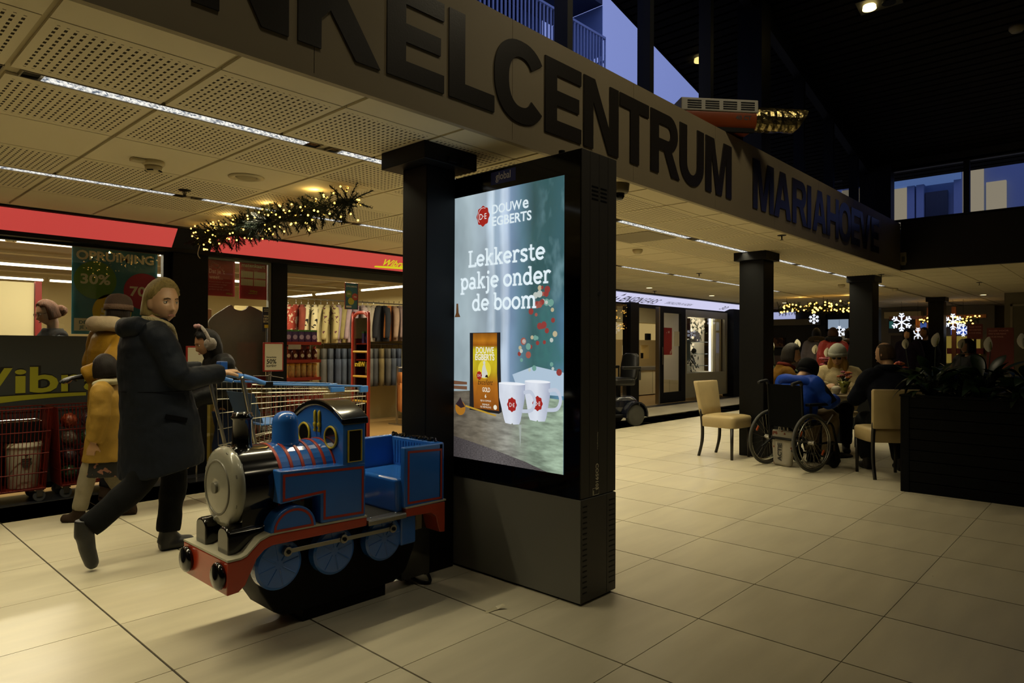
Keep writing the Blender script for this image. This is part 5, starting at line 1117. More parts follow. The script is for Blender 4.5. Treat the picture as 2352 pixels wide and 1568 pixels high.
# ================================================================== SHOPPING CART (pushed by the woman)
ct = thing('shopping_cart', 'chrome wire shopping cart with blue plastic handle pushed by the woman', 'shopping cart', (1.98, 4.46, 0))
CB = mat('sky_blue_plastic', '#3f79c4', .4)
WIRE = mat('zinc_wire', '#a09c8e', .3, 1.)
L0, L1, Wd = .06, .98, .265       # basket from handle end to nose, half width at the rear
def basket(x, z0t, top):          # half width and heights along the cart
    k = (x - L0) / (L1 - L0); return Wd - .055 * k, (1.045 - .055 * k), (.60 + .14 * k)
wm = MB(); hm = MB()
N = 26
for i in range(N + 1):
    x = L0 + (L1 - L0) * i / N; w, zt, zb = basket(x, 0, 0)
    for s in (-1, 1): wm.cyl((x, s * w, zt), (x, s * w * .86, zb), .0022, n=4, cap=False)
    wm.cyl((x, -w * .86, zb), (x, w * .86, zb), .0022, n=4, cap=False)
w, zt, zb = basket(L1, 0, 0)
for j in range(12): y = -w + 2 * w * j / 11; wm.cyl((L1, y, zt), (L1, y * .86, zb), .0022, n=4, cap=False)
for f in (.0, .12, .28, .5, .75, 1.0):
    pts = []
    for s, xx in ((-1, L0), (-1, L1), (1, L1), (1, L0)):
        w, zt, zb = basket(xx, 0, 0); pts.append((xx, s * w * (1 - .14 * f), zt + (zb - zt) * f))
    for a, b in zip(pts, pts[1:]): hm.cyl(a, b, .0045 if f in (0., .12, 1.) else .003, n=6)
obj('basket_wires', wm, WIRE, ct, stuff=True); obj('basket_frame', hm, WIRE, ct)
rim = MB()
for s in (-1, 1):
    a = basket(.18, 0, 0); b = basket(L1 - .04, 0, 0); rim.tube([(.18, s * a[0], a[1] + .004), (L1 - .04, s * b[0], b[1] + .004)], .008, 8)
obj('rim_strip', rim, CB, ct, smooth=True)
for s in (-1, 1): obj('nose_corner', MB().box((L1 - .06, s * .205 - .02, .95), (L1 + .01, s * .205 + .02, 1.0)), CB, ct, bevel=.008)
obj('coin_clip', MB().box((.66, -.245, .965), (.77, -.225, 1.0)), CB, ct, bevel=.004)
hd = obj('handle', MB().tube([(0, -.25, 1.10), (0, -.1, 1.105), (0, .1, 1.105), (0, .25, 1.10)], .016, 12), CB, ct, smooth=True)
for s in (-1, 1): obj('handle_grip', MB().tube(catmull([(.01, s * .255, 1.10), (.06, s * .262, 1.085), (.12, s * .262, 1.06), (.17, s * .26, 1.045)], 4), .015, 8), CB, ct, smooth=True)
obj('lock_box', MB().box((-.02, .02, 1.10), (.03, .09, 1.19)), mat('cobalt_box', '#1f4f9a', .4), ct, bevel=.006)
obj('clip_joint', MB().box((.15, -.28, 1.02), (.2, -.25, 1.06)), BLACK, ct, bevel=.004)
obj('child_seat_back', MB().add([(.10, -.2, .98), (.10, .2, .98), (.17, .19, .78), (.17, -.19, .78), (.108, -.2, .98), (.108, .2, .98), (.178, .19, .78), (.178, -.19, .78)], [(0, 1, 2, 3), (7, 6, 5, 4), (0, 3, 7, 4), (1, 5, 6, 2), (0, 4, 5, 1), (3, 2, 6, 7)]), mat('blue_seat_panel', '#23466f', .5), ct)
obj('child_seat_flap', MB().box((.16, -.2, .765), (.42, .2, .775)), CB, ct, bevel=.003)
chs = MB()
for s in (-1, 1):
    chs.tube(catmull([(.0, s * .25, 1.10), (.03, s * .25, .95), (.12, s * .235, .55), (.16, s * .23, .22), (.2, s * .225, .16)], 4), .013, 8)
    chs.tube([(.16, s * .23, .2), (.5, s * .19, .2), (.95, s * .17, .2)], .012, 8)
    chs.tube([(.13, s * .23, .56), (.45, s * .2, .60)], .009, 6)
chs.cyl((.16, -.23, .2), (.16, .23, .2), .01).cyl((.95, -.17, .2), (.95, .17, .2), .01)
obj('chassis', chs, WIRE, ct, smooth=True)
for x, w in ((.16, .225), (.93, .165)):
    for s in (-1, 1): 
        wl = obj('caster', MB().cyl((x - .04, s * w - .014, .062), (x - .04, s * w + .014, .062), .062, n=20), mat('grey_rubber', '#2b2b2c', .6), ct, bevel=.006)
        obj('fork', MB().box((x - .05, s * w - .024, .055), (x - .02, s * w - .018, .19)).box((x - .05, s * w + .018, .055), (x - .02, s * w + .024, .19)).box((x - .05, s * w - .024, .18), (x + .02, s * w + .024, .2)), CB, wl)
# ================================================================== PEOPLE
def fuse(name, mb, voxel, smooth=3, disp=0., dscale=.12, seed=0):
    """union of closed shapes as ONE continuous skin"""
    me = mesh(name, mb, []); o = bpy.data.objects.new(name, me); COL.objects.link(o)
    r = o.modifiers.new('r', 'REMESH'); r.mode = 'VOXEL'; r.voxel_size = voxel
    if smooth: q = o.modifiers.new('s', 'SMOOTH'); q.iterations = smooth; q.factor = .5
    if disp:
        t = bpy.data.textures.new('fold', 'CLOUDS'); t.noise_scale = dscale; t.noise_depth = 2
        d = o.modifiers.new('d', 'DISPLACE'); d.texture = t; d.strength = disp; d.mid_level = .5; d.texture_coords = 'LOCAL'
    out = bpy.data.meshes.new_from_object(o.evaluated_get(bpy.context.evaluated_depsgraph_get()))
    bpy.data.objects.remove(o); bpy.data.meshes.remove(me)
    out.polygons.foreach_set('use_smooth', [True] * len(out.polygons)); return out
def paint(me, m): me.materials.clear(); me.materials.append(m); return me
def rings_body(mb, prof, n=28, e=2.3):
    R = []
    for z, cx, cy, rx, ry, *tilt in prof:
        tl = tilt[0] if tilt else 0; ring = []
        for j in range(n):
            a = 2 * PI * j / n; c, s = math.cos(a), math.sin(a)
            x = rx * math.copysign(abs(c) ** (2 / e), c); y = ry * math.copysign(abs(s) ** (2 / e), s)
            ring.append((cx + x, cy + y, z + tl * x))
        R.append(ring)
    return mb.rings(R)
def gz(v, s): return math.exp(-(v / s) ** 2)
def head_shape(mb, M, female=True, k=1., nu=56, nv=44):
    P = []
    for i in range(nv + 1):
        ph = -PI / 2 + PI * i / nv
        for j in range(nu):
            az = 2 * PI * j / nu
            x, y, z = math.cos(ph) * math.cos(az), math.cos(ph) * math.sin(az), math.sin(ph)
            zz = z * (.122 if z > 0 else .118)
            X = x * (.093 if x > 0 else .102); Y = y * .0745
            if zz < -.02:
                t = min(1, (-.02 - zz) / .098); Y *= 1 - (.22 if female else .14) * t * t
                if x < 0: X *= 1 - .38 * t
                else: X *= 1 + .10 * t
            if x > 0:
                f = min(1, x * 1.6)
                X += f * (.025 * gz(Y, .0105) * (gz(zz + .040, .013) + .55 * gz(zz + .018, .018) + .2 * gz(zz - .005, .016)) + .006 * gz(abs(Y) - .012, .008) * gz(zz + .045, .009)
                    + .006 * gz(abs(Y) - .030, .022) * gz(zz - .024, .010) - .011 * gz(abs(Y) - .031, .014) * gz(zz - .003, .011)
                    + .005 * gz(abs(Y) - .038, .022) * gz(zz + .030, .02) + .007 * gz(Y, .021) * (gz(zz + .066, .006) + gz(zz + .079, .007)) - .004 * gz(Y, .024) * gz(zz + .072, .003) + .009 * gz(Y, .024) * gz(zz + .107, .014) - .004 * gz(Y, .03) * gz(zz + .092, .006))
            P.append(M @ Vector((X * k, Y * k, zz * k)))
    fs = []
    for i in range(nv):
        for j in range(nu): fs.append((i * nu + j, i * nu + (j + 1) % nu, (i + 1) * nu + (j + 1) % nu, (i + 1) * nu + j))
    fs += [tuple(range(nu - 1, -1, -1)), tuple(nv * nu + j for j in range(nu))]
    mb.add(P, fs)
    for s in (-1, 1):
        mb.sphere(M @ Vector((-.006 * k, s * .076 * k, -.012 * k)), (.02 * k, .009 * k, .032 * k), 12, 8, R=M.to_3x3() @ Matrix.Rotation(-.35 * s, 3, 'Z'))
def hand_shape(mb, w, d, nrm, side, curl=.3, k=1., spread=.12):
    """palm, four unequal bent fingers and a thumb; d = towards the fingers, nrm = out of the back of the hand"""
    w, d, nrm = Vector(w), Vector(d).normalized(), Vector(nrm); nrm = (nrm - d * nrm.dot(d)).normalized(); r = d.cross(nrm) * side
    R = []
    for t, hw, th in ((-.012, .024, .019), (.02, .030, .017), (.055, .040, .015), (.085, .040, .012), (.094, .034, .009)):
        c = w + d * t * k; R.append([c + (r * math.cos(2 * PI * j / 14) * hw + nrm * math.sin(2 * PI * j / 14) * th) * k for j in range(14)])
    mb.rings(R)
    for q, (L_, off) in enumerate(((.070, .030), (.079, .010), (.073, -.010), (.058, -.029))):
        p = w + d * .08 * k + r * off * k; a = curl * .6; pts = [p]; dd = d + r * (off * 2.4 * spread / .12)
        dd.normalize()
        for seg, ln in enumerate((.42, .33, .25)):
            v_ = dd * math.cos(a) - nrm * math.sin(a); p = p + v_ * L_ * ln * k; pts.append(p); a += curl
        mb.tube(pts, [.0092 * k, .0088 * k, .0082 * k, .0066 * k], 8)
    p = w + d * .022 * k + r * .026 * k; pts = [p]; v_ = (d * .65 + r * .75 - nrm * .15).normalized()
    for ln, a in ((.036, .0), (.03, .35 + curl * .3), (.024, .35 + curl * .3)):
        v_ = (v_ + (d * .4 - r * .5 - nrm * .5) * a).normalized(); p = p + v_ * ln * k; pts.append(p)
    mb.tube(pts, [.0125 * k, .0112 * k, .0098 * k, .0078 * k], 8)
def hair_shape(M, bottom, thick, gap, top=.03, flare=0., k=1., back=.0, fringe=.085, n=56, lowgap=0):
    """shell of hair around the skull with an opening for the face"""
    R = []; Z = [.128 + top * .9, .126 + top * .7, .115 + top * .55, .095 + top * .3, .075, .05, .025, 0, -.025, -.05, -.075, -.1, -.14, -.19, -.25, -.32]
    Z = [z for z in Z if z > bottom] + [bottom]
    for z in Z:
        q = max(0, 1 - (max(0, z) / (.126 + top)) ** 2) ** .5 if z > 0 else 1
        d = max(0, -z); ring = []
        for j in range(n):
            a = 2 * PI * j / n - PI; c, s = math.cos(a), math.sin(a)
            rx = (.092 if c > 0 else .104 + back) + thick; ry = .077 + thick + flare * min(1, d / .08)
            if c < 0: rx -= .25 * max(0, d - .06)
            g = gap * min(1, max(0, (fringe - z) / .03)); f = 0
            if lowgap and z < .05: g = gap + (lowgap - gap) * min(1, (.05 - z) / .05)
            if g > 0: f = 1 / (1 + math.exp((abs(a) - g) / .05))
            m_ = 1 - .42 * f
            if z == bottom: m_ *= .93
            wv = 1 + .012 * math.sin(a * 23 + z * 40) + .012 * math.sin(a * 9 + z * 15)
            ring.append(M @ Vector((rx * c * q * m_ * wv * k, ry * s * q * m_ * wv * k, z * k)))
        R.append(ring)
    return MB().rings(R[::-1])
SKIN = {'fair': mat('fair_skin', '#b08a68', .5, var=.06, vscale=25), 'tan': mat('tan_skin', '#8a6346', .5, var=.06, vscale=25), 'child': mat('child_skin', '#9a7450', .5, var=.05, vscale=25)}
EYEW = mat('eye_white', '#b8b0a0', .15); IRIS = mat('iris', '#2c2a26', .1); LIP = mat('lip', '#8a5a4a', .5); BROW = mat('eyebrow', '#4a3b28', .8)
def face(t, M, k=1., lip=LIP, brow=BROW, skin=None):
    R3 = M.to_3x3()
    for s in (-1, 1):
        ec = M @ Vector((.0715 * k, s * .031 * k, .002 * k)); eo = obj('eye', MB().sphere(ec, .0125 * k, 14, 10), EYEW, t, smooth=True)
        obj('iris', MB().sphere(M @ Vector((.0796 * k, s * .0315 * k, .0025 * k)), (.0058 * k), 10, 8), IRIS, eo, smooth=True)
        for up_, a0, a1 in ((1, .40, 1.45), (-1, .42, 1.45)):
            rg = [[ec + R3 @ (Vector((math.cos(e_) * math.cos(q), math.cos(e_) * math.sin(q), up_ * math.sin(e_))) * .0138 * k) for q in [-1.5 + 3.0 * w / 12 for w in range(13)]] for e_ in [a0 + (a1 - a0) * w / 5 for w in range(6)]]
            m2 = MB(); vs = [p for r in rg for p in r]; m2.add(vs, [(a * 13 + b, a * 13 + b + 1, a * 13 + b + 14, a * 13 + b + 13) for a in range(5) for b in range(12)]); obj('eyelid', m2, skin, eo, smooth=True)
            if up_ > 0: obj('lashes', MB().tube(rg[0][2:11], .0013 * k, 5), BROW, eo, smooth=True)
        obj('eyebrow', MB().tube(catmull([M @ (Vector(p) * k) for p in ((.0935, s * .013, .021), (.0915, s * .028, .0265), (.079, s * .045, .021))], 4), [.0028 * k] * 4 + [.0032 * k] * 4 + [.0014 * k], 6, flat=.7), brow, t, smooth=True)
    obj('lips', MB().tube(catmull([M @ (Vector(p) * k) for p in ((.0825, -.019, -.0735), (.0925, -.008, -.0703), (.0925, .008, -.0703), (.0825, .019, -.0735))], 4), .0038 * k, 6).tube(catmull([M @ (Vector(p) * k) for p in ((.0825, -.019, -.0742), (.0918, -.008, -.0765), (.0918, .008, -.0765), (.0825, .019, -.0742))], 4), .0042 * k, 6), lip, t, smooth=True)
def frame(pos, yaw, pitch=0., roll=0.):
    return Matrix.Translation(Vector(pos)) @ Matrix.Rotation(yaw, 4, 'Z') @ Matrix.Rotation(pitch, 4, 'Y') @ Matrix.Rotation(roll, 4, 'X')
def shoe_shape(an, toe, h=.09, w=.045):
    an, toe = Vector(an), Vector(toe); f = Vector((toe.x - an.x, toe.y - an.y, 0)); 
    d = (toe - (an - Vector((0, 0, h - .025)))); d.normalize(); mb = MB()
    heel = an - Vector((0, 0, h - .03)) - d * .05
    mb.tube(catmull([heel, heel + d * .06, heel + d * .13, toe], 3), [w * .85] + [w * 1.0] * 3 + [w * 1.08] * 3 + [w * 1.02, w * .95, w * .6], 12, flat=.8)
    mb.tube([an + Vector((0, 0, .06)), an, heel + d * .03], [w * 1.05, w * 1.1, w * 1.0], 12)
    mb.tube([an, heel + d * .11], [w * 1.0, w * .9], 12)
    return mb
def person(name, label, loc, rz, J, head, skin='fair', coat=None, coat_mat=None, sleeve=(.075, .062, .052), leg=(.10, .075, .058), leg_mat=None, shoe_mat=None, hair=None, hair_mat=None, vox=.009, hk=1., female=True, show_face=True, hands=True, curl=.5, fold=.018, group=None, extra=None, hem_e=2.3):
    t = thing(name, label, 'person', loc, rz, group)
    M = frame(J['head'], *head)
    b = MB(); head_shape(b, M, female, hk)
    nb = Vector(J['neck']); hc = Vector(J['head'])
    b.tube([nb - Vector((0, 0, .05)), nb, (nb + hc) / 2 + (M.to_3x3() @ Vector((-.02, 0, -.03))) * hk, hc + (M.to_3x3() @ Vector((-.02, 0, -.05))) * hk], [.06 * hk, .052 * hk, .051 * hk, .054 * hk], 14)
    pel = Vector(J['pelvis'])
    b.tube(catmull([pel, pel.lerp(nb, .4), pel.lerp(nb, .8), nb], 3), [.12 * hk] * 3 + [.11 * hk] * 3 + [.085 * hk, .075 * hk, .06 * hk] + [.05 * hk], 16)
    for s in 'lr':
        sh, el, wr = (Vector(J[q + s]) for q in ('sh_', 'el_', 'wr_'))
        b.tube(catmull([nb.lerp(sh, .5) - Vector((0, 0, .05)), sh, sh.lerp(el, .5), el, el.lerp(wr, .5), wr], 3), [.05 * hk] * 3 + [.048 * hk] * 3 + [.043 * hk] * 3 + [.038 * hk] * 3 + [.034 * hk] * 3 + [.026 * hk], 10)
        if hands:
            hd_ = Vector(J.get('hd_' + s, (wr - el).normalized())); hn = Vector(J.get('hn_' + s, (0, 1 if s == 'l' else -1, .3)))
            hand_shape(b, wr, hd_, hn, 1 if s == 'r' else -1, curl, hk)
        hp, kn, an = (Vector(J[q + s]) for q in ('hip_', 'kn_', 'an_'))
        b.tube(catmull([pel.lerp(hp, .6), hp, hp.lerp(kn, .5), kn, kn.lerp(an, .5), an], 3), [.085 * hk] * 3 + [.08 * hk] * 3 + [.065 * hk] * 3 + [.052 * hk] * 3 + [.045 * hk] * 3 + [.036 * hk], 12)
        toe = Vector(J['toe_' + s]); b.tube([an, an.lerp(toe, .3) - Vector((0, 0, .014)), an.lerp(toe, .55) - Vector((0, 0, .012))], [.034 * hk, .026 * hk, .018 * hk], 10)
    obj('body', paint(fuse('body', b, vox, 2), SKIN[skin]), None, t)
    if show_face: face(t, M, hk, skin=SKIN[skin])
    if coat:
        c = MB(); rings_body(c, coat, e=hem_e)
        for s in 'lr':
            sh, el, wr = (Vector(J[q + s]) for q in ('sh_', 'el_', 'wr_'))
            ax = nb.lerp(sh, .55) - Vector((0, 0, .03)); c.tube(catmull([ax, sh, sh.lerp(el, .5), el, el.lerp(wr, .55), wr.lerp(el, .04)], 4), [sleeve[0]] * 8 + [sleeve[0] * .95] * 4 + [sleeve[1]] * 4 + [sleeve[1] * .92] * 4 + [sleeve[2]], 14)
        obj('coat', paint(fuse('coat', c, max(vox, .009), 3, fold), coat_mat), None, t)
    if leg_mat:
        c = MB(); pt = pel
        c.sphere(pel, (.13 * hk, .155 * hk, .12 * hk))
        for s in 'lr':
            hp, kn, an = (Vector(J[q + s]) for q in ('hip_', 'kn_', 'an_'))
            c.tube(catmull([hp, hp.lerp(kn, .5), kn, kn.lerp(an, .5), an + (kn - an).normalized() * .02], 4), [leg[0]] * 4 + [leg[0] * .88] * 4 + [leg[1]] * 4 + [leg[1] * .9] * 4 + [leg[2]], 14)
        obj('trousers', paint(fuse('trousers', c, .011, 3, fold * .7), leg_mat), None, t)
    if shoe_mat:
        for s in 'lr': obj('shoe', paint(fuse('shoe', shoe_shape(J['an_' + s], J['toe_' + s], w=.045 * hk), .008, 2), shoe_mat), None, t)
    if hair: obj('hair', hair_shape(M, k=hk, **hair), hair_mat, t, smooth=True)
    return t, M
def hairmat(name, c): return mat(name, c, .6, spec=.2, var=.25, vscale=14, bump=.5, bscale=40, stretch=(6, 6, .5))
def fabric(name, c, r=.85, b=.25): return mat(name, c, r, spec=.12, var=.12, vscale=10, bump=b, bscale=180)
def J_stand(**o):
    J = dict(pelvis=(0, 0, .92), neck=(0, 0, 1.43), head=(.02, 0, 1.585), sh_l=(0, .18, 1.37), sh_r=(0, -.18, 1.37), el_l=(-.03, .24, 1.1), el_r=(-.03, -.24, 1.1), wr_l=(.05, .23, .86), wr_r=(.05, -.23, .86),
        hip_l=(0, .09, .88), hip_r=(0, -.09, .88), kn_l=(.02, .1, .48), kn_r=(.02, -.1, .48), an_l=(0, .1, .09), an_r=(0, -.1, .09), toe_l=(.16, .12, .03), toe_r=(.16, -.12, .03)); J.update(o); return J
def J_sit(h=.50, **o):
    z = h - .90
    J = dict(pelvis=(0, 0, .96 + z), neck=(.03, 0, 1.43 + z), head=(.06, 0, 1.585 + z), sh_l=(.02, .18, 1.37 + z), sh_r=(.02, -.18, 1.37 + z), el_l=(.08, .24, 1.1 + z), el_r=(.08, -.24, 1.1 + z), wr_l=(.30, .16, 1.13 + z), wr_r=(.30, -.16, 1.13 + z),
        hip_l=(.02, .09, h + .03), hip_r=(.02, -.09, h + .03), kn_l=(.44, .11, h + .02), kn_r=(.44, -.11, h + .02), an_l=(.40, .11, .09), an_r=(.40, -.11, .09), toe_l=(.56, .13, .03), toe_r=(.56, -.13, .03)); J.update(o); return J
def sc(J, k): return {q: tuple(c * k for c in v) if not q.startswith(('hd_', 'hn_')) else v for q, v in J.items()}
def lerp_prof(P, k): return [tuple(q * k if i < 5 else q for i, q in enumerate(r)) for r in P]

# ---- the woman with the cart
J = dict(pelvis=(.04, 0, .88), neck=(-.02, 0, 1.425), head=(.035, -.005, 1.562), sh_l=(-.05, .17, 1.355), sh_r=(-.06, -.18, 1.355), el_l=(.12, .22, 1.12), el_r=(.05, -.245, 1.10), wr_l=(.34, .14, 1.125), wr_r=(.335, -.155, 1.12),
    hd_r=(1, .05, .12), hn_r=(-.2, -.1, 1), hd_l=(1, -.05, .12), hn_l=(-.2, .1, 1),
    hip_l=(.05, .085, .86), hip_r=(.04, -.085, .86), kn_r=(-.13, -.09, .47), an_r=(-.40, -.07, .245), toe_r=(-.35, -.05, .02), kn_l=(.14, .08, .48), an_l=(.10, .07, .095), toe_l=(.255, .06, .03))
COAT = [(.53, .035, 0, .235, .235, .18), (.62, .035, 0, .232, .237, .15), (.80, .025, 0, .215, .235, .08), (1.0, 0, 0, .195, .225), (1.15, -.03, 0, .175, .215), (1.28, -.05, 0, .155, .205), (1.36, -.06, 0, .125, .17), (1.415, -.045, 0, .10, .115), (1.445, -.025, 0, .088, .088), (1.465, -.02, 0, .08, .078)]
wom, WMx = person('person', 'woman with blonde bob in long dark coat striding and pushing the shopping cart', (1.55, 4.45, 0), 0, J, (-1.37, .04), 'fair', COAT, fabric('charcoal_coat', '#10141b', .65, .15), (.085, .07, .06), (.1, .08, .07), fabric('black_trousers', '#070809'), mat('black_shoe', '#060607', .5),
    dict(bottom=-.08, thick=.018, gap=1.12, lowgap=1.72, top=.024, flare=.012, back=.03, fringe=.098), hairmat('blonde_hair', '#8a7848'), vox=.0055, curl=.85, hk=1.07)
hood = MB(); hood.tube(catmull([(-.02, -.14, 1.40), (-.14, -.12, 1.41), (-.175, 0, 1.40), (-.14, .12, 1.41), (-.02, .14, 1.40)], 5), [.035] * 5 + [.052] * 10 + [.035] * 6, 14, flat=1.2)
obj('hood', paint(fuse('hood', hood, .012, 4, .02), MATS['charcoal_coat']), None, wom)
obj('fleece_collar', MB().tube(catmull([(-.11, -.07, 1.455), (-.04, -.105, 1.445), (.04, -.09, 1.415), (.085, -.035, 1.37), (.105, -.01, 1.31)], 5), [.02] * 21, 10).tube(catmull([(-.11, .07, 1.455), (-.04, .105, 1.445), (.04, .09, 1.415), (.085, .035, 1.37), (.105, .01, 1.31)], 5), [.02] * 21, 10), mat('beige_fleece', '#8f8360', .95, bump=1., bscale=120), wom, smooth=True)
obj('waist_seam', MB().tube([(.205 * math.cos(a) + .0, .232 * math.sin(a), 1.02) for a in [-PI * k / 20 for k in range(21)]], .0022, 6), mat('seam_black', '#030304', .9, spec=.05), wom, smooth=True)
obj('pocket_flap', MB().obox((.03, -.238, .86), (.13, .008, .03), Matrix.Rotation(.25, 3, 'Y')), mat('seam_black', '#08090a'), wom, bevel=.003)
obj('bracelet', MB().tube([(.335 + .004 * math.cos(a), -.155 + .034 * math.cos(a), 1.12 + .034 * math.sin(a)) for a in [2 * PI * k / 16 for k in range(16)]], .003, 5, closed=True), CHROME, wom)

# ---- adult in yellow puffer jacket, mostly behind her
J = J_stand(el_r=(-.24, -.25, 1.13), wr_r=(-.36, -.12, 1.05), hd_r=(-1, .1, -.1), hn_r=(0, 0, 1), kn_l=(.16, .09, .49), an_l=(.18, .09, .10), toe_l=(.33, .09, .05), kn_r=(-.03, -.09, .47), an_r=(-.14, -.09, .12), toe_r=(.0, -.09, .03))
PUFF = [(.74, 0, 0, .165, .225), (.8, 0, 0, .175, .235), (.95, 0, 0, .165, .22), (1.1, -.01, 0, .17, .225), (1.25, -.02, 0, .165, .22), (1.36, -.02, 0, .13, .19), (1.43, -.01, 0, .09, .11)]
MUST = fabric('mustard_puffer', '#7a5a14', .6)
ya, M = person('person', 'adult in mustard yellow puffer jacket and brown beanie behind the woman', (1.86, 6.25, 0), .35, J, (.5, .05), 'tan', PUFF, MUST, (.095, .08, .06), (.1, .075, .065), fabric('dark_trousers', '#0c0d10'), fabric('brown_boot', '#2c2118'), dict(bottom=-.08, thick=.012, gap=1.15, top=.01), hairmat('dark_brown_hair', '#1a120c'), vox=.012)
obj('hood', paint(fuse('hood', MB().tube(catmull([(.02, -.13, 1.44), (-.12, -.11, 1.47), (-.15, 0, 1.47), (-.12, .11, 1.47), (.02, .13, 1.44)], 5), .062, 12), .012, 3, .015), fabric('cream_fleece_hood', '#a8977c')), None, ya)
bn = MB().rings([[M @ Vector((r * 1.08 * math.cos(a), r * .88 * math.sin(a), z)) for a in [2 * PI * j / 28 for j in range(28)]] for z, r in ((.02, .112), (.05, .114), (.085, .108), (.115, .09), (.135, .06), (.143, .02))])
obj('beanie', bn, mat('brown_knit', '#3e2e24', .95, bump=.8, bscale=90, stretch=(1, 1, 3)), ya, smooth=True)
obj('beanie_band', MB().rings([[M @ Vector((r * 1.08 * math.cos(a), r * .88 * math.sin(a), z)) for a in [2 * PI * j / 28 for j in range(28)]] for z, r in ((.0, .11), (.0, .119), (.045, .119), (.045, .11))], closed=True), mat('light_brown_knit', '#5b4638', .95, bump=.8, bscale=90), ya, smooth=True)
obj('glove', paint(fuse('glove', (lambda m: (hand_shape(m, J['wr_r'], (-1, .1, -.1), (0, 0, 1), 1, .3, 1.15), m)[1])(MB()), .008, 2), BLACK), None, ya)

# ---- child in mustard coat
k = .70
J = sc(J_stand(el_l=(-.02, .25, 1.08), wr_l=(.04, .25, .84), kn_l=(.14, .1, .48), an_l=(.22, .11, .09), toe_l=(.38, .12, .04), kn_r=(-.02, -.1, .47), an_r=(-.2, -.1, .12), toe_r=(-.05, -.1, .03)), k)
CHC = [(.62, 0, 0, .215, .26), (.75, 0, 0, .20, .25), (.95, 0, 0, .175, .23), (1.15, 0, 0, .165, .22), (1.3, 0, 0, .145, .205), (1.39, 0, 0, .10, .13), (1.44, 0, 0, .08, .09)]
chd, M = person('person', 'small child in mustard coat with dark hair seen from behind beside the bins', (1.63, 5.68, 0), 2.55, J, (-.6, .12), 'child', lerp_prof(CHC, k), fabric('child_mustard_coat', '#86692a', .6), (.07, .06, .05), (.075, .06, .05), fabric('cream_leggings', '#7d7560'), fabric('brown_boot', '#2c2118'), dict(bottom=-.07, thick=.02, gap=1.0, top=.02), hairmat('black_brown_hair', '#120c09'), vox=.009, hk=.86)
fl_sk = MB(); rings_body(fl_sk, lerp_prof([(.46, 0, 0, .2, .225), (.55, 0, 0, .195, .22), (.66, 0, 0, .185, .215)], k)); obj('skirt', paint(fuse('skirt', fl_sk, .01, 3, .015), print_mat('floral_skirt', '#12110f', '#7a5240', 22, .6)), None, chd)
obj('scarf', MB().tube(catmull([(.06, .06, 1.0), (.0, .085, 1.02), (-.075, .03, 1.025), (-.075, -.04, 1.025), (0, -.085, 1.02)], 4), .026, 10), mat('pale_scarf', '#9a9376', .9), chd, smooth=True)

# ---- girl with ear muffs beside the cart
k = .86
J = sc(J_stand(pelvis=(-.10, 0, .92), neck=(.10, 0, 1.40), head=(.18, 0, 1.53), sh_l=(.06, .17, 1.33), sh_r=(.06, -.17, 1.33), el_l=(.12, .22, 1.08), el_r=(.14, -.22, 1.08), wr_l=(.34, .12, .98), wr_r=(.34, -.12, .98), kn_l=(.06, .1, .49), an_l=(.0, .1, .09), kn_r=(-.1, -.1, .48), an_r=(-.22, -.1, .10), toe_r=(-.06, -.1, .03)), k)
GC = [(.70, -.10, 0, .165, .21), (.78, -.10, 0, .17, .215), (.95, -.07, 0, .165, .21), (1.15, 0, 0, .17, .215), (1.28, .05, 0, .15, .2), (1.36, .08, 0, .11, .15), (1.41, .1, 0, .08, .09)]
gi, M = person('person', 'girl in black puffer jacket with grey fluffy ear muffs leaning over by the cart', (2.50, 5.62, 0), PI - .12, J, (.05, .35), 'tan', lerp_prof(GC, k), fabric('black_puffer', '#08090b', .5), (.085, .075, .06), (.09, .07, .055), fabric('navy_jeans', '#10182c'), mat('black_shoe', '#060607'), dict(bottom=-.25, thick=.016, gap=1.15, top=.012, back=.01), hairmat('black_hair', '#0a0808'), vox=.009, hk=.9)
for s in (-1, 1):
    e = MB().sphere(M @ Vector((.0, s * .088, -.008)), (.05, .03, .052), 20, 14); random.seed(3); e.v = [tuple(Vector(p) + Vector((random.uniform(-1, 1), random.uniform(-1, 1), random.uniform(-1, 1))) * .004) for p in e.v]
    obj('ear_muff', e, mat('grey_fluff', '#6c6258', 1., bump=1., bscale=150, sheen=.5), gi, smooth=True)
obj('ear_muff_band', MB().tube([M @ Vector((.0, .1 * math.cos(a), .01 + .135 * math.sin(a))) for a in [PI * q / 18 for q in range(19)]], .014, 8), MATS['grey_fluff'], gi, smooth=True)
obj('bow', MB().sphere(M @ Vector((.02, .03, .155)), (.02, .025, .018), 10, 8).sphere(M @ Vector((.02, -.03, .155)), (.02, .025, .018), 10, 8), mat('pink_bow', '#8d6a6c', .8), gi, smooth=True)
yb = thing('shopping_bag', 'yellow plastic shopping bag hanging beside the girl in black', 'bag', (2.12, 5.66, .30))
obj('bag_body', paint(fuse('bag', MB().rings([[(rx * math.cos(a), ry * math.sin(a), z) for a in [2 * PI * q / 20 for q in range(20)]] for z, rx, ry in ((0, .10, .06), (.05, .14, .09), (.25, .13, .07), (.42, .10, .03))]), .01, 2, .02), mat('yellow_bag', '#86640e', .5)), None, yb)
obj('bag_handle', MB().tube(catmull([(-.06, 0, .4), (-.02, 0, .52), (.03, 0, .56), (.06, 0, .4)], 4), .008, 6), MATS['yellow_bag'], yb, smooth=True)

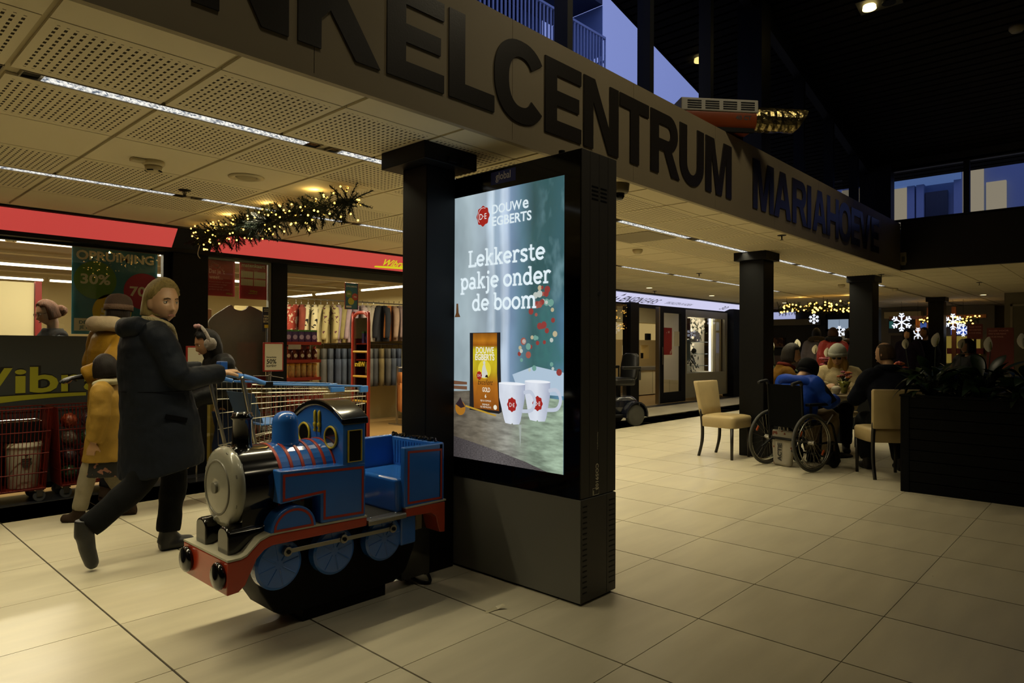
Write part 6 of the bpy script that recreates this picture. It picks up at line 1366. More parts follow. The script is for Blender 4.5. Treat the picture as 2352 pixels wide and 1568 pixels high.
# ---- shop employee behind the window
J = J_stand(el_l=(.1, .22, 1.12), el_r=(.1, -.22, 1.12), wr_l=(.32, .12, 1.1), wr_r=(.32, -.12, 1.1), head=(.05, 0, 1.615), neck=(0, 0, 1.455))
em_, M = person('person', 'shop worker with brown bun and glasses in black vest behind the left shop window', (1.80, 7.98, 0), PI + .15, J, (.0, .3), 'tan', [(z, x, y, a, b) for z, x, y, a, b in ((.85, 0, 0, .15, .19), (1.1, 0, 0, .15, .2), (1.3, 0, 0, .14, .19), (1.4, 0, 0, .11, .15), (1.46, 0, 0, .085, .09))], fabric('black_vest', '#0a0a0b'), (.07, .06, .05), (.1, .075, .06), fabric('dark_trousers', '#0c0d10'), mat('black_shoe', '#060607'), dict(bottom=-.07, thick=.012, gap=1.2, top=.012, fringe=.09), hairmat('auburn_hair', '#4a2a12'), vox=.01)
bu_ = MB().sphere(M @ Vector((-.125, 0, -.01)), (.055, .06, .055), 16, 12); random.seed(6); bu_.v = [tuple(Vector(p) + Vector((random.uniform(-1, 1), random.uniform(-1, 1), random.uniform(-1, 1))) * .008) for p in bu_.v]
obj('hair_bun', bu_, MATS['auburn_hair'], em_, smooth=True)
obj('glasses', MB().tube([M @ Vector((.102, s * .031 + .022 * math.cos(a), .0 + .018 * math.sin(a))) for s in (1,) for a in [2 * PI * q / 14 for q in range(14)]], .0018, 5, closed=True).tube([M @ Vector((.102, -.031 + .022 * math.cos(a), .018 * math.sin(a))) for a in [2 * PI * q / 14 for q in range(14)]], .0018, 5, closed=True).tube([M @ Vector((.102, .052, .004)), M @ Vector((.0, .078, .004))], .0018, 5).tube([M @ Vector((.102, -.052, .004)), M @ Vector((.0, -.078, .004))], .0018, 5), DARK, em_)
gs = MB(); 
for s in (-1, 1): gs.tube(catmull([(0, s * .17, 1.37), (0.02, s * .2, 1.25), (.1, s * .22, 1.12)], 4), [.085] * 9, 12)
obj('grey_sleeve', paint(fuse('sleeve', gs, .012, 2, .01), fabric('grey_shirt', '#55575c')), None, em_)
# ================================================================== CAFE CORNER ON THE RIGHT
LEATH = mat('cream_leatherette', '#a8956a', .45, var=.08, vscale=6, bump=.08, bscale=60); DLEG = mat('dark_stained_leg', '#0e0a08', .4)
def chair(label, loc, rz):
    t = thing('dining_chair', label, 'chair', loc, rz)
    st = MB(); rings_body(st, [(.36, .02, 0, .215, .215), (.365, .02, 0, .222, .222), (.47, .02, 0, .226, .226), (.492, .02, 0, .215, .215), (.503, .02, 0, .17, .17)], 32, 7); obj('seat', st, LEATH, t, smooth=True)
    bk = []
    for z, x, w in ((.50, -.195, .185), (.505, -.195, .195), (.6, -.212, .20), (.75, -.238, .21), (.875, -.262, .22), (.892, -.265, .21)):
        bk.append([(x + d_, y, z) for d_, y in ((-.028, -w), (-.028, w), (-.02, w + .008), (.02, w + .008), (.028, w), (.028, -w), (.02, -w - .008), (-.02, -w - .008))])
    obj('backrest', MB().rings(bk), LEATH, t, smooth=True)
    for s in (-1, 1):
        obj('leg', MB().tube([(.20, s * .19, .37), (.20, s * .19, .0)], [.021, .016], 8), DLEG, t, smooth=True)
        obj('leg', MB().tube(catmull([(-.205, s * .19, .56), (-.185, s * .19, .36), (-.19, s * .19, .18), (-.235, s * .19, 0)], 4), [.02] * 9 + [.018] * 4, 8), DLEG, t, smooth=True)
    return t
chair('empty cream leatherette chair with dark curved legs standing before the column', (7.60, 3.60, 0), -1.66)
chair('cream leatherette chair seen from behind under the man in the dark jacket', (7.60, 1.885, 0), .645)

# ---- wheelchair
wc = thing('wheelchair', 'black wheelchair with spoked wheels and a carrier bag seen from behind', 'wheelchair', (7.364, 2.755, 0), -.314)
RIM = mat('alloy_rim', '#8f8d84', .25, 1.)
for s in (-1, 1):
    y = s * .278; cam_ = Matrix.Rotation(s * .05, 3, 'X')
    C = lambda r, a, dy=0: Vector((0, y, .305)) + cam_ @ Vector((r * math.cos(a), dy, r * math.sin(a)))
    wl = obj('drive_wheel', MB().tube([C(.287, 2 * PI * k / 48) for k in range(48)], .017, 10, closed=True), mat('grey_tyre', '#33332e', .7), wc, smooth=True)
    obj('rim', MB().tube([C(.268, 2 * PI * k / 48) for k in range(48)], .010, 8, closed=True), RIM, wl, smooth=True)
    obj('hand_rim', MB().tube([C(.25, 2 * PI * k / 48, s * .035) for k in range(48)], .007, 6, closed=True), RIM, wl, smooth=True)
    sp_ = MB()
    for k in range(28): sp_.cyl(tuple(C(.022, 2 * PI * k / 28 + (.9 if k % 2 else -.9), s * (.02 if k % 4 < 2 else -.02))), tuple(C(.262, 2 * PI * k / 28)), .0014, n=4, cap=False)
    obj('spokes', sp_, RIM, wl, stuff=True)
    obj('hub', MB().cyl(tuple(C(0, 0, -.035)), tuple(C(0, 0, .035)), .022, n=14), STEEL, wl)
    for a in (2.6, -.6): obj('reflector', MB().obox(C(.2, a, s * .004), (.02, .012, .06), Matrix.Rotation(-a, 3, 'Y')), mat('orange_reflector', '#b04a08', .3), wl, bevel=.003)
    cw = obj('caster_wheel', MB().cyl((.43, s * .23 - .016, .09), (.43, s * .23 + .016, .09), .09, n=24), BLACK, wc, bevel=.01)
    obj('caster_fork', MB().box((.41, s * .23 - .03, .08), (.45, s * .23 - .022, .26)).box((.41, s * .23 + .022, .08), (.45, s * .23 + .03, .26)).box((.41, s * .23 - .03, .25), (.45, s * .23 + .03, .28)), DARK, cw)
    fr_ = MB(); Y = s * .215
    fr_.tube(catmull([(-.08, Y, .93), (-.06, Y, .6), (-.05, Y, .47), (-.05, Y, .30)], 4), .012, 8); fr_.tube(catmull([(-.05, Y, .48), (.2, Y, .49), (.40, Y, .48), (.48, Y, .3), (.55, Y, .12)], 4), .012, 8); fr_.tube([(-.05, Y, .30), (.2, Y, .27), (.43, Y, .28)], .011, 8)
    obj('side_frame', fr_, DARK, wc, smooth=True)
    obj('push_handle', MB().tube(catmull([(-.08, Y, .90), (-.10, Y, .935), (-.16, Y, .93), (-.23, Y, .915)], 4), .018, 10), mat('black_rubber', '#0d0d0e'), wc, smooth=True)
    obj('armrest', MB().box((-.02, s * .24 - .03, .68), (.30, s * .24 + .03, .71)).box((.02, s * .24 - .008, .48), (.05, s * .24 + .008, .68)), BLACK, wc, bevel=.006)
    obj('footplate', MB().box((.46, s * .11 - .08, .10), (.62, s * .11 + .08, .115)), DARK, wc)
    obj('brake_lever', MB().cyl((.30, s * .235, .48), (.38, s * .25, .58), .007, n=6), STEEL, wc)
    obj('tipper_bar', MB().cyl((-.05, s * .19, .30), (-.20, s * .19, .22), .012, n=8), BLACK, wc)
obj('back_sling', MB().add([(-.085, -.22, .90), (-.085, .22, .90), (-.06, .22, .44), (-.06, -.22, .44), (-.075, -.22, .90), (-.075, .22, .90), (-.045, .22, .44), (-.045, -.22, .44)], [(0, 1, 2, 3), (7, 6, 5, 4), (0, 4, 5, 1), (1, 5, 6, 2), (2, 6, 7, 3), (3, 7, 4, 0)]), mat('black_sling', '#040505', .9, spec=.08), wc, bevel=.004)
obj('seat', MB().box((-.05, -.21, .47), (.40, .21, .50)), mat('black_sling', '#090a0b'), wc, bevel=.01)
obj('cross_brace', MB().cyl((.1, -.21, .28), (.1, .21, .47), .011, n=8).cyl((.12, .21, .28), (.12, -.21, .47), .011, n=8), DARK, wc)
obj('axle', MB().cyl((0, -.25, .305), (0, .25, .305), .014, n=8), DARK, wc)
bgm = print_mat('printed_carrier_film', '#8f897a', '#6b3a26', 9, .62)
cb = thing('carrier_bag', 'white printed carrier bag with coloured print hanging behind the wheelchair', 'bag', (7.45, 2.855, -.028), -.314)
obj('bag_body', paint(fuse('bag', MB().rings([[(rx * math.copysign(abs(math.cos(a)) ** .7, math.cos(a)), ry * math.copysign(abs(math.sin(a)) ** .7, math.sin(a)), z) for a in [2 * PI * q / 24 for q in range(24)]] for z, rx, ry in ((0.03, .03, .10), (.05, .045, .115), (.25, .04, .135), (.40, .025, .14), (.42, .012, .135))]), .008, 2, .012), bgm), None, cb)
tx = MB(); put_text(tx, 'ACTIE', .07, lambda a, b: (-.052, -.02 + b, .09 + a), bold=.04, align='LEFT'); obj('lettering', tx, mat('black_print', '#0b0b0b'), cb)
obj('bag_handle', MB().tube(catmull([(-.0, -.06, .41), (.01, -.04, .50), (.01, .04, .50), (0, .06, .41)], 4), .006, 6), mat('white_plastic', '#b9b29c'), cb, smooth=True)

# ---- table and what stands on it
TX, TY = 8.60, 2.72
tb_ = thing('cafe_table', 'square dark cafe table between the seated people', 'table', (TX, TY, 0), .3)
obj('tabletop', MB().box((-.38, -.38, .715), (.38, .38, .745)), mat('light_wood_top', '#6a5a3e', .4, var=.1), tb_, bevel=.006)
obj('pedestal', MB().lathe([(.24, 0), (.24, .012), (.05, .03), (.035, .06), (.035, .70), (.12, .714)], n=24), BLACK, tb_, smooth=True)
CER = mat('white_ceramic', '#a8a290', .25)
def ontable(name, label, cat, dx, dy, z=.7455): return thing(name, label, cat, (TX + dx, TY + dy, z))
t = ontable('tray', 'pale serving tray with raised rim at the far side of the cafe table', 'tray', .02, .22); obj('base', MB().box((-.20, -.13, 0), (.2, .13, .012)), CER, t, bevel=.005); obj('rim', MB().tube([(-.2, -.13, .025), (.2, -.13, .025), (.2, .13, .025), (-.2, .13, .025)], .008, 6, closed=True), CER, t)
t = ontable('cup', 'white coffee cup with milk foam nearest the man at the table', 'cup', -.10, -.09); obj('bowl', MB().lathe([(.025, .008), (.04, .02), (.052, .06), (.054, .08), (.048, .08), (.045, .03), (.0, .02)], n=20), CER, t, smooth=True); obj('saucer', MB().lathe([(.03, 0), (.075, .008), (.078, .012), (.03, .008)], n=22), CER, t, smooth=True); obj('foam', MB().sphere((0, 0, .075), (.046, .046, .025), 14, 8), mat('milk_foam', '#b5ad95', .8), t, smooth=True)
t = ontable('salad_bowl', 'bowl of pale green salad on the cafe table', 'bowl', -.24, .05); obj('bowl', MB().lathe([(.04, 0), (.085, .04), (.09, .05), (.08, .045), (.0, .02)], n=20), CER, t, smooth=True); m_ = MB(); random.seed(9)
for q in range(22): m_.sphere((random.uniform(-.06, .06), random.uniform(-.06, .06), .05 + random.uniform(0, .02)), (.022, .015, .01), 6, 4)
obj('leaves', m_, mat('salad_green', '#66702a', .6), t, stuff=True)
t = ontable('drink_glass', 'ochre drink glass beside the tray', 'glass', -.17, .30); obj('tumbler', MB().lathe([(.028, 0), (.033, .1), (.03, .1), (.026, .008)], n=16), mat('amber_glass', '#7d5c28', .2), t, smooth=True)
def bloom(mb, c, r, n=5):
    for k in range(n):
        a = 2 * PI * k / n; mb.sphere(Vector(c) + Vector((math.cos(a), math.sin(a), .3)) * r * .55, (r * .55, r * .55, r * .4), 7, 5)
    mb.sphere(Vector(c) + Vector((0, 0, r * .3)), r * .45, 7, 5)
def bouquet(t, cols, h, spread, n, seed, r=.028):
    random.seed(seed)
    st = MB(); per = {}
    for k in range(n):
        a = random.uniform(0, 6.28); d = random.uniform(.2, 1) * spread; p = (d * math.cos(a), d * math.sin(a), h * random.uniform(.7, 1.05)); st.cyl((0, 0, .02), p, .003, n=5); per.setdefault(cols[k % len(cols)], []).append(p)
    obj('stems', st, mat('stem_green', '#1c2c14', .6), t, stuff=True)
    for c, ps in per.items():
        for p in ps: m2 = MB(); bloom(m2, p, r); obj('flower_head', m2, mat('petal_' + c, c, .7), t, smooth=True)
    lv = MB()
    for k in range(n * 3):
        a = random.uniform(0, 6.28); d = random.uniform(.3, 1.2) * spread; z = h * random.uniform(.3, .8); u = Vector((math.cos(a), math.sin(a), .5)) * .05; v_ = Vector((-math.sin(a), math.cos(a), 0)) * .016; p = Vector((d * math.cos(a) * .6, d * math.sin(a) * .6, z)); lv.add([p - u, p + v_, p + u, p - v_], [(0, 1, 2, 3)])
    obj('leaves', lv, mat('leaf_green', '#16240f', .5), t, stuff=True)
t = ontable('bouquet', 'small bouquet of pink and orange flowers in clear wrap on the table', 'flowers', .10, -.12); obj('wrap', MB().lathe([(.03, 0), (.045, .08), (.075, .15), (.07, .15), (.04, .08), (.02, .01)], n=14), mat('clear_wrap', '#8a8a3c', .15, spec=.8, var=.4, vscale=40), t, smooth=True); bouquet(t, ('#8a3c4c', '#b5701a', '#93485c', '#a8561a'), .25, .10, 12, 4)

# ---- people at the table
J = J_sit(.50, pelvis=(-.02, 0, .56), neck=(.07, 0, .965), head=(.19, 0, 1.045), sh_l=(.04, .19, .91), sh_r=(.04, -.19, .91), el_l=(.14, .28, .72), el_r=(.14, -.28, .72), wr_l=(.38, .2, .72), wr_r=(.38, -.2, .72))
BC = [(.50, -.02, 0, .17, .22), (.56, -.02, 0, .18, .235), (.7, 0, 0, .175, .235), (.80, .02, 0, .165, .235), (.89, .04, 0, .14, .21), (.955, .07, 0, .10, .13), (.995, .09, 0, .085, .10)]
bp_, M = person('person', 'person in bright blue jacket sitting in the wheelchair with back turned', (7.56, 2.755, 0), -.314, J, (.1, .5), 'fair', BC, fabric('royal_blue_shell', '#153a96', .5), (.095, .08, .062), (.105, .085, .06), fabric('beige_trousers', '#6b5c42'), mat('black_shoe', '#060607'), dict(bottom=-.05, thick=.014, gap=1.2, top=.01), hairmat('black_hair', '#0a0808'), vox=.011, show_face=False)
obj('shoulder_yoke', paint(fuse('yoke', MB().tube(catmull([(.02, -.22, .895), (-.06, -.1, .95), (-.06, .1, .95), (.02, .22, .895)], 5), .045, 12), .012, 3), MATS['royal_blue_shell']), None, bp_)
obj('hat', MB().rings([[M @ Vector((.115 * r * math.cos(a), .095 * r * math.sin(a), z)) for a in [2 * PI * j / 24 for j in range(24)]] for z, r in ((-.02, 1.08), (.03, 1.12), (.08, 1.05), (.12, .75), (.14, .25))]), fabric('black_hat', '#08090b'), bp_, smooth=True)
obj('sleeve_panel', MB().tube([(.05, -.24, .93), (.15, -.345, .72)], .045, 10), fabric('dark_sleeve_panel', '#0e1014'), bp_, smooth=True)
t = mat('silver_print', '#8f8d88')
J = J_sit(.52, pelvis=(-.03, 0, .58), neck=(.16, 0, 1.06), head=(.24, 0, 1.235), sh_l=(.12, .2, .99), sh_r=(.12, -.2, .99), el_l=(.24, .29, .76), el_r=(.24, -.29, .76), wr_l=(.48, .2, .775), wr_r=(.48, -.2, .775), kn_l=(.42, .15, .5), kn_r=(.42, -.15, .5), an_l=(.30, .15, .09), an_r=(.22, -.15, .09), toe_l=(.46, .17, .03), toe_r=(.38, -.17, .03))
MC = [(.50, -.03, 0, .18, .225), (.58, -.03, 0, .19, .24), (.72, 0, 0, .185, .245), (.86, .07, 0, .175, .245), (.97, .12, 0, .14, .22), (1.04, .15, 0, .10, .14), (1.085, .17, 0, .085, .09)]
mn, M = person('person', 'balding man in dark navy jacket seated with his back turned at the table', (7.77, 1.83, 0), .645, J, (.6, .12), 'fair', MC, fabric('dark_navy_jacket', '#080b16'), (.095, .08, .065), (.11, .085, .065), fabric('dark_grey_trousers', '#101216'), mat('black_shoe', '#060607'), dict(bottom=-.065, thick=.007, gap=1.35, top=-.008, fringe=.095), hairmat('thin_brown_hair', '#3a2a18'), vox=.009, female=False)
obj('collar', MB().tube(catmull([(.24, -.07, 1.06), (.15, -.10, 1.085), (.08, 0, 1.09), (.15, .10, 1.085), (.24, .07, 1.06)], 4), .038, 10), MATS['dark_navy_jacket'], mn, smooth=True)
J = J_sit(.50, neck=(.03, 0, 1.0), head=(.07, .0, 1.175), pelvis=(0, 0, .55), el_l=(.12, .27, .74), el_r=(.12, -.27, .74), wr_l=(.32, .12, .80), wr_r=(.32, -.12, .80))
SC_ = [(.50, 0, 0, .17, .22), (.58, 0, 0, .185, .245), (.75, 0, 0, .18, .245), (.88, 0, 0, .165, .235), (.95, .01, 0, .135, .2), (1.0, .02, 0, .10, .13), (1.05, .03, 0, .085, .095)]
bw_, M = person('person', 'woman in grey knit beanie and cream fleece coat facing the camera behind the table', (9.32, 2.86, 0), PI + .25, J, (-.1, .12), 'fair', SC_, fabric('cream_teddy_fleece', '#ad9e78', .95, .9), (.1, .09, .07), (.1, .08, .06), fabric('dark_trousers', '#0c0d10'), mat('black_shoe', '#060607'), dict(bottom=-.19, thick=.018, gap=.95, top=.0, flare=.03), hairmat('light_blonde_hair', '#8d7038'), vox=.011)
obj('beanie', MB().rings([[M @ Vector((r * 1.1 * math.cos(a), r * .92 * math.sin(a), z)) for a in [2 * PI * j / 28 for j in range(28)]] for z, r in ((.03, .116), (.06, .12), (.10, .115), (.14, .09), (.175, .05), (.185, .015))]), mat('grey_knit', '#8b8b7e', .95, bump=.8, bscale=90, stretch=(1, 1, 3)), bw_, smooth=True)
obj('beanie_band', MB().rings([[M @ Vector((r * 1.1 * math.cos(a), r * .92 * math.sin(a), z)) for a in [2 * PI * j / 28 for j in range(28)]] for z, r in ((.015, .112), (.015, .124), (.065, .124), (.065, .112))], closed=True), mat('grey_knit', '#8b8b7e'), bw_, smooth=True)
obj('sunglasses', MB().sphere(M @ Vector((.094, .031, .0)), (.012, .024, .018), 12, 8).sphere(M @ Vector((.094, -.031, .0)), (.012, .024, .018), 12, 8), mat('dark_lens', '#15110e', .1), bw_, smooth=True)
J = J_sit(.50, neck=(.06, 0, 1.04), head=(.12, 0, 1.215), pelvis=(0, 0, .55), el_l=(.14, .26, .76), el_r=(.14, -.26, .76), wr_l=(.34, .12, .79), wr_r=(.34, -.12, .79))
mw, M = person('person', 'grey haired person in mustard jacket and red scarf leaning towards the table', (8.49, 3.27, 0), -.95, J, (-.35, .1), 'fair', [(z + .04 if z > .6 else z, x, y, a, b) for z, x, y, a, b in SC_], fabric('ochre_jacket', '#6d4c10'), (.09, .08, .06), (.1, .08, .06), fabric('dark_trousers', '#0c0d10'), mat('black_shoe', '#060607'), dict(bottom=-.10, thick=.02, gap=1.1, top=.02, flare=.01), hairmat('grey_hair', '#3a3733'), vox=.011)
obj('scarf', MB().tube(catmull([(.13, -.05, 1.04), (.04, -.095, 1.075), (-.03, 0, 1.09), (.04, .095, 1.075), (.13, .05, 1.04)], 4), .032, 10), fabric('rust_scarf', '#5c1c12'), mw, smooth=True)
def stool(x, y, label):
    t = thing('dining_chair', label, 'chair', (x, y, 0)); obj('seat', MB().box((-.2, -.2, .40), (.2, .2, .47)), LEATH, t, bevel=.02)
    for a, b in ((-1, -1), (-1, 1), (1, -1), (1, 1)): obj('leg', MB().cyl((a * .17, b * .17, 0), (a * .17, b * .17, .41), .018, n=8), DLEG, t)
stool(9.34, 2.87, 'cream chair hidden under the woman in the grey beanie'); stool(8.49, 3.28, 'cream chair hidden under the person in the mustard jacket')

# ---- people standing further back
def far_person(label, loc, rz, cmat, hmat, hair, head=(0, 0), hat=None, hood=None, skin='fair', hh=1.0, show=False):
    J = sc(J_stand(), hh)
    return person('person', label, loc, rz, J, head, skin, lerp_prof([(.72, 0, 0, .17, .22), (.85, 0, 0, .18, .235), (1.05, 0, 0, .17, .225), (1.25, 0, 0, .165, .225), (1.36, 0, 0, .13, .19), (1.43, 0, 0, .09, .11)], hh), cmat, (.09, .075, .06), (.1, .075, .065), fabric('dark_trousers', '#0c0d10'), mat('black_shoe', '#060607'), hair, hmat, vox=.014, hk=hh, show_face=show)
FUR = mat('brown_fur', '#33291c', 1., bump=1., bscale=100)
SHH = dict(bottom=-.08, thick=.016, gap=1.0, top=.02)
p, M = far_person('person in pale lilac grey parka with dark fur hood seen from behind at the shops', (15.1, 5.07, 0), .4, fabric('lilac_grey_parka', '#5f5a60'), hairmat('black_hair', '#0a0808'), SHH, hh=1.0)
obj('fur_hood', paint(fuse('fur', MB().tube(catmull([(.04, -.12, 1.44), (-.09, -.12, 1.48), (-.13, 0, 1.50), (-.09, .12, 1.48), (.04, .12, 1.44)], 4), .05, 12), .014, 2, .02), FUR), None, p)
p, M = far_person('person in red quilted jacket with brown hair seen from behind', (14.3, 4.48, 0), .5, mat('red_quilt', '#8a1a10', .55, bump=1., bscale=16), hairmat('brown_hair', '#3a220e'), dict(bottom=-.06, thick=.022, gap=1.0, top=.02), hh=.99)
obj('dark_scarf', MB().tube(catmull([(.08, -.08, 1.46), (-.06, -.11, 1.48), (-.10, 0, 1.48), (-.06, .11, 1.48), (.08, .08, 1.46)], 4), .05, 10), fabric('black_puffer', '#08090b'), p, smooth=True)
p, M = far_person('person in black coat with fur trimmed hood beside the red jacket', (15.4, 4.49, 0), .6, fabric('black_puffer', '#08090b'), hairmat('black_hair', '#0a0808'), SHH, hh=1.0)
obj('fur_hood', MB().tube(catmull([(.05, -.12, 1.42), (-.08, -.13, 1.44), (-.13, 0, 1.44), (-.08, .13, 1.44), (.05, .12, 1.42)], 4), .035, 10), mat('tan_fur', '#4c3c24', 1., bump=1., bscale=100), p, smooth=True)
far_person('dark dressed person standing close to the third column', (13.6, 3.69, 0), .2, fabric('black_puffer', '#08090b'), hairmat('black_hair', '#0a0808'), SHH, hh=1.0)
far_person('long haired person in dark purple coat near the big snowflake', (16.6, 3.65, 0), 2.9, fabric('dark_purple_coat', '#120c1e'), hairmat('black_hair', '#0a0808'), dict(bottom=-.25, thick=.03, gap=.9, top=.02), hh=1.0)
far_person('bearded man in dark coat facing the camera beside the third column', (17.0, 3.42, 0), 2.75, fabric('dark_navy_jacket', '#080b16'), hairmat('black_hair', '#0a0808'), dict(bottom=-.05, thick=.012, gap=1.2, top=.0), skin='tan', hh=1.03, show=True)
far_person('dark haired person behind the planter plants near the red banners', (10.9, 1.68, 0), 2.4, fabric('black_puffer', '#08090b'), hairmat('black_brown_hair', '#120c09'), dict(bottom=-.1, thick=.025, gap=.95, top=.02), skin='tan', hh=.83)

# ---- planters with boarded sides
BRD = mat('dark_stained_board', '#05070a', .6, spec=.12, var=.25, vscale=6, stretch=(1, 1, 8), bump=.15, bscale=30)
def planter(label, x, y0, y1, dx, h, nb=9):
    t = thing('planter_box', label, 'planter', (x, (y0 + y1) / 2, 0)); L_ = (y1 - y0) / 2; bh = h / nb
    obj('soil', MB().box((.02, -L_ + .02, .05), (dx - .02, L_ - .02, h - .05)), mat('soil', '#0c0906', .9), t)
    for k in range(nb):
        z0, z1 = k * bh + .003, (k + 1) * bh - .004
        obj('board', MB().box((0, -L_ + .07, z0), (.02, L_ - .07, z1)), BRD, t, bevel=.003); obj('board', MB().box((.03, L_ - .02, z0), (dx - .03, L_, z1)), BRD, t, bevel=.003)
    for yy in (-L_, L_ - .07): obj('corner_post', MB().box((-.006, yy, 0), (.05, yy + .07, h)), BRD, t, bevel=.004)
    obj('rim', MB().box((-.012, -L_ - .008, h), (dx + .01, -L_ + .05, h + .018)).box((-.012, L_ - .05, h), (dx + .01, L_ + .008, h + .018)).box((-.012, -L_ + .05, h), (.05, L_ - .05, h + .018)), BRD, t)
    return t
planter('long dark boarded planter box filling the lower right of the hall', 6.895, -1.6, 1.58, .34, .86)
planter('dark boarded planter box behind the woman in the beanie', 9.75, 2.95, 4.1, .32, .82)
planter('dark boarded planter box behind the man in the dark jacket', 9.7, .2, 2.35, .32, .82)
LEAF = mat('lily_leaf', '#13260f', .35, spec=.4, var=.2, vscale=5); SPA = mat('white_spathe', '#ebe5cc', .6); SPX = mat('spadix', '#5a5a2a', .8); STM = mat('stem_green', '#1c2c14')
def leaf_mesh(name, L_, w, droop, m):
    mb = MB(); n = 7; P = []
    for k in range(n + 1):
        t = k / n; x = L_ * (t - .25 * droop * t * t); z = L_ * (.55 * t - droop * t * t); hw = w * math.sin(PI * min(1, t * .97 + .02)) ** .8
        P += [(x, -hw, z + hw * .25), (x, 0, z), (x, hw, z + hw * .25)]
    for k in range(n):
        a = 3 * k; mb.add([], []); 
    fs = []
    for k in range(n): a = 3 * k; fs += [(a, a + 1, a + 4, a + 3), (a + 1, a + 2, a + 5, a + 4)]
    mb.add(P, fs); return mesh(name, mb, m, True)
leaves = [leaf_mesh('leaf', .30, .045, d, LEAF) for d in (.25, .55, .85)]
spath = MB(); P = []
for k in range(7):
    t = k / 6; hw = .042 * math.sin(PI * min(1, t * .93 + .04)) ** .7; P += [(-hw, .012 * (1 - t) + hw * .3, .13 * t), (0, 0, .13 * t), (hw, .012 * (1 - t) + hw * .3, .13 * t)]
spath.add(P, [f_ for k in range(6) for f_ in ((3 * k, 3 * k + 1, 3 * k + 4, 3 * k + 3), (3 * k + 1, 3 * k + 2, 3 * k + 5, 3 * k + 4))]); spm = mesh('flower', spath, SPA, True)
spx = mesh('spadix', MB().tube([(0, -.012, .015), (0, -.014, .05), (0, -.012, .085)], [.005, .0065, .004], 6), SPX, True)
def lily(label, x, y, z, n, flowers, seed, k=1.):
    random.seed(seed); t = thing('peace_lily', label, 'plant', (x, y, z))
    st = MB()
    for q in range(n):
        a = 2.4 * q + random.uniform(-.4, .4); h = random.uniform(.02, .22) * k; r = random.uniform(.02, .10); o = obj('leaf', random.choice(leaves), None, t); o.location = (r * math.cos(a), r * math.sin(a), h)
        o.rotation_euler = (random.uniform(-.3, .3), random.uniform(-.45, .45), a); o.scale = (k * random.uniform(.7, 1.05),) * 3; st.cyl((0, 0, -.03), (r * math.cos(a), r * math.sin(a), h), .004, n=5)
    for fx, fy, fz in flowers:
        o = obj('flower', spm, None, t); o.location = (fx, fy, fz); o.rotation_euler = (random.uniform(-.2, .2), random.uniform(-.15, .15), -.75 + random.uniform(-.5, .5)); s = obj('spadix', spx, None, o); st.cyl((fx * .3, fy * .3, -.03), (fx, fy, fz), .004, n=5)
    obj('stems', st, STM, t, stuff=True)
lily('peace lily at the near end of the long planter with one tall white flower', 7.06, 1.36, .83, 44, [(.02, -.02, .48)], 1, 1.05)
lily('peace lily with a tall white flower in the middle of the long planter', 7.06, .98, .83, 44, [(.0, -.05, .44)], 2, 1.1)
lily('peace lily with white flower at the picture edge of the long planter', 7.06, .66, .83, 40, [(.0, .03, .47)], 3, 1.1)
lily('bushy peace lily without flowers between the tall flowers of the long planter', 7.12, 1.17, .83, 34, [], 14, .9)
lily('peace lily beyond the picture edge in the long planter', 7.06, .34, .83, 26, [], 4)
lily('peace lily with three white flowers behind the person in the mustard jacket', 9.9, 3.45, .79, 36, [(-.08, .1, .50), (-.05, -.12, .42), (-.1, -.3, .38)], 5, .95)
lily('peace lily with two white flowers beside the second column', 9.9, 3.85, .79, 26, [(-.1, .05, .45), (0, .15, .52)], 6, .95)
lily('peace lily behind the man in the dark jacket', 9.86, 2.1, .79, 34, [(0, .1, .5)], 7, .95)
lily('peace lily in the rear planter next to the red banners', 9.86, 1.6, .79, 30, [(0, .0, .5)], 8, .95)
t = thing('bouquet', 'tall dark red and pink flowers in the planter behind the blue jacket', 'flowers', (9.82, 3.15, .80)); bouquet(t, ('#5c1020', '#7a1830', '#8a3c4c'), .36, .09, 9, 12, .04)
t = thing('bouquet', 'orange and salmon flowers in the planter behind the seated man', 'flowers', (9.78, 2.22, .80)); bouquet(t, ('#b0561c', '#a8483a', '#b86a28'), .30, .07, 5, 13, .045)

# ---- mobility scooter half hidden by the screen
ms = thing('mobility_scooter', 'dark mobility scooter half hidden behind the advertising screen', 'scooter', (9.22, 6.42, 0), 2.8)
def swheel(x, y):
    w = obj('wheel', MB().lathe([(.06, -.045), (.155, -.045), (.175, -.03), (.18, 0), (.175, .03), (.155, .045), (.06, .045)], (x, y, .18), 28, Matrix.Rotation(PI / 2, 3, 'X')), mat('grey_tyre', '#33332e'), ms, smooth=True)
    hb = MB().cyl((x, y - .03, .18), (x, y + .03, .18), .035, n=12)
    for k in range(5): a = 2 * PI * k / 5; hb.obox((x + .05 * math.cos(a), y, .18 + .05 * math.sin(a)), (.08, .05, .025), Matrix.Rotation(-a, 3, 'Y'))
    obj('hub', hb, STEEL, w)
for y in (-.27, .27): swheel(-.36, y); swheel(.72, y)
SBL = mat('dark_blue_scooter_shell', '#10131e', .25, coat=.4)
obj('rear_body', paint(fuse('shell', rings_body(MB(), [(.2, -.3, 0, .28, .2), (.3, -.3, 0, .30, .23), (.42, -.28, 0, .26, .22), (.48, -.25, 0, .2, .18)]), .015, 3), SBL), None, ms)
for y in (-.27, .27): obj('mudguard', MB().rings([[(-.36 + r * math.cos(a), y + dy, .18 + r * math.sin(a)) for r, dy in ((.2, -.07), (.225, -.07), (.225, .07), (.2, .07))] for a in [PI * (1.05 - 1.1 * k / 10) for k in range(11)]]), SBL, ms)
obj('deck', MB().box((-.2, -.25, .14), (.75, .25, .2)), BLACK, ms, bevel=.02)
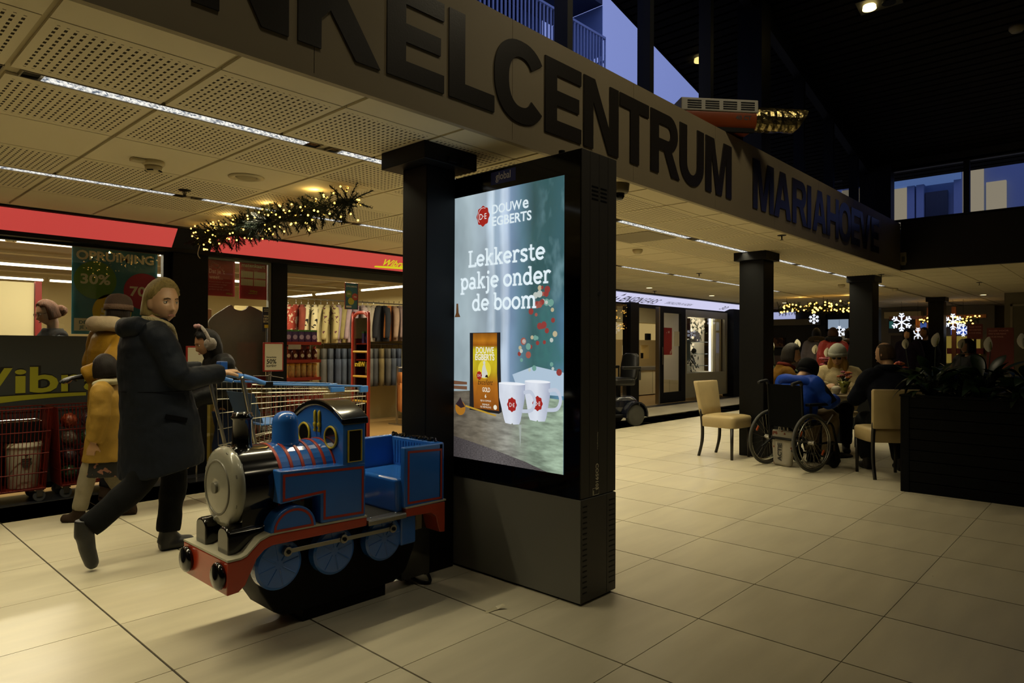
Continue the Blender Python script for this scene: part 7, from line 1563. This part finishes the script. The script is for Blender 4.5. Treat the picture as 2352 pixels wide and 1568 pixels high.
obj('front_body', paint(fuse('shell', rings_body(MB(), [(.18, .7, 0, .2, .24), (.4, .68, 0, .17, .2), (.55, .62, 0, .1, .14)]), .015, 3), SBL), None, ms)
obj('tiller', MB().cyl((.66, 0, .5), (.48, 0, .98), .03, n=10).cyl((.48, -.25, .98), (.48, .25, .98), .018, n=8), BLACK, ms)
obj('seat_post', MB().cyl((-.22, 0, .4), (-.22, 0, .66), .04, n=12), BLACK, ms)
SEAT = mat('black_vinyl', '#0b0b0c', .45)
obj('seat', paint(fuse('seat', rings_body(MB(), [(.66, -.2, 0, .24, .23), (.68, -.2, 0, .25, .25), (.76, -.2, 0, .25, .25), (.79, -.2, 0, .2, .2)], e=4), .014, 3), SEAT), None, ms)
obj('backrest', paint(fuse('backrest', MB().rings([[(x + .055 * math.cos(a), w * math.copysign(abs(math.sin(a)) ** .6, math.sin(a)), z) for a in [2 * PI * j / 24 for j in range(24)]] for z, x, w in ((.74, -.42, .17), (.78, -.43, .22), (1.0, -.46, .235), (1.15, -.48, .21), (1.19, -.485, .13))]), .014, 3), SEAT), None, ms)
for y in (-.29, .29): obj('armrest', MB().box((-.45, y - .03, .93), (-.08, y + .03, .98)).box((-.46, y - .012, .75), (-.43, y + .012, .95)), SEAT, ms, bevel=.012)
# ================================================================== HANGING DECORATIONS AND SMALL FITTINGS
FIR = mat('dark_fir_needle', '#0f1d12', .6, spec=.3); BULB = emit('warm_bulb', '#ffbe52', 6)
def twig_mesh(seed):
    random.seed(seed); mb = MB(); L_ = .15
    mb.tube([(0, 0, 0), (L_ * .5, 0, .008), (L_, 0, 0)], [.0035, .003, .0015], 4)
    for k in range(60):
        x = L_ * (.08 + .92 * k / 60); a = random.uniform(0, 6.28); ln = .042 * random.uniform(.7, 1.1) * (1 - .4 * k / 60); d = Vector((.55, math.cos(a), math.sin(a))).normalized() * ln; p = Vector((x, 0, .004)); w = Vector((0, -math.sin(a), math.cos(a))) * .0036
        mb.add([p - w, p + w, p + d], [(0, 1, 2)])
    return mesh('twig', mb, FIR)
TWIGS = [twig_mesh(k) for k in range(4)]
bulb_mesh = mesh('bulb', MB().sphere((0, 0, 0), .0075, 8, 6), BULB, True); bulb_far = mesh('bulb', MB().sphere((0, 0, 0), .02, 8, 6), BULB, True)
def garland(label, x, y0, y1, z, rad, n, nb, seed, k=1., bm=None):
    random.seed(seed); t = thing('lit_garland', label, 'garland', (x, y0, z)); L_ = y1 - y0
    core = [(random.uniform(-.015, .015), L_ * q / 16, .03 * math.sin(q * 1.1)) for q in range(17)]
    obj('core', MB().tube(core, .02 * k, 6), FIR, t)
    for q in range(n):
        s = random.random(); a = random.uniform(0, 6.28); o = obj('twig', TWIGS[q % 4], None, t); o.location = (0, L_ * s, 0)
        d = Vector((math.cos(a), random.uniform(-.7, .7), math.sin(a) * .85 - .1)).normalized(); o.rotation_mode = 'QUATERNION'; o.rotation_quaternion = d.to_track_quat('X', 'Z'); f = rad / .15 * random.uniform(.75, 1.12); o.scale = (f, f, f)
    for q in range(nb):
        s = random.random(); a = random.uniform(0, 6.28); r = rad * random.uniform(.45, .95); o = obj('bulb', bm or bulb_mesh, None, t); o.location = (r * math.cos(a), L_ * s, r * math.sin(a) * .85)
    return t
g1 = garland('fir garland with warm fairy lights hanging under the ceiling before the red light boxes', 2.68, 4.02, 6.62, 2.31, .165, 300, 120, 1)
obj('loose_wire', MB().tube(catmull([(.0, 2.55, .02), (-.05, 2.66, .06), (.03, 2.72, .02), (-.03, 2.68, -.03), (.02, 2.62, .0), (.03, 2.7, -.12), (.06, 2.72, -.16)], 5), .004, 5), mat('white_plastic', '#b9b29c'), g1, smooth=True)
for y in (4.4, 5.1, 5.8, 6.4):
    l = bpy.data.lights.new('garland_glow', 'POINT'); l.energy = .9; l.color = (1, .66, .2); l.shadow_soft_size = .012; o = bpy.data.objects.new('garland_glow', l); COL.objects.link(o); o.location = (2.60 if y < 6 else 2.74, y, 2.40)
g2 = garland('fir garland with warm fairy lights hanging between the second and third columns', 15.6, 4.1, 6.1, 2.20, .17, 160, 90, 2, 1.3, bulb_far)
for y in (.2, 1.0, 1.8): obj('hanging_wire', MB().cyl((0, y, 0), (0, y, ZC - 2.20), .003, n=5), DARK, g2)
g3 = garland('small distant garland with warm lights on the wooden stall', 18.9, 2.7, 3.9, 1.98, .13, 60, 50, 3, 1.2, bulb_far)
for x, y in ((15.6, 4.6), (15.6, 5.6)):
    l = bpy.data.lights.new('garland_glow', 'POINT'); l.energy = 1.2; l.color = (1, .66, .2); l.shadow_soft_size = .03; o = bpy.data.objects.new('garland_glow', l); COL.objects.link(o); o.location = (x, y, 2.37)

# ---- ceiling fittings
PLAS = mat('cream_plastic', '#b5a884', .5)
t = thing('smoke_detector', 'cream smoke detector with side box on the ceiling between the strip lights', 'detector', (1.53, 4.47, ZC))
obj('base', MB().lathe([(.062, 0), (.062, -.022), (.055, -.03), (0, -.03)], n=28), PLAS, t, smooth=True); obj('head', MB().lathe([(.05, -.03), (.046, -.06), (.03, -.07), (0, -.07)], n=28), PLAS, t, smooth=True)
for a in range(4): obj('slot', MB().obox((.041 * math.cos(a * PI / 2 + .8), .041 * math.sin(a * PI / 2 + .8), -.062), (.01, .036, .006), rotz(a * PI / 2 + .8)), DARK, t)
obj('side_box', MB().box((-.13, -.03, -.022), (-.04, .03, 0)), PLAS, t, bevel=.008)
t = thing('ceiling_speaker', 'round cream ceiling speaker above the left end of the garland', 'speaker', (2.10, 4.42, ZC)); obj('ring', MB().lathe([(.115, 0), (.115, -.006), (.09, -.012), (.075, -.006), (.07, -.002)], n=36), PLAS, t, smooth=True); obj('grille', MB().lathe([(.07, -.002), (.06, -.008), (0, -.01)], n=36), mat('perforated_grille', '#9a8e6a', .7), t, smooth=True)
def sprinkler(x, y, label):
    t = thing('sprinkler', label, 'sprinkler', (x, y, ZC)); BR = mat('dark_bronze', '#1c1812', .35, .8)
    obj('plate', MB().lathe([(.045, 0), (.04, -.006), (.012, -.01), (0, -.01)], n=20), BR, t, smooth=True); obj('frame', MB().cyl((-.012, 0, -.008), (-.006, 0, -.045), .003, n=5).cyl((.012, 0, -.008), (.006, 0, -.045), .003, n=5).cyl((0, 0, -.008), (0, 0, -.045), .004, n=6).cyl((0, 0, -.045), (0, 0, -.048), .016, n=10), BR, t)
for x, y, l in ((1.97, 5.13, 'bronze ceiling sprinkler above the left end of the garland'), (6.85, 2.64, 'sprinkler at the fascia edge before the second column'), (9.55, 4.95, 'sprinkler in the ceiling between the screen and second column'), (12.0, 7.2, 'sprinkler above the hearing shop sign'), (11.5, 2.9, 'sprinkler close to the third column'), (14.0, 2.0, 'sprinkler in the lower ceiling beyond the dark beam'), (13.2, 1.0, 'sprinkler beyond the dark beam near the picture edge')): sprinkler(x, y, l)
def smoke(x, y, label): t = thing('smoke_detector', label, 'detector', (x, y, ZC)); obj('head', MB().lathe([(.06, 0), (.06, -.02), (.045, -.045), (.03, -.055), (0, -.055)], n=20), PLAS, t, smooth=True)
smoke(6.75, 4.28, 'cream smoke detector right of the screen over the passage'); smoke(12.9, 3.9, 'small smoke detector before the second garland'); smoke(14.4, 3.4, 'small smoke detector past the third column')
t = thing('security_camera', 'dome camera on the ceiling edge just past the screen', 'camera', (3.95, 2.66, ZC)); obj('mount', MB().lathe([(.075, 0), (.07, -.05), (.06, -.065), (0, -.065)], n=24), mat('grey_plastic', '#77705c', .5), t, smooth=True); obj('dome', MB().lathe([(.042, -.065), (.04, -.09), (.025, -.108), (0, -.113)], n=20), mat('dark_dome', '#0a0a0b', .1), t, smooth=True)
for k, (x, y) in enumerate(DOWN):
    t = thing('downlight', 'small round lit downlight, %s in the far lower ceiling' % ORD[k], 'light', (x, y, ZC), group='downlights in the far ceiling'); obj('ring', MB().lathe([(.085, 0), (.085, -.006), (.06, -.004), (.06, .004)], n=22), PLAS, t, smooth=True); obj('lens', MB().lathe([(.06, -.002), (0, -.003)], n=22), emit('downlight_lens', '#ffe9ae', 5), t)
t = thing('alarm_box', 'white alarm box mounted at the far corner of the sign fascia', 'alarm', (11.018, 2.49, 2.50)); obj('case', MB().prism([(-.04, .19), (.04, .19), (.045, .05), (.03, .0), (-.03, 0), (-.045, .05)], 'x', 0, .05), PLAS, t, bevel=.006); obj('lens', MB().box((-.004, -.02, .05), (.0, .02, .13)), mat('grey_lens', '#6a6656', .3), t)
t = thing('ceiling_panel_vent', 'grey square ceiling vent panel right of the advertising screen', 'vent', (6.0, 3.79, ZC)); obj('plate', MB().box((-.28, -.28, -.006), (.28, .28, 0)), mat('grey_vent', '#857a60', .6), t, bevel=.003)
# ---- roof spot fixtures; all but the first house added lights
for k, (x, y, p) in enumerate(ROOFSPOT_AND_FILL):
    t = thing('roof_spot_and_fill_light', ('twin recessed spotlight glowing in the dark timber roof', 'added unseen roof spotlight brightening the sign fascia over the screen', 'added unseen roof spotlight brightening the sign fascia over the train ride', 'added fill spotlight in the timber roof out of view')[k], 'light', (x, y, ROOF(x)))
    R_ = Matrix.Rotation(math.atan(.2304), 3, 'Y'); obj('frame', MB().obox((0, -.09, -.01), (.22, .4, .02), R_), mat('grey_spot_frame', '#2c2a26', .5), t, bevel=.004)
    obj('lamp', MB().cyl((0, 0, -.012), (0, 0, -.05), .06, .065, n=20), emit('spot_lens', '#ffe38c', 6 if k == 0 else 3), t); obj('unlit_lamp', MB().cyl((0, -.18, -.012), (0, -.18, -.05), .06, .065, n=20), DARK, t)
t = thing('roof_detector', 'dark smoke detector on the timber roof', 'detector', (8.55, .9, ROOF(8.55))); obj('head', MB().lathe([(.07, .01), (.07, -.02), (.05, -.05), (0, -.05)], n=20), mat('grey_plastic', '#77705c'), t, smooth=True)

# ---- construction heater on the fascia ledge
ht = thing('space_heater', 'orange and white construction heater with foil hose on the fascia ledge', 'heater', (5.375, 2.647, 3.109), math.atan2(-.42, .49))
OR = mat('orange_enamel', '#8a3c0c', .45); HW = mat('white_enamel', '#a8a498', .5)
obj('lower_shell', MB().prism([(-.10, .03), (.10, .03), (.13, .08), (.13, .16), (-.13, .16), (-.13, .08)], 'x', -.34, .32), OR, ht, bevel=.008)
obj('upper_hood', MB().box((-.345, -.135, .16), (.33, .135, .27)), HW, ht, bevel=.01)
lv = MB()
for g_ in range(4):
    for q in range(4): lv.box((-.29 + .155 * g_, -.1375, .18 + .019 * q), (-.17 + .155 * g_, -.134, .19 + .019 * q))
obj('louvres', lv, DARK, ht, stuff=True)
tx = MB(); put_text(tx, '40 CT', .05, lambda a, b: (.2 + a, -.1315, .10 + b), bold=.03, wid=.14); obj('lettering', tx, mat('dark_label_print', '#2b2a26'), ht)
obj('skids', MB().box((-.3, -.12, 0), (.3, -.09, .035)).box((-.3, .09, 0), (.3, .12, .035)), DARK, ht)
obj('carry_handle', MB().tube([(.02, 0, .27), (.03, 0, .30), (.13, 0, .30), (.14, 0, .27)], .008, 6), DARK, ht)
random.seed(8); hose = []
for k in range(15):
    t_ = k / 14; r0 = .10 + .006 * (k % 2) * (t_ < .6); x0 = .33 + .44 * t_
    hose.append([(x0 + (.06 * math.sin(2 * PI * j / 20) * max(0, t_ - .5) * 2), r0 * math.cos(2 * PI * j / 20) * (1 + random.uniform(-.05, .05)), .15 + r0 * math.sin(2 * PI * j / 20) * (1 + random.uniform(-.05, .05))) for j in range(20)])
obj('foil_hose', MB().rings(hose, cap=False), mat('foil', '#b0a070', .25, 1., bump=.6, bscale=45), ht)

# ---- far end of the passage: shop fronts, stall, snowflakes and banners
WX = 21.2
CRM = mat('cream_shop_wall', '#b7a878')
t = thing('bakery_front', 'distant bakery front with lit menu screens and dark surround behind the queue', 'shop front', (WX, 7.6, 0))
obj('wall', MB().box((0, -.75, 0), (.2, 1.6, 2.43)), mat('dark_back_wall', '#0d0b0a', .7), t); obj('header', MB().box((-.3, -.6, 1.98), (0, 1.6, 2.16)), mat('grey_header', '#5a5344', .6), t)
mb = MB(); rect(mb, lambda a, b: (-.12, 1.2 - a, b), 0, 2.18, 1.1, 2.40); obj('menu_screen', mb, emit('menu_screen', '#aab0d8', .9), t)
sh2 = MB().box((-.5, -.2, 0), (-.1, 1.6, 1.05)).box((-.25, .3, 1.3), (0, 1.6, 1.34)); obj('counter', sh2, mat('brown_counter', '#3a2418', .5), t)
obj('shelf_goods', MB().box((-.2, .45, 1.34), (-.05, .75, 1.6)).box((-.2, .85, 1.34), (-.05, 1.25, 1.72)).box((-.2, 1.3, 1.34), (-.05, 1.5, 1.55)), print_mat('bread_print', '#5c3a1c', '#2a140c', 9, .5), t, stuff=True)
t = thing('glass_shop_front', 'distant lit glass front with pale blue upper panes behind the queue', 'shop front', (WX, 6.2, 0))
obj('frame', MB().box((0, -.75, 0), (.06, -.68, 2.43)).box((0, .6, 0), (.06, .66, 2.43)).box((0, -.05, 0), (.06, .02, 2.43)).box((0, -.75, 1.78), (.06, .66, 1.86)).box((0, -.75, 2.14), (.06, .66, 2.43)), DARK, t)
for a, b, z0, z1, c, k in ((-.68, -.05, 1.86, 2.14, '#93a4b8', .75), (.02, .6, 1.86, 2.14, '#93a4b8', .7), (.02, .6, .1, 1.78, '#6f6450', .45), (-.68, -.05, .1, 1.1, '#7f7a72', .5), (-.68, -.05, 1.1, 1.78, '#6f83b0', .7)): mb = MB(); rect(mb, lambda q, z: (.03, q, z), a, z0, b, z1); obj('pane', mb, emit('lit_pane_%s' % c[1:], c, k), t)
t = thing('sign_shop_front', 'distant shop front with black sign and orange panel behind the snowflakes', 'shop front', (WX, 4.6, 0))
obj('wall', MB().box((0, -1.9, 0), (.1, .75, 2.43)), mat('grey_far_wall', '#6f6a58', .7), t); obj('bulkhead', MB().box((-.3, -.3, 2.12), (0, .6, 2.30)), CRM, t); obj('sign_board', MB().box((-.05, -.75, 1.72), (0, .55, 2.12)), mat('black_sign', '#0e1214', .4), t)
mb = MB(); rect(mb, lambda q, z: (-.055, -q, z), .12, 1.74, .5, 2.1); obj('orange_panel', mb, emit('orange_panel', '#8a4712', .6), t); mb = MB(); disc(mb, lambda q, z: (-.06, -q, z), .31, 1.93, .08, 24, .14); obj('blue_oval', mb, emit('blue_oval', '#3f5a9a', .8), t)
tx = MB(); put_text(tx, 'nieuwsland', .14, lambda a, b: (-.056, .0 - a, 1.86 + b), align='CENTER', wid=.6); obj('lettering', tx, mat('pale_print', '#b9b28f'), t); mb = MB(); rect(mb, lambda q, z: (-.056, -q, z), -.53, 1.85, -.43, 2.05); obj('teal_panel', mb, emit('teal_panel', '#2a5c5a', .6), t)
obj('doorway', MB().box((-.02, .2, 0), (0, .5, 1.65)), mat('brown_door', '#2c2014'), t)
mb = MB(); rect(mb, lambda q, z: (-.06, -q, z), .95, 1.66, 1.35, 1.86); obj('blue_sign', mb, emit('blue_lit_sign', '#3c54a8', .9), t); mb = MB(); rect(mb, lambda q, z: (-.04, -q, z), .75, .9, 1.6, 1.62); obj('yellow_window', mb, emit('yellow_window', '#8f7a34', .6), t); obj('red_counter', MB().box((-.3, -1.7, 1.15), (-.05, -.9, 1.3)), mat('red_shelf', '#7a1a14'), t)
t = thing('wooden_stall', 'wooden market stall frame with posts carrying lights behind the fourth column', 'stall', (19.2, 3.35, 0)); WD = mat('orange_wood', '#6a3c14', .5)
for y in (-.1, .42): obj('post', MB().box((-.04, y - .045, 0), (.04, y + .045, 2.3)), WD, t)
obj('beam', MB().box((-.04, -.75, 2.02), (.04, 1.3, 2.10)), WD, t)
def flake(x, y, z, r, label):
    mb = MB()
    for k in range(6):
        a = PI / 6 + k * PI / 3; d = Vector((0, math.cos(a), math.sin(a))); p = Vector((0, 0, 0)); mb.obox(d * r * .5, (.02, r, r * .12), Matrix.Rotation(a, 3, 'X'))
        for f_, l in ((.55, .36), (.85, .26)):
            for s in (-1, 1): b = a + s * .9; e = Vector((0, math.cos(b), math.sin(b))); mb.obox(d * r * f_ + e * r * l * .5, (.02, r * l, r * .12), Matrix.Rotation(b, 3, 'X'))
    o = obj('snowflake_light', mb, emit('snowflake_white', '#e6edff', 1.3)); o.location = (x, y, z); tag(o, label, 'snowflake'); obj('hanging_wire', MB().cyl((0, 0, r * .5), (0, 0, ZC - z), .003, n=5), DARK, o)
flake(18.6, 4.24, 1.93, .215, 'large white lit snowflake between the third and fourth columns'); flake(18.6, 3.17, 1.92, .18, 'white lit snowflake just right of the fourth column'); flake(18.5, 2.95, 1.72, .14, 'small white lit snowflake under the distant garland'); flake(18.9, 3.95, 1.62, .17, 'white lit snowflake low above the bearded man'); flake(19.0, 6.45, 2.08, .13, 'small white snowflake hanging below the second garland'); flake(19.0, 5.8, 1.72, .15, 'white snowflake reflected in the glass front behind the queue')
RB = mat('red_banner', '#5c1210', .5)
for x, y, z, w, h, lab in ((16.0, 2.36, 1.48, .26, .30, 'small dark red banner beside the fourth column'), (16.0, 1.95, .9, .43, .80, 'large dark red banner with white lettering above the planter')):
    t = thing('banner', lab, 'banner', (x, y, z)); obj('sheet', MB().box((0, -w / 2, 0), (.02, w / 2, h)), RB, t); tx = MB()
    for k, s in enumerate(('ALLES VOOR', 'KERST & NIEUWJAAR', 'NU IN DE WINKEL')): put_text(tx, s, .04, lambda a, b: (-.003, w / 2 - .03 - a, h - .07 - .06 * k + b), align='LEFT', wid=min(w * .8, .32 - .04 * k))
    obj('lettering', tx, mat('pale_red_print', '#c9968a'), t); obj('stand', MB().box((.02, -.02, -z), (.04, .02, h)).box((-.1, -.1, -z), (.14, .1, -z + .02)), DARK, t)
struct('wall_corner', MB().box((17.0, -5.5, 0), (17.2, 2.0, 2.44)), mat('grey_far_wall', '#6f6a58'))
d2 = struct('door_2', MB().box((16.96, 1.0, 0), (17.0, 1.04, 2.2)).box((16.96, 1.86, 0), (17.0, 1.9, 2.2)).box((16.96, 1.0, 2.16), (17.0, 1.9, 2.2)), mat('pale_door_frame', '#8a8470', .6)); obj('leaf', MB().box((16.97, 1.04, 0), (16.99, 1.86, 2.16)), mat('grey_door_leaf', '#5c5848', .6), d2)
# ---- paper scraps on the floor in front of the screen
o = obj('clear_tape_scrap', MB().add([(-.04, 0, .001), (.03, -.01, .004), (.035, .012, .012), (-.035, .018, .002), (.03, -.01, .004), (.06, -.03, .02), (.065, -.01, .022), (.035, .012, .012)], [(0, 1, 2, 3), (4, 5, 6, 7)]), mat('clear_scrap', '#b5ad90', .2)); o.location = (2.36, 2.32, 0); tag(o, 'crumpled scrap of clear tape lying on the floor before the screen', 'scrap')
bpy.context.view_layer.update()
